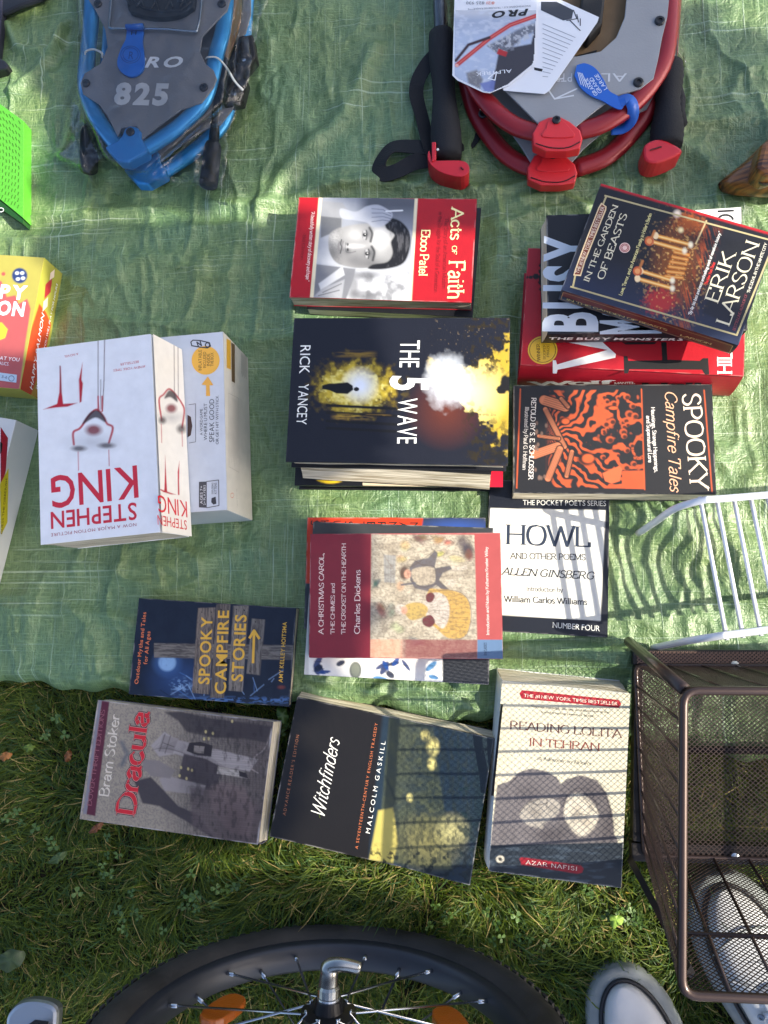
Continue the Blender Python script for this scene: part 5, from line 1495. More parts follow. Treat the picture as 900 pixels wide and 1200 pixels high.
def build_blue_shoes():
    blue = mat('blue_frame', (52, 146, 206), .32, metal=.55, var=.05, coat=.3)
    dk = mat('deck_plastic', (118, 119, 123), .5, bump=.12, bscale=400, var=.05)
    cap_ = mat('blue_tip', (40, 122, 190), .42, bump=.05, bscale=500)
    blk = mat('black_rubber', (20, 21, 23), .6, bump=.1, bscale=300)
    for which, (dx, dy, zb, lab) in enumerate(((22, 26, .012, 'blue framed snowshoe lying underneath its twin, only the tip showing'), (0, 0, .040, 'blue framed grey snowshoe marked 825 on top of its pair in the clear bag'))):
        S_ = lambda pts: [(x + dx, y + dy) for x, y in pts]
        root = thing('snowshoe', lab, 'snowshoe', at(170 + dx, 80 + dy, zb - .008), 'blue snowshoes in a clear bag')
        z = zb
        L_ = S_([(112, -120), (109, -40), (107, 20), (103, 60), (100, 92), (104, 118), (116, 142), (134, 166), (142, 174)])
        R_ = S_([(276, -120), (268, -40), (262, 30), (254, 62), (247, 95), (236, 122), (210, 148), (186, 165), (168, 176)])
        for pts in (L_, R_):
            c_ = cr(pts, 5)
            MB().tube([at(x, y, z) for x, y in c_], [(.0102, .0064)] * len(c_), 12).out('frame_tube', blue, root, smooth=True)
        deck = S_([(104, -120), (104, 0), (112, 12), (123, 34), (126, 55), (118, 74), (99, 86), (94, 97), (97, 110), (116, 122), (126, 136), (138, 160), (142, 150), (160, 148), (166, 163), (186, 147), (212, 128), (236, 120), (250, 102), (254, 92), (250, 82), (240, 74), (234, 60), (237, 42), (250, 28), (266, 12), (272, -10), (272, -120)])
        slab('deck', deck, z + .0055, z + .0080, dk, root)
        slab('tip_cap', S_([(146, 150), (152, 147), (160, 148), (165, 154), (165, 162), (172, 172), (172, 178), (150, 190), (138, 189), (122, 172), (138, 164), (143, 158)]), z - .006, z + .0108, cap_, root, bev=.0025)
        rivet(*S_([(153, 155)])[0], z + .0108, root)
        if which == 0: continue
        for r_ in ((115, 5), (260, 5), (101, 98), (239, 103)): rivet(*r_, z + .008, root)
        # binding pad with raised tread bars
        pad = slab('binding_pad', cr([(148, -40), (149, 6), (158, 15), (180, 20), (206, 18), (222, 10), (228, 2), (230, -40)], 4), z + .008, z + .016, blk, root, bev=.0015)
        tm = MB()
        for k in range(9):
            x = 152 + k * 8.4
            a = at(x, 12 - abs(k - 4) * 1.4, z + .0168); b = at(x + (8 if k % 2 else -5), -4, z + .0168)
            tm.tube([a, b], .0011, 4)
        tm.tube(pxy([(152, -2), (168, 10), (190, 14), (212, 12), (224, 2)], z + .0166), .0011, 4)
        tm.out('tread_pattern', mat('tread', (34, 36, 40), .5), pad)
        for x, y in ((158, -1), (212, 0)): rivet(x, y, z + .016, root, .0045)
        # steel heel lift wire
        MB().tube(cr(pxy([(133, -60), (130, 6), (128, 28), (130, 33), (140, 33.5), (190, 34), (226, 37), (231, 34), (235, 14), (240, -60)], z + .0125), 4), .0016, 8).out('heel_lift_wire', mat('steel_wire', (190, 195, 200), .2, metal=1), root, smooth=True)
        # blue pull tab
        tab = slab('size_tab', cr([(149, 32), (167, 32), (167, 48), (169, 66), (168, 80), (160, 88), (150, 89), (140, 82), (137, 72), (141, 58), (147, 46)], 5), z + .0085, z + .0115, mat('tab_blue', (24, 108, 206), .35, coat=.3), root, bev=.0006)
        MB().tube(pxy([(148, 32), (168, 31)], z + .016), .0035, 10).out('tab_hook', mat('tab_blue', (24, 108, 206), .35), tab, smooth=True)
        fd = Face(at(180, 70, z + .0081), (1, 0, 0), (0, 1, 0), .2, .2, root, None, .0001)
        ft = Face(at(153, 65, z + .0115), (1, 0, 0), (0, 1, 0), .2, .2, tab, None, .0001)
        ft.lines([[(153 + 11.5 * math.cos(a), 64 + 10 * math.sin(a)) for a in np.linspace(0, 6.29, 24)], [(153 + 9 * math.cos(a), 64 + 8 * math.sin(a)) for a in np.linspace(0, 6.29, 24)]], .7, (14, 70, 150), 'ring_mark')
        ft.text('R', (150, 69), (156.5, 69), 9, (14, 66, 146), 'tab_lettering'); ft.text('H', (153, 41), (160, 41), 5, (10, 20, 40), 'tab_lettering')
        fd.text('PRO', (152, 79), (212.5, 78.5), 12.5, (226, 230, 234), 'model_lettering', slant=.25, off=.03)
        fd.text('825', (131, 121), (197.5, 122.5), 24, (196, 198, 200), 'number_lettering', off=.05)
        # white zip ties
        for pts in ([(99, 66), (101, 60), (110, 58), (119, 62), (120, 68)], [(241, 69), (244, 67), (255, 68), (266, 80), (275, 95), (285, 106)]):
            c_ = cr([at(x, y, z + (.009 if i not in (0, len(pts) - 1) else .004)) for i, (x, y) in enumerate(pts)], 5)
            MB().tube(c_, [(.0014, .0008)] * len(c_), 6).out('zip_tie', mat('nylon_white', (214, 216, 208), .4), root, smooth=True)
    # poles with their handles inside the bag
    for i, (a, b, lab) in enumerate((((104, 200), (106, 60), 'black trekking pole end at the lower left foot of the clear bag'), ((244, 218), (262, 70), 'black trekking pole end at the lower right foot of the clear bag'))):
        root = thing('trekking_pole', lab, 'pole', at(*a, .014), 'trekking poles in the clear bag')
        A = at(*a, .014); B = at(*b, .018)
        d = (B - A) / np.linalg.norm(B - A)
        MB().lathe(A, d, [(-.0, .0102), (.004, .0112), (.05, .0105), (.055, .009)], 18).out('rubber_foot', blk, root, smooth=True)
        MB().tube([A + d * .05, B], .0065, 10).out('shaft', mat('pole_shaft', (30, 32, 34), .35, metal=.3), root, smooth=True)
    root = thing('binding', 'black plastic heel binding beside the blue snowshoe, under the clear bag', 'binding', at(282, 80, 0))
    slab('card_insert', [(263, -60), (286, -60), (282, 25), (268, 70), (258, 60)], .030, .032, mat('kraft_card', (158, 122, 88), .8, var=.08), root)
    slab('strap_plate', [(280, 42), (296, 40), (300, 66), (284, 84), (266, 110), (256, 96)], .016, .034, blk, root, bev=.002)
    slab('buckle', [(272, 88), (290, 92), (284, 118), (262, 122), (254, 108)], .012, .028, blk, root, bev=.002)
    for x, y in ((286, 70), (275, 110)): MB().lathe(at(x, y, .034), (0, 0, 1), [(0, .003), (.001, .003), (.0014, .0001)], 10).out('rivet', mat('steel_wire', (190, 195, 200), .2, metal=1), root)
    # crumpled clear bag
    out = cr([(96, -60), (88, 60), (74, 120), (70, 160), (62, 184), (88, 206), (112, 222), (122, 200), (150, 214), (190, 224), (222, 226), (240, 236), (262, 234), (272, 240), (276, 200), (284, 150), (300, 110), (308, 60), (316, -60)], 4, True)
    O = np.array(out)
    nx, ny = 84, 104
    X, Y = np.meshgrid(np.linspace(60, 318, nx), np.linspace(-60, 242, ny))
    pp = Paint(X.ravel(), Y.ravel(), X.ravel() * 0 + .5, Y.ravel() * 0 + .5)
    sd = pp.sd(out).reshape(X.shape)
    inner = np.clip(-sd / 14, 0, 1)
    body = np.clip(-pp.sd([(92, -60), (88, 100), (120, 178), (138, 200), (172, 200), (262, 120), (272, 40), (290, -60)]).reshape(X.shape) / 9 + .8, 0, 1)
    body = body * body * (3 - 2 * body)
    hgt = .004 + .026 * inner ** .55 + .034 * body
    rid = (1 - np.abs(2 * fbm(X / 26, Y / 40, 91, 3) - 1)) ** 4
    rid2 = (1 - np.abs(2 * fbm(X / 9 + 5, Y / 12, 95, 2) - 1)) ** 4
    hgt += (.010 * rid + .004 * rid2) * np.clip(1.25 - body, .03, 1) * inner
    V = np.array([at(x, y, h) for x, y, h in zip(X.ravel(), Y.ravel(), hgt.ravel())])
    i = np.arange(nx * ny).reshape(ny, nx)
    ok = sd < 0
    F = [(i[a, b], i[a + 1, b], i[a + 1, b + 1], i[a, b + 1]) for a in range(ny - 1) for b in range(nx - 1) if ok[a, b] and ok[a + 1, b] and ok[a, b + 1] and ok[a + 1, b + 1]]
    F = [tuple(int(v) for v in f) for f in F]
    m = bpy.data.materials.new('clear_film'); m.use_nodes = True
    n = m.node_tree.nodes; l = m.node_tree.links; n.remove(n['Principled BSDF'])
    gl = n.new('ShaderNodeBsdfGlossy'); gl.inputs['Roughness'].default_value = .09; gl.inputs['Color'].default_value = (.9, .93, .95, 1)
    tr = n.new('ShaderNodeBsdfTransparent'); tr.inputs['Color'].default_value = (.97, .98, .98, 1)
    fr = n.new('ShaderNodeFresnel'); fr.inputs['IOR'].default_value = 1.6
    no = n.new('ShaderNodeTexNoise'); no.inputs['Scale'].default_value = 70; no.inputs['Detail'].default_value = 3; no.inputs['Distortion'].default_value = 1.2
    tc = n.new('ShaderNodeTexCoord'); l.new(tc.outputs['Object'], no.inputs['Vector'])
    bp = n.new('ShaderNodeBump'); bp.inputs['Strength'].default_value = .35; bp.inputs['Distance'].default_value = .003
    l.new(no.outputs['Fac'], bp.inputs['Height']); l.new(bp.outputs['Normal'], gl.inputs['Normal']); l.new(bp.outputs['Normal'], fr.inputs['Normal'])
    mu = n.new('ShaderNodeMath'); mu.operation = 'MULTIPLY_ADD'; mu.inputs[1].default_value = .9; mu.inputs[2].default_value = .0
    l.new(fr.outputs[0], mu.inputs[0])
    ms = n.new('ShaderNodeMixShader'); l.new(mu.outputs[0], ms.inputs['Fac']); l.new(tr.outputs[0], ms.inputs[1]); l.new(gl.outputs[0], ms.inputs[2])
    l.new(ms.outputs[0], n['Material Output'].inputs['Surface'])
    MATS['clear_film'] = m
    o = part('plastic_bag', V, F, m, None, smooth=True)
    o['label'] = 'crumpled clear plastic bag wrapped around the blue snowshoes'; o['category'] = 'bag'


def build_red_shoes():
    red = mat('red_frame', (142, 26, 36), .38, metal=.2, var=.06, coat=.25)
    dk = mat('deck_grey', (144, 147, 150), .5, bump=.1, bscale=400, var=.04)
    cp = mat('red_tip', (214, 42, 48), .38, bump=.05, bscale=300, coat=.2)
    blk = mat('black_rubber', (20, 21, 23), .6)
    wood = mat('brown_card', (150, 122, 88), .8, var=.12, vscale=40)
    for which, (dx, dy, zb, lab) in enumerate(((-6, 40, .012, 'red framed snowshoe lying underneath its twin, rim and tip showing'), (0, 0, .040, 'red framed light grey snowshoe on top of its pair beneath the hang tags'))):
        S_ = lambda pts: [(x + dx, y + dy) for x, y in pts]
        root = thing('snowshoe', lab, 'snowshoe', at(660 + dx, 80 + dy, zb - .008), 'red snowshoes')
        z = zb
        if which:
            L_ = [(548, -120), (545, -20), (546, 60), (556, 98), (578, 128), (604, 148), (632, 156)]
            R_ = [(786, -120), (786, -20), (780, 60), (762, 98), (736, 126), (704, 146), (676, 154)]
        else:
            L_ = S_([(552, -120), (550, 20), (554, 56), (566, 96), (590, 132), (612, 150), (640, 160)])
            R_ = S_([(800, -120), (792, -20), (786, 40), (768, 84), (744, 118), (716, 144), (680, 158)])
        for pts in (L_, R_):
            c_ = cr(pts, 6)
            MB().tube([at(x, y, z) for x, y in c_], [(.0112, .0068)] * len(c_), 12).out('frame_tube', red, root, smooth=True)
        if which:
            deck = [(548, -120), (548, 60), (590, 104), (636, 150), (662, 160), (680, 144), (700, 128), (722, 112), (750, 104), (766, 92), (772, 66), (776, 44), (782, 20), (786, -20), (786, -120), (740, -120), (736, -20), (732, 20), (722, 44), (704, 60), (676, 66), (640, 62), (610, 30), (600, -120)]
        else:
            deck = S_([(556, 20), (556, 60), (562, 76), (582, 88), (600, 108), (618, 134), (634, 160), (668, 160), (690, 134), (716, 112), (744, 96), (764, 88), (772, 72), (776, 40), (770, 0), (600, 0)])
        slab('deck', deck, z + .0055, z + .0080, dk, root)
        cap_ = [(643, 137), (656, 136), (668, 142), (680, 152), (683, 162), (680, 174), (664, 177), (640, 177), (625, 170), (624, 156), (632, 142)]
        o = slab('tip_cap', [(x + (0 if which else -6), y + (0 if which else 40)) for x, y in cap_], z - .003, z + .0115, cp, root, bev=.0018)
        ca = [(x + (0 if which else -6), y + (0 if which else 40)) for x, y in cr([(640, 150), (644, 140), (658, 140), (668, 150), (672, 160), (636, 160)], 3, True)]
        slab('cap_pad', ca, z + .0113, z + .0128, cp, o, bev=.0006)
        MB().tube(cr(pxy([(x + (0 if which else -6), y + (0 if which else 40)) for x, y in ((628, 168), (645, 173), (665, 173), (680, 166))], z + .0118), 4), .0007, 5).out('cap_seam', mat('slot', (70, 12, 18), .7), o)
        rivet(652 + (0 if which else -4), 141 + (0 if which else 41), z + .0128, root, .0048)
        if which:
            for r_ in ((773, 25), (748, 97)): rivet(*r_, z + .008, root, .0058)
            fd = Face(at(660, 100, z + .0081), (1, 0, 0), (0, 1, 0), .2, .2, root, None, .0001)
            fd.text('ALP', (736, 86), (690, 86), 11, (196, 200, 204), 'brand_lettering')
            fd.lines([[(672, 112), (650, 116), (636, 96), (660, 92)], [(650, 116), (676, 104)]], 1.8, (206, 210, 214), 'brand_mark')
            fd.text('PTREK', (671, 86), (636, 86), 11, (196, 200, 204), 'brand_lettering')
            # cardboard and binding in the opening
            slab('card_insert', [(640, -120), (744, -120), (740, 60), (660, 66)], z - .012, z - .009, wood, root)
            slab('binding_strap', [(690, -60), (716, -60), (706, 26), (690, 44), (676, 30)], z - .008, z + .012, blk, root, bev=.003)
            slab('toe_hole', [(672, 66), (700, 58), (696, 66), (686, 72)], z - .0088, z - .006, blk, root)
        else:
            for r_ in ((566, 134), (742, 134)): rivet(*r_, z + .008, root, .0055)
            MB().tube(cr(pxy([(563, 112), (560, 120), (566, 124), (562, 128)], z + .012), 4), .0012, 6).out('wire_clip', mat('steel_wire', (190, 195, 200), .2, metal=1), root)
    # blue size band round the rim
    root = thing('size_tag', 'bright blue LARGE size tag looped round the red snowshoe rim', 'tag', at(700, 100, .050))
    tb = mat('tag_blue', (22, 92, 186), .4, coat=.2, var=.04)
    body = slab('tag_body', cr([(676, 76), (686, 74), (698, 80), (708, 94), (714, 106), (724, 112), (732, 118), (728, 128), (716, 124), (706, 118), (692, 112), (680, 102), (673, 88)], 5), .0500, .0512, tb, root, bev=.0003)
    c_ = cr([at(724, 120, .0508), at(736, 116, .053), at(742, 126, .050), at(740, 140, .040), at(730, 150, .032), at(716, 152, .030)], 6)
    V = []; F = []
    sdv = np.array([.3, -.95, 0]) * 0
    for i_, p_ in enumerate(c_):
        d_ = c_[min(i_ + 1, len(c_) - 1)] - c_[max(i_ - 1, 0)]; s_ = np.cross(d_, [0, 0, 1.0]); s_ = s_ / (np.linalg.norm(s_) + 1e-9) * .0065
        V += [p_ - s_, p_ + s_]
        if i_: F.append((2 * i_ - 2, 2 * i_ - 1, 2 * i_ + 1, 2 * i_))
    o = part('tag_loop', V, F, tb, root, smooth=True); md = o.modifiers.new('t', 'SOLIDIFY'); md.thickness = .0008
    ft = Face(at(695, 95, .0512), (1, 0, 0), (0, 1, 0), .1, .1, body, None, .0001)
    wc = (214, 226, 240)
    ft.text('LARGE', (712, 104), (700, 86), 4.2, wc, 'tag_lettering'); ft.text('GRAND', (706, 108), (694, 90), 4.2, wc, 'tag_lettering'); ft.text('GRANDE', (701, 111), (688, 91), 4.0, wc, 'tag_lettering')
    ft.lines([[(690 - k * 3.0, 104 - k * 1.5), (680 - k * 1.6 + 2, 86 - k * .4)] for k in range(4)], .7, wc, 'tag_lettering')
    # two hang tags
    root = thing('hang_tag', 'white hang tag of text lying tilted under the snow photo tag', 'tag', at(640, 60, .0515))
    px = [(616, -14), (640, -8), (702, 20), (700, 26), (644, 106), (638, 110), (590, 106), (580, 60)]
    card = slab('card', px, .0515, .0522, mat('card_white', (222, 226, 232), .35, coat=.3), root, bev=.0002)
    fa = Face(at(640, 60, .0522), (1, 0, 0), (0, 1, 0), .3, .3, card, None, .0001)
    g_ = (60, 64, 72)
    fa.poly([(634, 2), (652, 2), (672, 12), (670, 22), (660, 24), (634, 12)], g_, 'printed_picture')
    fa.lines([[(672 + k * 4, 16 + k * 5 - 4), (676 + k * 2, 22 + k * 4)] for k in range(3)] + [[(668, 24), (680, 36)], [(664, 24), (676, 22)]], 1.2, g_, 'printed_icons')
    fa.lines([[(636 + (k > 8) * 0, 28 + k * 5.6 - 0), (674 - k * 2.9, 44 + k * 4.2)] for k in range(12)], .7, (130, 138, 152), 'small_print')
    fa.poly([(626, 79), (636, 81), (635, 84), (626, 82)], (20, 20, 22), 'printed_bar')
    root = thing('hang_tag', 'hang tag with a red and black snowshoe in snow photo, upside down PRO lettering', 'tag', at(580, 50, .0535))
    px = [(534, -50), (631, -50), (627, 70), (625, 77), (596, 100), (574, 109), (566, 108), (536, 94), (530, 88)]
    card = slab('card', px, .0532, .0540, mat('card_white', (222, 226, 232), .35, coat=.3), root, bev=.0002)
    c_, ux, uy = at(580, 35, .0540), np.array([1., 0, 0]), np.array([0, 1., 0])
    # picture: a printed sheet following the card's outline
    nx, ny = 110, 130
    X, Y = np.meshgrid(np.linspace(530, 632, nx), np.linspace(12, 110, ny))
    pp = Paint(X.ravel(), Y.ravel(), X.ravel() * 0 + .5, Y.ravel() * 0 + .5)
    q = Z(500, 0, 4.0909)
    pp.fill((176, 190, 214))
    x, y = (pp.U - 500) * 4.0909, pp.V * 4.0909
    pp.mix(np.clip((95 - y) / 30 - 0 * x, 0, 1), (214, 218, 224)); pp.mix(np.clip((180 - y) / 60, 0, 1) * .35, (150, 158, 176))
    pp.noise(6, 3, .5, .7, (206, 214, 226), .6, 5)
    pp.poly(zz(q, [(345, 250), (420, 225), (500, 210), (520, 130), (528, 330), (480, 370), (400, 420), (340, 440), (300, 420), (330, 330)]), (62, 60, 66), 1, 1)
    pp.noise(4, 4, .5, .6, (120, 122, 130), .8, 8, mask=np.clip(.5 - pp.sd(zz(q, [(290, 220), (380, 190), (450, 200), (420, 240), (340, 260)])), 0, 1))
    pp.poly(zz(q, [(290, 220), (370, 180), (440, 140), (520, 110), (528, 150), (470, 170), (400, 235), (330, 250)]), (84, 84, 90), .8, 1.5)
    pp.noise(3, 3, .5, .62, (190, 194, 200), .8, 11, mask=np.clip(.5 - pp.sd(zz(q, [(290, 210), (440, 130), (528, 110), (528, 160), (400, 240), (320, 250)])), 0, 1))
    pp.line(zz(q, [(145, 312), (300, 185), (400, 120), (535, 72)]), 5, (186, 52, 48)); pp.line(zz(q, [(145, 312), (300, 185), (400, 120), (535, 72)]), 1.2, (226, 120, 110), .8)
    pp.line(zz(q, [(140, 290), (200, 215), (300, 180)]), 3.4, (66, 44, 48)); pp.ell(*q(145, 314), 2.2, 2, (230, 170, 160))
    pp.poly(zz(q, [(345, 232), (388, 250), (380, 272), (335, 258)]), (176, 44, 44), 1, .6)
    pp.poly(zz(q, [(190, 350), (240, 335), (270, 380), (255, 425), (200, 400)]), (96, 90, 84), .8, 1.5); pp.noise(2, 2, .5, .6, (150, 150, 150), .6, 15, mask=np.clip(.5 - pp.sd(zz(q, [(190, 350), (260, 335), (270, 400), (240, 430)])), 0, 1))
    pp.poly(zz(q, [(255, 400), (330, 380), (320, 440), (280, 440)]), (110, 122, 180), .9, 1)
    sd = pp.sd([(x_ + (1.2 if x_ < 580 else -1.2), y_) for x_, y_ in [(532, 8), (630, 8), (627, 70), (625, 76), (596, 99), (574, 108), (566, 107), (537, 93), (531, 88)]]).reshape(X.shape)
    ok = sd < .3
    V = np.array([at(a, b, .0542) for a, b in zip(X.ravel(), Y.ravel())])
    i = np.arange(nx * ny).reshape(ny, nx)
    F = [tuple(int(v) for v in (i[a, b], i[a + 1, b], i[a + 1, b + 1], i[a, b + 1])) for a in range(ny - 1) for b in range(nx - 1) if ok[a, b] and ok[a + 1, b + 1] and ok[a + 1, b] and ok[a, b + 1]]
    part('printed_photo', V, F, MATS['print_gloss'], card, cols=pp.C)
    fa = Face(at(580, 35, .0542), (1, 0, 0), (0, 1, 0), .3, .3, card, None, .0001)
    fa.text('PRO', (620, 10.5), (577, 14), 8, (24, 26, 30), 'model_lettering', slant=.25, off=.04)
    fa.text('SNOWSHOEING KIT / TROUSSE DE RAQUETTE', (622, 6), (548, 10), 2.2, (110, 116, 128), 'small_print')
    fa.text('ALPTREK', (600, 81), (557, 85), 4.6, (226, 230, 236), 'brand_lettering')
    fa.text('930', (556, 2), (546, 2), 3.6, (110, 116, 128), 'number_lettering'); fa.text('825', (568, 2), (558, 2), 3.6, (110, 116, 128), 'number_lettering'); fa.text('821', (580, 2), (570, 2), 3.6, (220, 120, 90), 'number_lettering')
    fa.lines([[(572, 92), (582, 84), (580, 94), (572, 92)]], 1.2, (226, 230, 236), 'brand_mark')
    # poles with foam grips
    foam = mat('foam_grip', (24, 26, 31), .85, bump=.35, bscale=700, var=.1)
    stp = mat('webbing', (22, 23, 27), .75, bump=.4, bscale=900)
    rt = mat('red_grip_end', (198, 30, 44), .4, coat=.2)
    for which in (0, 1):
        if which == 0:
            A = at(524, 186, .020); B = at(517, 40, .024); lab = 'trekking pole with black foam grip, red end and loop strap, left of the red snowshoes'
        else:
            A = at(781, 172, .020); B = at(784, 76, .024); lab = 'trekking pole with black foam grip and red end, right of the red snowshoes'
        root = thing('trekking_pole', lab, 'pole', (A[0], A[1], .002), 'trekking poles of the red snowshoes')
        d = (B - A); L = np.linalg.norm(d); d /= L
        prof = []
        for k in range(26):
            t_ = k / 25
            r = .0168 + .0018 * math.sin(t_ * 9) - .003 * t_ + (.0008 if k % 2 else 0) * (1 if which else .4)
            prof.append((t_ * L, r))
        gm = MB().lathe(A, d, prof, 22)
        gm.V = [tuple((v[0], v[1], .001 + max(v[2], -.001) if v[2] < .001 else v[2])) for v in gm.V]
        gm.out('grip', foam, root, smooth=True)
        if which:
            MB().lathe(at(797, 150, .020), at(792, 96, .020) - at(797, 150, .020), [(0, .004), (.004, .0085), (.02, .007), (.035, .009), (.055, .006)], 14).out('finger_rest', foam, root, smooth=True)
            sh = (B, at(794, -120, .026))
        else:
            sh = (B, at(512, -120, .026))
        MB().tube(sh, .0085, 14).out('shaft', mat('pole_grey', (96, 102, 108), .3, metal=.6, var=.1), root, smooth=True)
        if which:
            pts = [(754, 176), (757, 168), (768, 163), (780, 164), (797, 173), (799, 178), (790, 184), (770, 191), (757, 188)]
        else:
            pts = [(503, 176), (506, 187), (512, 188), (540, 188), (549, 193), (549, 202), (540, 207), (520, 203), (506, 194), (501, 184)]
        o = slab('grip_end', cr(pts, 3, True), .004, .034, rt, root, bev=.004)
        bl = [(762, 176), (775, 172)] if which else [(540, 196), (543, 199)]
        MB().tube(pxy(bl, .0345), .0009, 5).out('slot', mat('slot', (70, 12, 18), .7), o)
        if not which:
            slab('red_trim', [(506, 166), (511, 166), (511, 187), (506, 189)], .024, .036, rt, root, bev=.001)
            MB().lathe(at(513, 175.5, .037), (0, 0, 1), [(0, .0016), (.0008, .0016), (.001, .0001)], 8).out('pin', mat('nylon_white', (214, 216, 208), .4), root)
            # webbing loop: ribbons with width, twisted
            def ribbon(pts, w_, nm):
                c_ = cr([np.array(list(at(x, y, z_))) for x, y, z_, _ in pts], 7); tw = cr([(t_,) for _, _, _, t_ in pts], 7)
                V = []; F = []
                for i_, p_ in enumerate(c_):
                    d_ = c_[min(i_ + 1, len(c_) - 1)] - c_[max(i_ - 1, 0)]; s_ = np.cross(d_, [0, 0, 1.0]); s_ /= (np.linalg.norm(s_) + 1e-9)
                    a_ = float(tw[i_][0]); s_ = s_ * math.cos(a_) + np.array([0, 0, 1.]) * math.sin(a_)
                    V += [p_ - s_ * w_ / 2, p_ + s_ * w_ / 2]
                    if i_: F.append((2 * i_ - 2, 2 * i_ - 1, 2 * i_ + 1, 2 * i_))
                o = part(nm, V, F, stp, root, smooth=False); md = o.modifiers.new('t', 'SOLIDIFY'); md.thickness = .0012; md.offset = 0
            ribbon([(512, 62, .020, .1), (500, 76, .016, .1), (490, 94, .012, 0), (488, 112, .008, .2), (494, 136, .008, .4), (502, 168, .012, .4), (508, 182, .012, .2)], .0175, 'strap')
            ribbon([(506, 186, .010, .3), (486, 190, .012, .2), (466, 200, .012, 0), (450, 204, .008, .1), (444, 196, .006, .4), (450, 182, .008, .5), (462, 172, .010, .3), (486, 172, .012, .1), (504, 174, .012, .2)], .019, 'strap')
            ribbon([(528, 176, .006, 0), (548, 170, .005, .1), (560, 150, .005, .2), (556, 134, .006, 0), (538, 128, .006, 0)], .016, 'strap')
    # clear sleeves over the shafts
    for (pts, lab) in ((([(528, -60), (504, -60), (504, 20), (510, 56), (520, 52), (534, 30)]), 'clear plastic sleeve round the left pole shaft'), ([(776, -60), (806, -60), (806, 60), (806, 76), (782, 70), (779, 30)], 'clear plastic sleeve round the right pole shaft')):
        X, Y = np.meshgrid(np.linspace(500, 812, 150) if False else np.linspace(min(p[0] for p in pts), max(p[0] for p in pts), 26), np.linspace(-60, 78, 60))
        pp = Paint(X.ravel(), Y.ravel(), X.ravel() * 0, Y.ravel() * 0)
        sd = pp.sd(pts).reshape(X.shape)
        h = .008 + .026 * np.clip(-sd / 12, 0, 1) ** .5 + .004 * (fbm(X / 7, Y / 16, 3, 3) - .5)
        V = np.array([at(a, b, c) for a, b, c in zip(X.ravel(), Y.ravel(), h.ravel())])
        i = np.arange(X.size).reshape(X.shape); ok = sd < .5
        F = [tuple(int(v) for v in (i[a, b], i[a + 1, b], i[a + 1, b + 1], i[a, b + 1])) for a in range(X.shape[0] - 1) for b in range(X.shape[1] - 1) if ok[a, b] and ok[a + 1, b + 1] and ok[a + 1, b] and ok[a, b + 1]]
        o = part('plastic_sleeve', V, F, MATS['clear_film'], None, smooth=True); o['label'] = lab; o['category'] = 'plastic sleeve'


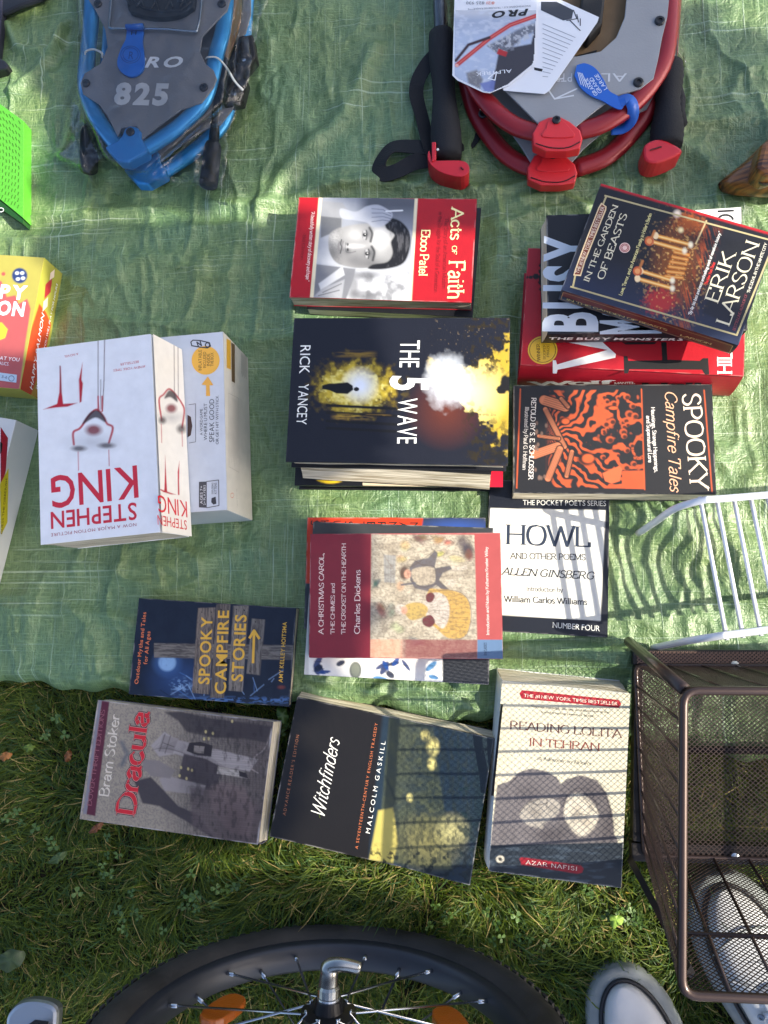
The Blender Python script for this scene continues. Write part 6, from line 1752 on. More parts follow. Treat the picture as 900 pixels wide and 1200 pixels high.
def build_corner_goods():
    # black plastic thing in the top left corner
    root = thing('carrying_case', 'black plastic case corner in the top left of the photo', 'case', at(10, 10, 0))
    bp_ = mat('black_plastic', (22, 23, 28), .35, bump=.08, bscale=400, coat=.1)
    slab('body', [(-90, -60), (70, -30), (50, -2), (22, 8), (4, 16), (-90, 20)], .004, .012, bp_, root, bev=.004)
    slab('edge_strip', [(-90, 10), (3, -40), (3, 10), (-3, 72), (-8, 78), (-90, 78)], .002, .013, mat('dark_blue_plastic', (38, 38, 52), .4), root, bev=.002)
    slab('foot', cr([(-30, 60), (0, 68), (8, 74), (9, 79), (0, 82), (-30, 84)], 3, True), .001, .016, bp_, root, bev=.002)
    # carved wooden object at the right edge
    wd = mat('varnished_wood', (112, 66, 24), .35, coat=.4)
    n = wd.node_tree.nodes; l = wd.node_tree.links
    tc = n.new('ShaderNodeTexCoord'); mp = n.new('ShaderNodeMapping'); mp.inputs['Rotation'].default_value = (0, 0, -.65); mp.inputs['Scale'].default_value = (8, 120, 20)
    no = n.new('ShaderNodeTexNoise'); no.inputs['Scale'].default_value = 3; no.inputs['Detail'].default_value = 6
    l.new(tc.outputs['Object'], mp.inputs['Vector']); l.new(mp.outputs['Vector'], no.inputs['Vector'])
    r2 = n.new('ShaderNodeValToRGB'); r2.color_ramp.elements[0].position = .35; r2.color_ramp.elements[0].color = tuple(lin((62, 32, 14))) + (1,)
    r2.color_ramp.elements[1].position = .65; r2.color_ramp.elements[1].color = tuple(lin((150, 94, 38))) + (1,)
    l.new(no.outputs['Fac'], r2.inputs['Fac']); l.new(r2.outputs['Color'], n['Principled BSDF'].inputs['Base Color'])
    root = thing('wooden_clog', 'brown carved wooden clog tip at the right edge of the tarp', 'clog', at(880, 210, 0))
    rings = [((842, 217), 3, .004), ((846, 218), 12, .008), ((856, 217), 24, .012), ((870, 213), 36, .016), ((886, 208), 50, .020), ((904, 200), 66, .024), ((930, 188), 84, .028), ((990, 160), 110, .03)]
    V = []; F = []; sg = 16
    for (p_, wpx, h_) in rings:
        c = at(p_[0], p_[1], h_); rw = wpx / 1050 / 2
        t_ = Vector((.9, .35, 0)).normalized(); s_ = Vector((-t_.y, t_.x, 0))
        for k in range(sg):
            a = 2 * math.pi * k / sg
            V.append((c[0] + s_.x * math.cos(a) * rw, c[1] + s_.y * math.cos(a) * rw, max(.001, h_ + math.sin(a) * h_ * .98)))
    for i_ in range(len(rings) - 1):
        for k in range(sg):
            F.append((i_ * sg + k, i_ * sg + (k + 1) % sg, (i_ + 1) * sg + (k + 1) % sg, (i_ + 1) * sg + k))
    F.append(tuple(range(sg))); part('clog_body', V, [tuple(reversed(f)) for f in F], wd, root, smooth=True)
    MB().lathe(at(897, 210, .046), (.0, 0, 1), [(-.002, .0075), (.0006, .0075), (.0007, .005), (-.001, .0045), (-.001, .0001)], 16).out('metal_eyelet', mat('pewter', (88, 84, 76), .4, metal=.7), root)
    slab('raised_flap', [(893, 168), (903, 160), (930, 160), (930, 196), (900, 206), (886, 196)], .03, .062, wd, root, bev=.005)


# ------------------------------------------------------------------ white wire rack
def build_rack():
    wm = mat('white_coated_wire', (214, 218, 226), .3, coat=.4)
    root = thing('wire_rack', 'white coated wire shelf rack standing on the sunlit tarp by the mesh basket', 'rack', at(860, 670, 0))
    h = .112
    A = at(801, 586, h); B = at(850, 745, h)      # the near corners of the two rails
    rr = .0036

    def rail(foot, bend, px_end, nm, foot2=None):
        bz = at(*bend, h)
        far = at(*px_end, h)
        far2 = bz + (far - bz) / np.linalg.norm(far - bz) * .34
        f = at(*foot, .004)
        mid = f + (bz - f) * .80
        pts = cr([f, f + (bz - f) * .4, mid, bz + (far2 - bz) * .05, bz + (far2 - bz) * .12, bz + (far2 - bz) * .6, far2], 6)
        MB().tube(pts, rr, 10).out(nm, wm, root, smooth=True)
        # the far legs, outside the picture
        fe = far2 + np.array([.06, 0, -h + .004])
        MB().tube([far2, far2 + np.array([.02, 0, -.02]), fe], rr, 10).out('leg', wm, root, smooth=True)
        return bz, far2
    u0, u1 = rail((748, 625), (803, 588), (900, 580), 'rail')
    l0, l1 = rail((765, 759), (822, 748), (900, 738), 'rail')
    tops = [(821, 587), (840, 585.5), (860, 584), (879.5, 582.5), (899, 581)]
    bots = [(851, 745), (870, 742.5), (891, 740), (912, 738), (934, 736)]
    for i_ in range(13):
        if i_ < 5: t_, b_ = tops[i_], bots[i_]
        else: t_ = (899 + (i_ - 4) * 20, 581 - (i_ - 4) * 1.4); b_ = (934 + (i_ - 4) * 21, 736 - (i_ - 4) * 1.8)
        a = at(*t_, h - .004); b2 = at(*b_, h - .004)
        d = (b2 - a) / np.linalg.norm(b2 - a)
        MB().tube([a - d * .004, b2 + d * .004], .0021, 8).out('cross_wire', wm, root, smooth=True)


# ------------------------------------------------------------------ brown mesh basket
def mesh_panel(P00, P10, P11, P01, pitch, wire, name, m, root):
    """expanded metal sheet between four corners: two families of thin flat strands"""
    P00, P10, P11, P01 = [np.array(p, float) for p in (P00, P10, P11, P01)]
    w_ = (np.linalg.norm(P10 - P00) + np.linalg.norm(P11 - P01)) / 2; h_ = (np.linalg.norm(P01 - P00) + np.linalg.norm(P11 - P10)) / 2
    nrm = np.cross(P10 - P00, P01 - P00); nrm /= np.linalg.norm(nrm)
    b = MB()
    px, py = pitch; slope = py / px

    def pt(u, v): return (P00 * (1 - u) + P10 * u) * (1 - v) + (P01 * (1 - u) + P11 * u) * v
    for sgn in (1, -1):
        k0 = -int(h_ / slope / px) - 2 if sgn > 0 else 0
        k1 = int(w_ / px) + 2 if sgn > 0 else int((w_ + h_ / slope) / px) + 2
        for k in range(k0, k1):
            x0 = k * px
            # y = sgn*slope*(x-x0)
            xs = sorted((x0, x0 + sgn * h_ / slope))
            xa, xb = max(0, xs[0]), min(w_, xs[1])
            if xb - xa < px * .3: continue
            ya, yb = sgn * slope * (xa - x0), sgn * slope * (xb - x0)
            a = pt(xa / w_, ya / h_) + nrm * wire * .25 * sgn; c = pt(xb / w_, yb / h_) + nrm * wire * .25 * sgn
            d = (c - a) / np.linalg.norm(c - a); s_ = np.cross(nrm, d) * wire / 2; t_ = nrm * wire * .35
            V = [a - s_ - t_, a + s_ - t_, a + s_ + t_, a - s_ + t_, c - s_ - t_, c + s_ - t_, c + s_ + t_, c - s_ + t_]
            b.add(V, [(0, 1, 5, 4), (1, 2, 6, 5), (2, 3, 7, 6), (3, 0, 4, 7)])
    return b.out(name, m, root)


def build_basket():
    bm = mat('bronze_coat', (62, 48, 44), .38, metal=.5, coat=.3, var=.08)
    dm = mat('dark_coat', (36, 32, 31), .4, metal=.4, coat=.2)
    root = thing('mesh_basket', 'dark brown wire mesh basket on a metal frame, over the tarp edge and a shoe', 'basket', at(760, 880, 0))
    ht = .205; hb = .022
    # rim corners (px at height ht) and floor corners
    W_ = .33
    r00 = at(801, 809, ht); r01 = at(799, 1166, ht)
    r10 = r00 + np.array([W_, 0, 0]); r11 = r01 + np.array([W_, 0, 0])
    f00 = at(750, 780, hb); f01 = at(750, 1003, hb)
    f01[0] = f00[0] = (f00[0] + f01[0]) / 2
    f10 = f00 + np.array([W_ - .03, 0, 0]); f11 = f01 + np.array([W_ - .03, 0, 0])

    def rnd(a, b, c, r):
        """rounded corner at b"""
        a, b, c = map(np.array, (a, b, c))
        u = (a - b) / np.linalg.norm(a - b); v = (c - b) / np.linalg.norm(c - b)
        p0 = b + u * r; p2 = b + v * r
        return [(1 - t) ** 2 * p0 + 2 * t * (1 - t) * b + t * t * p2 for t in np.linspace(0, 1, 6)]
    loop = rnd(r01, r00, r10, .012) + rnd(r00, r10, r11, .012) + rnd(r10, r11, r01, .012) + rnd(r11, r01, r00, .012)
    MB().tube(loop, .0037, 12, closed=True).out('rim', bm, root, smooth=True)
    fl = rnd(f01, f00, f10, .008) + rnd(f00, f10, f11, .008) + rnd(f10, f11, f01, .008) + rnd(f11, f01, f00, .008)
    MB().tube(fl, .0026, 8, closed=True).out('floor_wire', bm, root, smooth=True)
    pit = (.0052, .0046); wr = .00068
    mesh_panel(f00, f10, f11, f01, pit, wr, 'mesh_floor', bm, root)
    mesh_panel(f01, f00, r00, r01, (.0062, .0056), .00042, 'mesh_side', bm, root)
    mesh_panel(f00, f10, r10, r00, pit, wr, 'mesh_side', bm, root)
    mesh_panel(f11, f01, r01, r11, pit, wr, 'mesh_side', bm, root)
    mesh_panel(f10, f11, r11, r10, pit, wr, 'mesh_side', bm, root)
    # rib wires from floor to rim, and under the floor
    for k in range(1, 9):
        t = k / 9
        MB().tube([f00 * (1 - t) + f01 * t, r00 * (1 - t) + r01 * t], .0014, 6).out('rib_wire', bm, root, smooth=True)
    for k in range(1, 9):
        t = k / 9
        for a, b, c, d in ((f00, f10, r00, r10), (f01, f11, r01, r11)):
            MB().tube([a * (1 - t) + b * t, c * (1 - t) + d * t], .0014, 6).out('rib_wire', bm, root, smooth=True)
    tm_ = .62
    MB().tube([f01 * (1 - tm_) + r01 * tm_, f11 * (1 - tm_) + r11 * tm_], .0022, 8).out('cross_wire', bm, root, smooth=True)
    # supporting frame: channels on the ground, posts up to the rim
    g00 = at(742, 770, .012); g01 = at(741, 996, .012)
    X1 = np.array([W_ + .03, 0, 0])

    def channel(a, b, w_, nm, m):
        d = b - a; L = np.linalg.norm(d); c = (a + b) / 2
        an = math.atan2(d[1], d[0])
        o = MB().box(c, (L, w_, .016), an).out(nm, m, root); bevel(o, .0012, 2); return o
    ch = channel(g00 + np.array([-.002, 0, 0]), g00 + X1, .016, 'base_channel', dm)
    # perforated plate on the channel
    a = g00 + np.array([0, 0, .0085])
    mesh_panel(a + np.array([.002, -.006, 0]), a + np.array([.16, -.006, 0]), a + np.array([.16, .006, 0]), a + np.array([.002, .006, 0]), (.0042, .0036), .0011, 'perforated_strip', mat('brass_brown', (128, 104, 92), .4, metal=.6), ch)
    MB().lathe(at(861, 779, .021), (0, 0, 1), [(0, .004), (.0016, .004), (.0024, .002), (.0024, .0001)], 14).out('screw', mat('nylon_white', (214, 216, 208), .4), ch)
    ch2 = channel(g01 + np.array([-.002, 0, 0]), g01 + X1, .018, 'base_channel', dm)
    MB().lathe(at(861, 1004, .021), (0, 0, 1), [(0, .004), (.0016, .004), (.0024, .002), (.0024, .0001)], 14).out('screw', mat('steel_wire', (190, 195, 200), .2, metal=1), ch2)
    channel(g00 + np.array([.004, -.009, 0]), g01 + np.array([.004, .010, 0]), .009, 'base_channel', dm)
    MB().tube([at(737, 752, .012), at(801, 807, ht - .003)], .0054, 12).out('post', bm, root, smooth=True)
    p0 = at(739, 1008, .012); p1 = at(800, 1122, .165); 
    d = p1 - p0; p2 = p0 + d * 1.12
    V = MB().tube([p0, p2], [(.0062, .0035)] * 2, 4); V.out('post', dm, root)
    MB().tube([p0 + np.array([.30, 0, 0]), p2 + np.array([.30, 0, 0])], [(.0062, .0035)] * 2, 4).out('post', dm, root)
    MB().tube([at(737, 752, .012) + np.array([.34, 0, 0]), at(801, 807, ht - .003) + np.array([.30, 0, 0])], .0062, 12).out('post', bm, root, smooth=True)
    # cross braces below the floor
    for y_ in (868, 1060): pass
    for t in (.45,):
        a = f00 * (1 - t) + f01 * t - np.array([-.05, 0, .006]); MB().tube([a, a + np.array([.24, 0, 0])], .0040, 8).out('under_brace', dm, root, smooth=True)


# ------------------------------------------------------------------ wheel and foot things
def build_wheel():
    R_ = .208
    C = at(384, 1236, GZ + R_)
    n_ = Vector((0.02, 1, .06)).normalized(); up = Vector((0, 0, 1)); up = (up - n_ * up.dot(n_)).normalized(); sd = n_.cross(up)
    C = Vector(C)
    root = thing('spoked_wheel', 'black spoked wheel with chrome quick release lever standing in the grass', 'wheel', (C.x, C.y, GZ))
    rub = mat('tyre_rubber', (44, 42, 40), .75, var=.55, vscale=28, bump=.35, bscale=140, rvar=.15)

    def ringm(prof, seg=150):
        V = []; F = []
        k = len(prof)
        for i in range(seg):
            a = 2 * math.pi * i / seg
            dv = up * math.cos(a) + sd * math.sin(a)
            for (r, o_) in prof: V.append(tuple(C + dv * r + n_ * o_))
        for i in range(seg):
            j = (i + 1) % seg
            for q in range(k):
                q2 = (q + 1) % k
                F.append((i * k + q, i * k + q2, j * k + q2, j * k + q))
        return V, F
    tr = .0205
    V, F = ringm([(R_ - tr + tr * math.cos(t), tr * 1.02 * math.sin(t)) for t in np.linspace(0, 2 * math.pi, 19)[:-1]])
    ty = part('tyre', V, F, rub, root, smooth=True)
    V, F = ringm([(R_ - .0325 + .0008 * math.cos(t), .0125 + .0008 * math.sin(t)) for t in np.linspace(0, 2 * math.pi, 7)[:-1]])
    # tread knobs joined as fine relief
    tb = MB()
    for i in range(110):
        a = 2 * math.pi * i / 110
        for o_ in (-.013, -.0045, .0045, .013):
            aa = a + (math.pi / 110 if abs(o_) < .01 else 0)
            dv = up * math.cos(aa) + sd * math.sin(aa)
            rr_ = R_ - tr + math.sqrt(tr ** 2 - (o_) ** 2) + .0006
            tb.box(C + dv * rr_ + n_ * o_, (.0062, .006, .0026), Matrix((sd * math.cos(aa) - up * math.sin(aa), n_, dv)).transposed())
    o = tb.out('tread_knobs', rub, ty); o['kind'] = 'stuff'
    V, F = ringm([(R_ - .030, .0125), (R_ - .031, .0145), (R_ - .042, .0138), (R_ - .044, .0125), (R_ - .046, .010), (R_ - .047, .0), (R_ - .046, -.010), (R_ - .044, -.0125), (R_ - .042, -.0138), (R_ - .031, -.0145), (R_ - .030, -.0125)])
    part('rim', V, F, mat('rim_black', (44, 47, 54), .45, metal=.2, coat=.1, var=.1), root, smooth=True)
    st = mat('spoke_steel', (196, 200, 206), .22, metal=1)
    hubm = mat('hub_black', (30, 30, 33), .35, metal=.4)
    hb = MB().lathe(C, n_, [(-.036, .008), (-.034, .021), (-.031, .021), (-.029, .014), (.027, .013), (.029, .0155), (.031, .023), (.034, .023), (.0355, .013), (.044, .011), (.0445, .0001)], 28).out('hub', hubm, root, smooth=False)
    MB().lathe(C, n_, [(.044, .0098), (.046, .0098), (.047, .008), (.048, .0001)], 20).out('axle_nut', st, hb)
    ns = 28
    for i in range(ns):
        side = 1 if i % 2 else -1
        ar = 2 * math.pi * (i + .5) / ns + .04
        ah = ar + (.62 if (i // 2) % 2 else -.62)
        p0 = C + (up * math.cos(ah) + sd * math.sin(ah)) * .019 + n_ * (.034 * side)
        p1 = C + (up * math.cos(ar) + sd * math.sin(ar)) * (R_ - .047) + n_ * (.004 * side)
        MB().tube([p0 - n_ * .003 * side * -1, p0, p1], .0012, 6).out('spoke', st, root, smooth=True)
        d = (p0 - p1).normalized()
        MB().tube([p1 - d * .004, p1 + d * .010], .0021, 6).out('nipple', st, root, smooth=True)
    # quick release lever: cam head and curved arm
    qm = mat('chrome', (168, 168, 164), .24, metal=1, var=.2, vscale=90)
    q0 = C + n_ * .047
    lv = MB()
    pts = [q0 + n_ * .002 - sd * .001, q0 + n_ * .016, q0 + n_ * .022, q0 + n_ * .025 + Vector((.010, 0, .002)), q0 + n_ * .022 + Vector((.026, 0, .0))]
    lv.tube(cr(pts, 6), [(.0085 - .0035 * (k / 24), .0075 - .0035 * (k / 24)) for k in range(25)], 12)
    lv.out('quick_release_lever', qm, root, smooth=True)
    MB().lathe(q0, n_, [(0, .0095), (.006, .0095), (.008, .008), (.0085, .0001)], 20).out('lever_collar', qm, root)
    # amber reflectors between the spokes
    am = mat('amber_reflector', (178, 88, 18), .3, coat=.4, bump=.3, bscale=500)
    for (ax, lab) in ((2.02, 'left'), (-1.98, 'right')):
        dv = up * math.cos(ax) + sd * math.sin(ax); tv = n_.cross(dv)
        c = C + dv * .112 + n_ * .004
        V = []
        K = 14
        for zz_ in (-.004, .004):
            for i in range(K):
                a = 2 * math.pi * i / K
                V.append(tuple(c + dv * (.0135 * math.copysign(abs(math.cos(a)) ** .8, math.cos(a))) + tv * (.024 * math.copysign(abs(math.sin(a)) ** .7, math.sin(a))) + n_ * zz_))
        F = [tuple(range(K - 1, -1, -1)), tuple(range(K, 2 * K))] + [(i, (i + 1) % K, (i + 1) % K + K, i + K) for i in range(K)]
        bevel(part('reflector', V, F, am, root), .0015, 2)


def build_bracket():
    al = mat('brushed_alloy', (176, 180, 184), .3, metal=.85, bump=.06, bscale=500, coat=.2)
    root = thing('metal_bracket', 'silver alloy bracket with small bolts at the lower left corner', 'bracket', at(36, 1190, .02))
    z = .10
    o = slab('bracket_body', cr([(6, 1222), (6, 1196), (12, 1184), (22, 1176), (38, 1173), (56, 1176), (65, 1182), (67, 1192), (64, 1222)], 3), z - .014, z, al, root, bev=.004)
    slab('dark_slot', [(30, 1203), (40, 1196), (56, 1198), (58, 1222), (30, 1222)], z, z + .0012, mat('black_rubber', (20, 21, 23), .6), root, bev=0)
    for y in (1188, 1195): MB().tube([at(66, y, z - .012), at(73, y + 1, z - .012)], .0024, 8).out('bolt', mat('steel_wire', (190, 195, 200), .2, metal=1), root, smooth=True)
    MB().tube([at(36, 1212, z - .016), at(30, 1290, z + .1)], .010, 12).out('tube', mat('frame_black', (24, 25, 27), .35, coat=.3), root, smooth=True)


def build_shoes():
    SHOE = []
    wc = mat('white_leather', (196, 197, 199), .6, bump=.6, bscale=45, var=.08, vscale=30)
    gr = mat('grey_sole', (128, 134, 134), .6, bump=.2, bscale=200, var=.12, vscale=60)
    bk = mat('black_trim', (22, 24, 30), .5)
    lc = mat('lace_white', (214, 216, 222), .7, bump=.3, bscale=600)

    def shoe(toe, rot, lab, L=.285, W=.098):
        c = at(*toe, .015); c[2] = GZ + .002
        root = thing('sneaker', lab, 'shoe', c, 'pair of white sneakers', rot)
        SHOE.append((c[0], c[1], rot, L, W))
        R = Matrix.Rotation(rot, 3, 'Z')     # local +x runs from toe to heel

        def T(x, y, z): return tuple(Vector(c) + R @ Vector((x, y, z)))

        def half(x):     # half width of the sole at distance x from the toe
            t = x / L
            return W / 2 * (max(0, 1 - (1 - min(t / .30, 1)) ** 2.3)) ** .5 * (1 - .18 * math.exp(-((t - .6) / .16) ** 2)) * (1 if t < .82 else max(0, 1 - ((t - .82) / .185) ** 2.4)) ** .5
        N = 40

        def loft(secs, nm, m, smooth=True, k=20):
            V = []; F = []
            for (x, hw, z0, z1, pw) in secs:
                for i in range(k):
                    a = 2 * math.pi * i / k
                    y = math.copysign(abs(math.cos(a)) ** pw, math.cos(a)) * hw; z = (z0 + z1) / 2 + math.copysign(abs(math.sin(a)) ** pw, math.sin(a)) * (z1 - z0) / 2
                    V.append(T(x, y, z))
            for i in range(len(secs) - 1):
                for q in range(k):
                    q2 = (q + 1) % k
                    F.append((i * k + q, (i + 1) * k + q, (i + 1) * k + q2, i * k + q2))
            F.append(tuple(range(k))); F.append(tuple(range(len(secs) * k - 1, (len(secs) - 1) * k - 1, -1)))
            return part(nm, V, [tuple(reversed(f)) for f in F], m, root, smooth=smooth)
        xs = [L * (i / N) for i in range(N + 1)]
        xs = [.0008] + xs[1:-1] + [L - .0008]
        loft([(x, max(half(x), .002), .0, .026, .45) for x in xs], 'sole', gr)
        # foxing stripe
        pts = [T(x, half(x) * .985 - .001, .0268) for x in xs[2:]]; pts2 = [T(x, -half(x) * .985 + .001, .0268) for x in xs[2:]]
        K1 = 1 - .0125 / (W / 2); K2 = 1 - .0155 / (W / 2)
        fx_ = [L * .0012 * k * k for k in range(1, 13)] + [L * (.18 + .02 * k) for k in range(28)]
        ln = [T(.0125 + x * .96, half(x) * K1, .0272) for x in fx_]; l2 = [T(.0125 + x * .96, -half(x) * K1, .0272) for x in fx_]
        MB().tube(list(reversed(l2)) + [T(.0125, 0, .0272)] + ln, .0021, 6).out('stripe', bk, root, smooth=True)

        def uh(x):
            t = x / L
            return .030 + .022 * min(1, t / .28) ** .8 + .038 * max(0, min(1, (t - .28) / .32))
        loft([(.0150 + x * .95, max(half(x) * K2, .001), .018, uh(.0150 + x * .95), .72) for x in [.0004, .002, .005, .010] + [L * i / 30 for i in range(2, 20)]], 'upper', wc)
        for (xa, xb, yo) in ((.30, .36, -.4), (.33, .30, .35), (.27, .31, .1)):
            MB().tube(cr([T(L * xa, half(L * .3) * (yo - .3), uh(L * xa) + .0002 - .004 * abs(yo - .3) * 2), T(L * (xa + xb) / 2, half(L * .3) * yo, uh(L * (xa + xb) / 2) + .0004 - .003 * abs(yo)), T(L * xb, half(L * .3) * (yo + .3), uh(L * xb) - .003 * abs(yo + .3) * 2)], 5), .0011, 6).out('seam', wc, root, smooth=True)
        loft([(x, max(half(x) - .013, .001), .018, uh(L * .63) - .006 + .012 * (x / L - .6), .7) for x in [L * i / 30 for i in range(19, 29)] + [L - .009]], 'heel_counter', wc)
        loft([(x, .026 + .004 * math.sin((x / L - .62) * 9), uh(L * .6) - .004, uh(L * .63) + .004, .8) for x in [L * i / 30 for i in range(20, 28)]], 'ankle_opening', bk)
        # tongue, eyelets, laces
        loft([(L * (.34 + .03 * i), .017, uh(L * (.34 + .03 * i)) - .006, uh(L * (.34 + .03 * i)) + .002, .7) for i in range(10)], 'tongue', wc)
        for i in range(5):
            x = L * (.36 + .05 * i); z = uh(x) + .0035
            for sgn in (-1, 1):
                y = .021 * sgn
                MB().tube([T(x, -y, z - .005), T(x + .004, 0, z + .0025), T(x + .011, y, z - .004)], [(.0030, .0014)] * 3, 8).out('lace', lc, root, smooth=True)
                e = MB().lathe(T(x, y * 1.12, z - .0045), R @ Vector((0, sgn * .5, .85)), [(0, .0032), (.0012, .0032), (.0014, .0018), (.0004, .0016), (.0004, .0001)], 12).out('eyelet', mat('eyelet_steel', (130, 134, 140), .25, metal=1), root)
        # toe cap seam
        MB().tube([T(L * .235 + .010 * (1 - (v / .9) ** 2) * -1.6, v * (half(L * .2) - .008), .024 + (uh(L * .2) - .022) * math.sqrt(max(0, 1 - v * v))) for v in np.linspace(-.93, .93, 15)], .0012, 6).out('toe_seam', gr, root, smooth=True)
        return root
    shoe((724, 1146), -math.pi / 2 + .32, 'white sneaker with grey toe, lower right, left one of the pair on the grass')
    shoe((842, 1032), -math.pi / 2 + .42, 'white laced sneaker seen through the brown mesh basket')


# ------------------------------------------------------------------ added unseen tree, leaves placed for the shade
def build_added_shade_tree():
    """a tree added out of view to the right; its leaves are placed to shade chosen ground"""
    S_ = np.array(SUN_DIR)
    root = thing('added_shade_tree', 'unseen leafy tree added beyond the right edge, leaves placed to shade chosen areas', 'tree', (3.0, 2.3, GZ))
    # ground areas picked for shade, as rows of the photograph (dense and light clumps)
    shade = [
        ([(-150, 800), (340, 826), (330, 900), (310, 1000), (230, 1004), (200, 1060), (-150, 1060)], 1.0),
        ([(-150, 1040), (250, 1050), (420, 1060), (560, 1100), (660, 1180), (700, 1300), (-150, 1300)], 1.0),
        ([(660, 1120), (820, 1180), (820, 1260), (640, 1260)], .9),
        ([(60, 262), (326, 262), (336, 400), (340, 640), (190, 640), (190, 400), (80, 395), (50, 300)], .85),
        ([(-150, 452), (40, 436), (60, 520), (200, 640), (160, 800), (-150, 800)], .85),
        ([(-20, 40), (110, -40), (300, -60), (330, 120), (300, 200), (230, 250), (60, 220), (90, 120)], .85),
        ([(290, -60), (560, -60), (560, 60), (300, 120)], .8),
        ([(300, 60), (480, 60), (840, 0), (900, 40), (900, 236), (700, 226), (620, 300), (600, 250), (560, 262), (430, 282), (345, 190)], .93),
        ([(160, 640), (360, 600), (360, 830), (140, 825)], .75),
        ([(300, 380), (345, 420), (345, 570), (300, 560)], .8),
        ([(560, 260), (610, 280), (612, 440), (598, 560), (560, 420)], .85),
        ([(40, 400), (190, 390), (190, 600), (50, 640)], .9),
        ([(200, 395), (262, 392), (262, 590), (220, 600)], .9),
        ([(160, 705), (350, 710), (340, 830), (150, 820)], .9), ([(100, 815), (324, 845), (300, 1000), (90, 960)], 1.0),
        ([(605, 290), (648, 300), (645, 400), (700, 395), (660, 425), (612, 400)], .6),
    ]
    rr = np.random.RandomState(5)
    pts = []
    for poly, dens in shade:
        P = np.array(poly, float); x0, y0 = P.min(0); x1, y1 = P.max(0)
        area = (x1 - x0) * (y1 - y0)
        n = int(area / 340 * dens * 4.6)
        X = rr.uniform(x0, x1, n); Y = rr.uniform(y0, y1, n)
        pp = Paint(X, Y, X * 0, Y * 0)
        ok = pp.sd(poly) < -6
        for x, y in zip(X[ok], Y[ok]): pts.append((x, y))
    # a scatter of loose leaves elsewhere
    for _ in range(14): pts.append((rr.uniform(-200, 640), rr.uniform(-100, 620)))
    V = []; F = []; C = []
    for (x, y) in pts:
        g = at(x, y, .01)
        s = rr.uniform(1.7, 2.7)
        c = g + S_ * s  # each leaf is set sunward of the spot it has to shade
        L = rr.uniform(.045, .075); Wd = L * rr.uniform(.42, .6)
        u = Vector(rr.normal(0, 1, 3)).normalized(); nn = (Vector(S_) + Vector(rr.normal(0, .45, 3))).normalized(); u = (u - nn * u.dot(nn)).normalized(); v = nn.cross(u)
        b = len(V); cc = Vector(c)
        for (a_, w_) in ((-.5, 0), (-.22, .42), (.1, .5), (.5, 0), (.1, -.5), (-.22, -.42)):
            V.append(tuple(cc + u * (a_ * L) + v * (w_ * Wd) + nn * (abs(w_) * Wd * .25)))
        F.append(tuple(range(b, b + 6)))
    # the rest of the crown, away from the beam that lights the goods
    for _ in range(5000):
        th = rr.uniform(0, 6.28); ph = rr.normal(0, .5); r = rr.uniform(.75, 1.05)
        c = Vector((2.75 + 1.0 * r * math.cos(th), -.1 + 1.5 * r * math.sin(th), 2.5 + .9 * math.sin(ph)))
        gx = c.x - c.z / S_[2] * S_[0]; gy = c.y - c.z / S_[2] * S_[1]
        if -1.1 < gx < .75 and -.9 < gy < .95: continue
        u = Vector(rr.normal(0, 1, 3)).normalized(); nn = Vector(rr.normal(0, 1, 3) + np.array([0, 0, 1.2])).normalized(); u = (u - nn * u.dot(nn)).normalized(); v = nn.cross(u)
        L = .09; Wd = .045; b = len(V)
        for (a_, w_) in ((-.5, 0), (-.22, .42), (.1, .5), (.5, 0), (.1, -.5), (-.22, -.42)):
            V.append(tuple(c + u * (a_ * L) + v * (w_ * Wd)))
        F.append(tuple(range(b, b + 6)))
    lm = mat('tree_leaf', (62, 92, 34), .5)
    o = part('crown', V, F, lm, root); o['kind'] = 'stuff'
    bark = mat('bark', (78, 62, 48), .9, bump=1, bscale=40, var=.2)
    MB().tube(cr([(3.0, 2.3, GZ), (2.98, 2.25, .7), (2.95, 2.2, 1.5), (2.9, 2.1, 2.2), (2.8, 1.9, 3.1)], 5), [.11 - .0038 * k for k in range(21)], 12).out('trunk', bark, root, smooth=True)
    for e in ((1.9, 1.5, 2.0), (1.5, 1.4, 1.6), (2.3, 1.3, 2.5), (3.7, 1.2, 2.4), (4.0, .2, 2.3)):
        MB().tube(cr([(2.95, 2.2, 1.4), ((2.95 + e[0]) / 2 + .05, 1.9 + (e[1] - 1.9) * .4, 1.4 + (e[2] - 1.4) * .7), e], 6), [.045 - .003 * k for k in range(13)], 8).out('limb', bark, root, smooth=True)


build_cartons()

# ------------------------------------------------------------------ tarp, lawn
GZ = -0.036      # the soil under the lawn


def edge_px(x):
    """photo row of the tarp's lower edge for each column"""
    return np.interp(x, [-300, 0, 60, 150, 250, 345, 430, 500, 560, 600, 640, 740, 820, 900, 1200], [790, 799, 805, 814, 820, 826, 829, 842, 850, 838, 846, 862, 880, 893, 930])


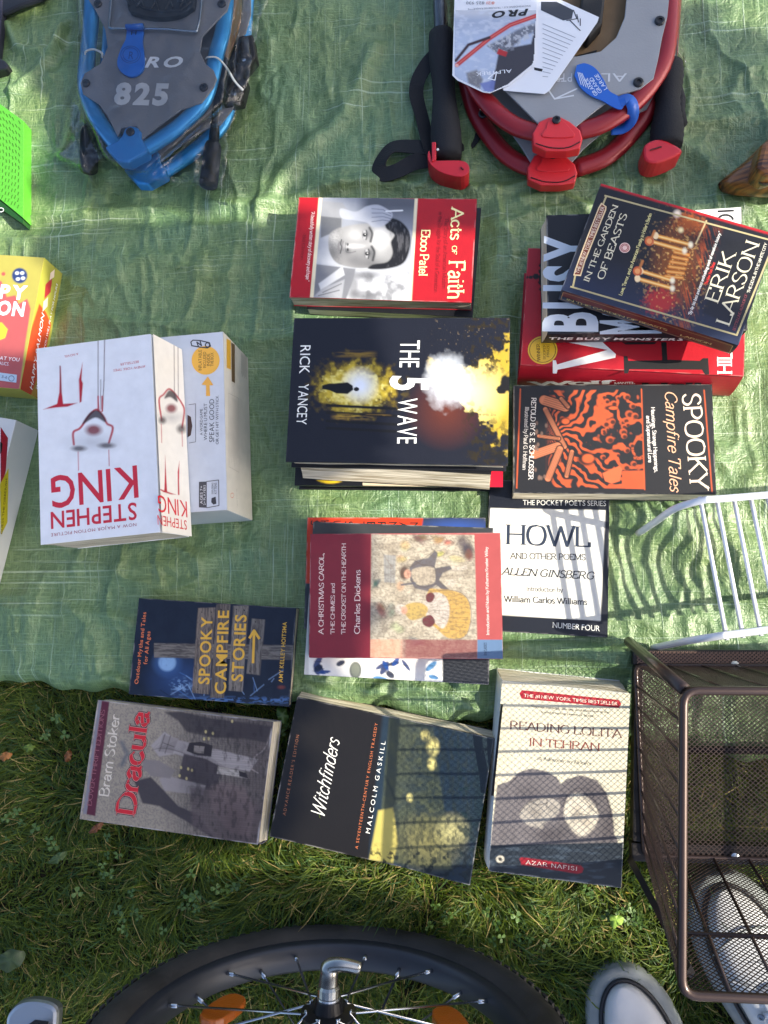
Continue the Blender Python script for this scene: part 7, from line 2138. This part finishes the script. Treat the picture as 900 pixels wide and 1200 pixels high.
def build_tarp():
    xw = np.concatenate([np.linspace(-1.6, -.62, 30)[:-1], np.arange(-.62, .62, .0023), np.linspace(.62, 1.6, 30)[1:]])
    # the lower edge in world y for each world x
    ex = np.array([at(px, float(edge_px(px)), 0)[:2] for px in np.linspace(-280, 1180, 220)])
    y0 = np.interp(xw, ex[:, 0], ex[:, 1])
    y0 = y0 + .003 * np.sin(xw * 60) + .002 * np.sin(xw * 141 + 1)
    d = np.concatenate([np.array([0, .0005, .0012]), np.arange(.003, .86, .0023), np.linspace(.86, 1.9, 34)[1:]])
    X = np.repeat(xw[None, :], len(d), 0)
    Y = y0[None, :] + d[:, None]
    U, V = proj(np.stack([X, Y, 0 * X], -1))
    # swells of the lawn below, long folds and fine crumple
    z = .012 * (fbm(X * 5, Y * 5, 11, 2) - .5) + .007 * (fbm(X * 14 + 3, Y * 11, 12, 2) - .5)

    def ridge(x, y, seed, sharp=3.0):
        return (1 - np.abs(2 * fbm(x, y, seed, 3) - 1)) ** sharp
    z += .0075 * (ridge(X * 6 + .6 * Y, Y * 13, 21, 5) - .25) + .0044 * (ridge(X * 24, Y * 9 + X * 2, 23, 6) - .2)
    wr = fbm(X * 4, Y * 4, 77, 2)
    z += .0022 * (ridge(X * 40 + Y * 9, Y * 46, 31, 4) - .3) * np.clip((wr - .4) * 6, .25, 1)
    z += .0007 * (vnoise(X * 170, Y * 30, 41) - .5) + .0007 * (vnoise(X * 30, Y * 170, 43) - .5)
    # deep ripples where the rack stands
    k = np.clip(1 - np.hypot((U - 830) / 190, (V - 640) / 130), 0, 1) ** .7
    z += k * (.0080 * np.sin((Y * 46 + X * 22 + 2.6 * fbm(X * 7, Y * 7, 51, 2)) * 1.25) + .003 * (ridge(X * 18, Y * 22, 53) - .4))
    # folds seen at the top left, in the middle and along the lower edge
    def fold(pts, wd, hh):
        nonlocal z
        dd = np.full(X.shape, 1e9)
        for i in range(len(pts) - 1):
            a = at(*pts[i])[:2]; b = at(*pts[i + 1])[:2]; e = b - a
            wx = X - a[0]; wy = Y - a[1]
            t = np.clip((wx * e[0] + wy * e[1]) / (e @ e), 0, 1)
            dd = np.minimum(dd, np.hypot(wx - t * e[0], wy - t * e[1]))
        z += hh * np.exp(-(dd / wd) ** 2)
    fold(cr([(10, 30), (28, 60), (66, 62), (76, 40)], 5), .008, .010)
    fold(cr([(20, 110), (70, 60), (80, 30)], 5), .007, .007)
    fold(cr([(305, 250), (345, 190), (400, 140), (440, 60)], 5), .012, .010)
    fold(cr([(250, 240), (320, 240), (420, 215), (560, 225), (660, 205)], 5), .007, .006)
    fold(cr([(840, 200), (780, 150), (790, 60)], 5), .012, .008)
    fold(cr([(700, 260), (660, 230), (610, 235)], 5), .006, .006)
    fold(cr([(560, 760), (640, 755), (740, 765)], 5), .008, .010)
    fold(cr([(540, 800), (580, 795), (600, 830)], 5), .008, .012)
    fold(cr([(345, 790), (420, 812), (500, 806), (560, 830)], 5), .007, .008)
    fold(cr([(590, 775), (680, 770), (745, 790)], 5), .006, .006)
    fold(cr([(0, 560), (80, 650), (160, 668), (300, 640)], 5), .012, .005)
    fold(cr([(0, 712), (120, 720), (160, 735)], 5), .006, .005)
    fold(cr([(560, 605), (600, 590), (620, 600)], 5), .006, .004)
    z -= .001
    # things press it flat
    for (c, ux, uy, w_, h_, z0) in FOOT:
        a = np.abs((X - c[0]) * ux[0] + (Y - c[1]) * ux[1]) - w_ / 2
        b = np.abs((X - c[0]) * uy[0] + (Y - c[1]) * uy[1]) - h_ / 2
        dd = np.hypot(np.maximum(a, 0), np.maximum(b, 0)) + np.minimum(np.maximum(a, b), 0)
        k = np.clip(1 - (dd - .001) / .02, 0, 1); k = k * k * (3 - 2 * k)
        z = z * (1 - k) + np.minimum(z, z0 - .0012) * k
    # the hem sinks into the grass
    e = np.clip(d / .012, 0, 1)[:, None]
    z = (z + .001) * e + (1 - e) ** 2 * (-.012) + .0022 * np.exp(-((d[:, None] - .014) / .004) ** 2) + .0012 * (d[:, None] < .016)
    z = np.maximum(z, -.02)
    P = np.stack([X, Y, z], -1)
    ny, nx = X.shape
    i = np.arange(nx * ny).reshape(ny, nx)
    F = np.stack([i[:-1, :-1].ravel(), i[:-1, 1:].ravel(), i[1:, 1:].ravel(), i[1:, :-1].ravel()], 1)
    V = P.reshape(-1, 3)
    m = bpy.data.materials.new('woven_tarp'); m.use_nodes = True
    n = m.node_tree.nodes; l = m.node_tree.links
    b = n['Principled BSDF']
    tc = n.new('ShaderNodeTexCoord')

    def noise(scale, sc=(1, 1, 1), det=3, dist=0.0):
        mp = n.new('ShaderNodeMapping'); mp.inputs['Scale'].default_value = sc
        no = n.new('ShaderNodeTexNoise'); no.inputs['Scale'].default_value = scale; no.inputs['Detail'].default_value = det; no.inputs['Distortion'].default_value = dist
        l.new(tc.outputs['Object'], mp.inputs['Vector']); l.new(mp.outputs['Vector'], no.inputs['Vector'])
        return no.outputs['Fac']

    def math_(op, a, b_=None, v=None):
        q = n.new('ShaderNodeMath'); q.operation = op
        l.new(a, q.inputs[0])
        if b_ is not None: l.new(b_, q.inputs[1])
        elif v is not None: q.inputs[1].default_value = v
        return q.outputs[0]
    # tapes of the weave in both directions, sparse pale threads, crinkles
    def rng_(src, a, b_, lo=0.0, hi=1.0):
        q = n.new('ShaderNodeMapRange'); q.clamp = True
        q.inputs['From Min'].default_value = a; q.inputs['From Max'].default_value = b_; q.inputs['To Min'].default_value = lo; q.inputs['To Max'].default_value = hi
        l.new(src, q.inputs['Value']); return q.outputs['Result']
    hx = noise(1, (55, 640, 1), 2, .15)
    hy = noise(1, (640, 55, 1), 2, .15)
    lx = rng_(noise(1, (5, 300, 1), 1, .3), .66, .74)
    ly = rng_(noise(1, (300, 5, 1), 1, .3), .66, .74)
    area_ = noise(5, det=2)
    big = noise(8, det=4)
    cr1 = noise(75, (1, 1, 1), 4, 1.2)
    crz = math_('ABSOLUTE', math_('SUBTRACT', cr1, v=.5))
    cr2 = math_('ABSOLUTE', math_('SUBTRACT', noise(210, (1, 1, 1), 2, .6), v=.5))
    weave = math_('MAXIMUM', hx, hy)
    threads = math_('MAXIMUM', lx, ly)
    rmp = n.new('ShaderNodeValToRGB')
    rmp.color_ramp.elements[0].position = .42; rmp.color_ramp.elements[0].color = tuple(lin((86, 115, 72))) + (1,)
    rmp.color_ramp.elements[1].position = .74; rmp.color_ramp.elements[1].color = tuple(lin((134, 157, 110))) + (1,)
    l.new(weave, rmp.inputs['Fac'])
    th = n.new('ShaderNodeMix'); th.data_type = 'RGBA'
    l.new(math_('MULTIPLY', threads, rng_(area_, .35, .65, .25, .7)), th.inputs['Factor'])
    l.new(rmp.outputs['Color'], th.inputs['A']); th.inputs['B'].default_value = tuple(lin((188, 206, 186))) + (1,)
    hue = n.new('ShaderNodeMix'); hue.data_type = 'RGBA'; hue.blend_type = 'MULTIPLY'
    r2 = n.new('ShaderNodeValToRGB')
    r2.color_ramp.elements[0].position = .35; r2.color_ramp.elements[0].color = (.86, 1.0, 1.05, 1)
    r2.color_ramp.elements[1].position = .68; r2.color_ramp.elements[1].color = (1.12, 1.06, .84, 1)
    l.new(big, r2.inputs['Fac'])
    hue.inputs['Factor'].default_value = 1
    l.new(th.outputs['Result'], hue.inputs['A']); l.new(r2.outputs['Color'], hue.inputs['B'])
    l.new(hue.outputs['Result'], b.inputs['Base Color'])
    b.inputs['Roughness'].default_value = .44
    b.inputs['Specular IOR Level'].default_value = .7
    b.inputs['Coat Weight'].default_value = .3; b.inputs['Coat Roughness'].default_value = .33
    add = math_('ADD', math_('MULTIPLY', weave, v=.55), math_('ADD', math_('MULTIPLY', crz, v=-2.6), math_('ADD', math_('MULTIPLY', cr2, v=-.7), math_('MULTIPLY', threads, v=.25))))
    bp = n.new('ShaderNodeBump'); bp.inputs['Strength'].default_value = .8; bp.inputs['Distance'].default_value = .0017
    l.new(add, bp.inputs['Height']); l.new(bp.outputs['Normal'], b.inputs['Normal'])
    l.new(bp.outputs['Normal'], b.inputs['Coat Normal'])
    tr = n.new('ShaderNodeBsdfTranslucent'); tr.inputs['Color'].default_value = (.30, .42, .12, 1)
    ms = n.new('ShaderNodeMixShader'); ms.inputs['Fac'].default_value = .12
    l.new(b.outputs[0], ms.inputs[1]); l.new(tr.outputs[0], ms.inputs[2])
    l.new(ms.outputs[0], n['Material Output'].inputs['Surface'])
    o = part('tarpaulin', V, F, m, None, smooth=True)
    o['label'] = 'wrinkled green woven plastic tarp spread on the lawn under the goods'; o['category'] = 'tarp'
    return xw, y0


def tarp_edge_y(x):
    return np.interp(x, TE[0], TE[1])


def build_lawn():
    G = np.array([[x, y] for y in (-60, -3, -.6, 1.2, 3, 60) for x in (-60, -3, -.7, .7, 3, 60)], float)
    V = [(x, y, GZ) for x, y in G]
    F = [(j * 6 + i, j * 6 + i + 1, j * 6 + i + 7, j * 6 + i + 6) for j in range(5) for i in range(5)]
    g = part('ground', V, F, mat('soil', (34, 32, 18), .95, var=.4, vscale=40, bump=.8, bscale=90), None)
    g['kind'] = 'structure'
    # blades
    def blades(name, N, area, hl, wd, label, cell=None):
        x = rng.uniform(area[0], area[1], N); y = rng.uniform(area[2], area[3], N)
        keep = y < tarp_edge_y(x) + .004
        for (c, ux, uy, w_, h_, z0) in FOOT:
            a_ = np.abs((x - c[0]) * ux[0] + (y - c[1]) * ux[1]) - w_ / 2; b_ = np.abs((x - c[0]) * uy[0] + (y - c[1]) * uy[1]) - h_ / 2
            keep &= ~((a_ < -.006) & (b_ < -.006))
        for (sx_, sy_, r_, L_, W_) in ((*at(724, 1146, GZ)[:2], -math.pi / 2 + .32, .285, .098), (*at(842, 1032, GZ)[:2], -math.pi / 2 + .42, .285, .098)):
            u_ = (x - sx_) * math.cos(r_) + (y - sy_) * math.sin(r_); v_ = -(x - sx_) * math.sin(r_) + (y - sy_) * math.cos(r_)
            keep &= ~((u_ > .008) & (u_ < L_) & (np.abs(v_) < W_ * .42))
        x = x[keep]; y = y[keep]; N = len(x)
        cl = fbm(x * 26, y * 26, 61, 3)
        a = 2 * math.pi * fbm(x * 9, y * 9, 63, 2) * 2.2 + rng.normal(0, .75, N)
        ln = hl * rng.uniform(.55, 1.35, N) * (.55 + .9 * cl)
        lean = np.clip(rng.normal(.95, .32, N), .25, 1.5)
        wb = wd * rng.uniform(.6, 1.3, N)
        curve = rng.normal(.55, .35, N)
        dry = rng.uniform(0, 1, N) < .08
        base = np.stack([x, y, np.full(N, GZ)], 1)
        seg = 4
        pts = []; el = np.full(N, math.pi / 2) - lean * .35
        p = base.copy(); az = a.copy()
        for s_ in range(seg + 1):
            pts.append(p.copy())
            st = ln / seg
            p = p + np.stack([np.cos(el) * np.cos(az) * st, np.cos(el) * np.sin(az) * st, np.sin(el) * st], 1)
            el = el - (lean * .45 + curve * .22); az = az + rng.normal(0, .16, N)
            p[:, 2] = np.maximum(p[:, 2], GZ + .002)
        sd = np.stack([-np.sin(a), np.cos(a), rng.normal(0, .3, N)], 1)
        V = np.zeros((N, seg * 2 + 1, 3)); C = np.zeros((N, seg * 2 + 1, 3))
        hue = rng.uniform(0, 1, N); v_ = rng.uniform(.75, 1.25, N)
        g1 = lin((58, 82, 28)); g2 = lin((110, 126, 46)); g3 = lin((64, 94, 52)); dr = lin((168, 150, 96))
        col = g1 * (1 - hue[:, None]) + g2 * hue[:, None]
        k3 = (rng.uniform(0, 1, N) < .2)[:, None]
        col = np.where(k3, g3, col); col = np.where(dry[:, None], dr, col) * v_[:, None]
        for s_ in range(seg):
            w_ = wb * (1 - (s_ / seg) ** 1.6 * .7)
            V[:, 2 * s_] = pts[s_] - sd * w_[:, None] / 2; V[:, 2 * s_ + 1] = pts[s_] + sd * w_[:, None] / 2
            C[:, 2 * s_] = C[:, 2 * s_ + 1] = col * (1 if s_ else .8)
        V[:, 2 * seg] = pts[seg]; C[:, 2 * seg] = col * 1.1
        nv = seg * 2 + 1; b0 = np.arange(N)[:, None] * nv
        quads = np.concatenate([b0 + np.array([[2 * s_, 2 * s_ + 1, 2 * s_ + 3, 2 * s_ + 2]]) for s_ in range(seg - 1)], 0)
        tris = b0 + np.array([[2 * seg - 2, 2 * seg - 1, 2 * seg]])
        me = bpy.data.meshes.new(name)
        VV = V.reshape(-1, 3)
        nq, ntg = len(quads), len(tris)
        me.vertices.add(len(VV)); me.vertices.foreach_set('co', VV.ravel())
        me.loops.add(nq * 4 + ntg * 3); me.loops.foreach_set('vertex_index', np.concatenate([quads.ravel(), tris.ravel()]).astype(np.int32))
        me.polygons.add(nq + ntg)
        me.polygons.foreach_set('loop_start', np.concatenate([np.arange(nq) * 4, nq * 4 + np.arange(ntg) * 3]).astype(np.int32))
        me.update(calc_edges=True)
        at_ = me.color_attributes.new('Col', 'FLOAT_COLOR', 'POINT')
        cc = np.ones((len(VV), 4)); cc[:, :3] = C.reshape(-1, 3); at_.data.foreach_set('color', cc.ravel())
        gm = MATS.get('grass_blade')
        if gm is None:
            gm = mat('grass_blade', 'ffffff', .5, attr=True, spec=.35)
            n = gm.node_tree.nodes; l = gm.node_tree.links
            tr = n.new('ShaderNodeBsdfTranslucent'); ms = n.new('ShaderNodeMixShader'); ms.inputs['Fac'].default_value = .42
            mu = n.new('ShaderNodeMix'); mu.data_type = 'RGBA'; mu.blend_type = 'MULTIPLY'; mu.inputs['Factor'].default_value = 1; mu.inputs['B'].default_value = (1.5, 1.5, .7, 1)
            att = [q for q in n if q.type == 'ATTRIBUTE'][0]
            l.new(att.outputs['Color'], mu.inputs['A']); l.new(mu.outputs['Result'], tr.inputs['Color'])
            l.new(n['Principled BSDF'].outputs[0], ms.inputs[1]); l.new(tr.outputs[0], ms.inputs[2])
            l.new(ms.outputs[0], n['Material Output'].inputs['Surface'])
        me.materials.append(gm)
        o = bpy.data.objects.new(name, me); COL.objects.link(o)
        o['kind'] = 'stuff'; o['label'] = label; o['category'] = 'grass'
    ylo = -.62
    # keep tall blades away from under the books: the blades simply end below them
    blades('lawn_grass', 125000, (-.66, .66, ylo, .02), .029, .00125, 'dense uncut lawn grass below the tarp edge')
    blades('long_grass', 3500, (-.66, .66, ylo, -.06), .050, .0013, 'longer arching grass blades scattered over the lawn')


def leaf_thing(label, px, py, z, L, W, col, rot, cup=.25, name='fallen_leaf', cat='leaf', lobes=1):
    c = at(px, py, z)
    m = MB(); n = 10
    V = [c]; F = []
    rr = Matrix.Rotation(rot, 3, 'Z') @ Matrix.Rotation(.35, 3, 'X')
    for i in range(24):
        a = 2 * math.pi * i / 24
        r = 1 / math.hypot(math.cos(a) / (L / 2), math.sin(a) / (W / 2)) * (1 + .12 * abs(math.cos(a)) ** 6)
        if lobes > 1: r = L / 2 * (.6 + .4 * abs(math.cos(a * lobes / 2)))
        x, y = r * math.cos(a), r * math.sin(a)
        V.append(c + np.array(rr @ Vector((x, y, cup * (abs(y) ** 1.0) + .002 * math.sin(a * 5)))))
    F = [(0, 1 + i, 1 + (i + 1) % 24) for i in range(24)]
    o = part(name, V, F, mat(name + '_%02x%02x%02x' % col, col, .5, var=.25, vscale=200), None, smooth=True)
    o['label'] = label; o['category'] = cat
    # the midrib gives it depth
    so_ = o.modifiers.new('thickness', 'SOLIDIFY'); so_.thickness = .0004
    return o


TE = build_tarp()
build_lawn()
leaf_thing('small orange brown leaf in the grass to the left of the Dracula book', 80, 886, -.006, .012, .008, (120, 74, 34), 1.4)
leaf_thing('curled brown leaf poking out below the Dracula book corner', 113, 970, -.004, .018, .007, (112, 70, 42), .7)
leaf_thing('bright green round weed leaf in the grass near the left edge', 34, 876, -.008, .012, .009, (92, 116, 40), .3, name='weed_leaf')
leaf_thing('orange tinted leaf at the far left edge of the grass', 6, 886, 0, .015, .009, (150, 100, 50), .4)
leaf_thing('large dim green weed leaf at the left edge low down', 12, 1124, -.004, .032, .024, (48, 66, 32), .5, name='weed_leaf')
leaf_thing('yellow green clover leaf between the cream book and the shoe', 722, 1078, -.004, .017, .015, (120, 150, 56), .2, name='clover_leaf', lobes=3)
leaf_thing('green weed leaf between the blue campfire book and the black book', 331, 838, -.004, .018, .012, (56, 84, 34), 2.0, name='weed_leaf')
leaf_thing('pale folded leaf under the right foot of the Dracula book', 68, 1005, -.008, .022, .009, (64, 86, 44), .6, name='weed_leaf')


def build_clover():
    """patches of small clover and broad weeds low in the lawn"""
    rr = np.random.RandomState(9); V = []; F = []
    cl = [(730, 1070, 26), (700, 1040, 20), (110, 1010, 30), (60, 850, 26), (250, 1035, 26), (330, 848, 12), (520, 1075, 26), (160, 1075, 26), (600, 1090, 30), (20, 960, 26), (230, 1060, 16)]
    for (x, y, r) in cl:
        for _ in range(8):
            c = Vector(at(x + rr.normal(0, r * .6), y + rr.normal(0, r * .5), rr.uniform(-.020, -.009)))
            if c.y > tarp_edge_y(c.x) - .004: continue
            a0 = rr.uniform(0, 6.28); R_ = rr.uniform(.0022, .0038)
            tl = Vector((rr.normal(0, .35), rr.normal(0, .35), 1)).normalized(); u = tl.orthogonal().normalized(); v = tl.cross(u)
            for k in range(3):
                a = a0 + k * 2.094; d = u * math.cos(a) + v * math.sin(a); s_ = tl.cross(d); b = len(V)
                for (p_, q_) in ((0, 0), (.7, .55), (1.45, .75), (1.75, .25), (1.62, 0), (1.75, -.25), (1.45, -.75), (.7, -.55)):
                    V.append(tuple(c + d * (p_ * R_) + s_ * (q_ * R_) + tl * (abs(q_) * R_ * .35)))
                F.append(tuple(range(b, b + 8)))
    o = part('clover_leaves', V, F, mat('clover', (70, 98, 38), .5, var=.3, vscale=60), None)
    o['kind'] = 'stuff'; o['label'] = 'small clover leaves scattered low in the lawn'; o['category'] = 'clover'


build_clover()
build_blue_shoes()
build_red_shoes()
build_corner_goods()
build_rack()
build_basket()
build_wheel()
build_bracket()
build_shoes()
build_added_shade_tree()
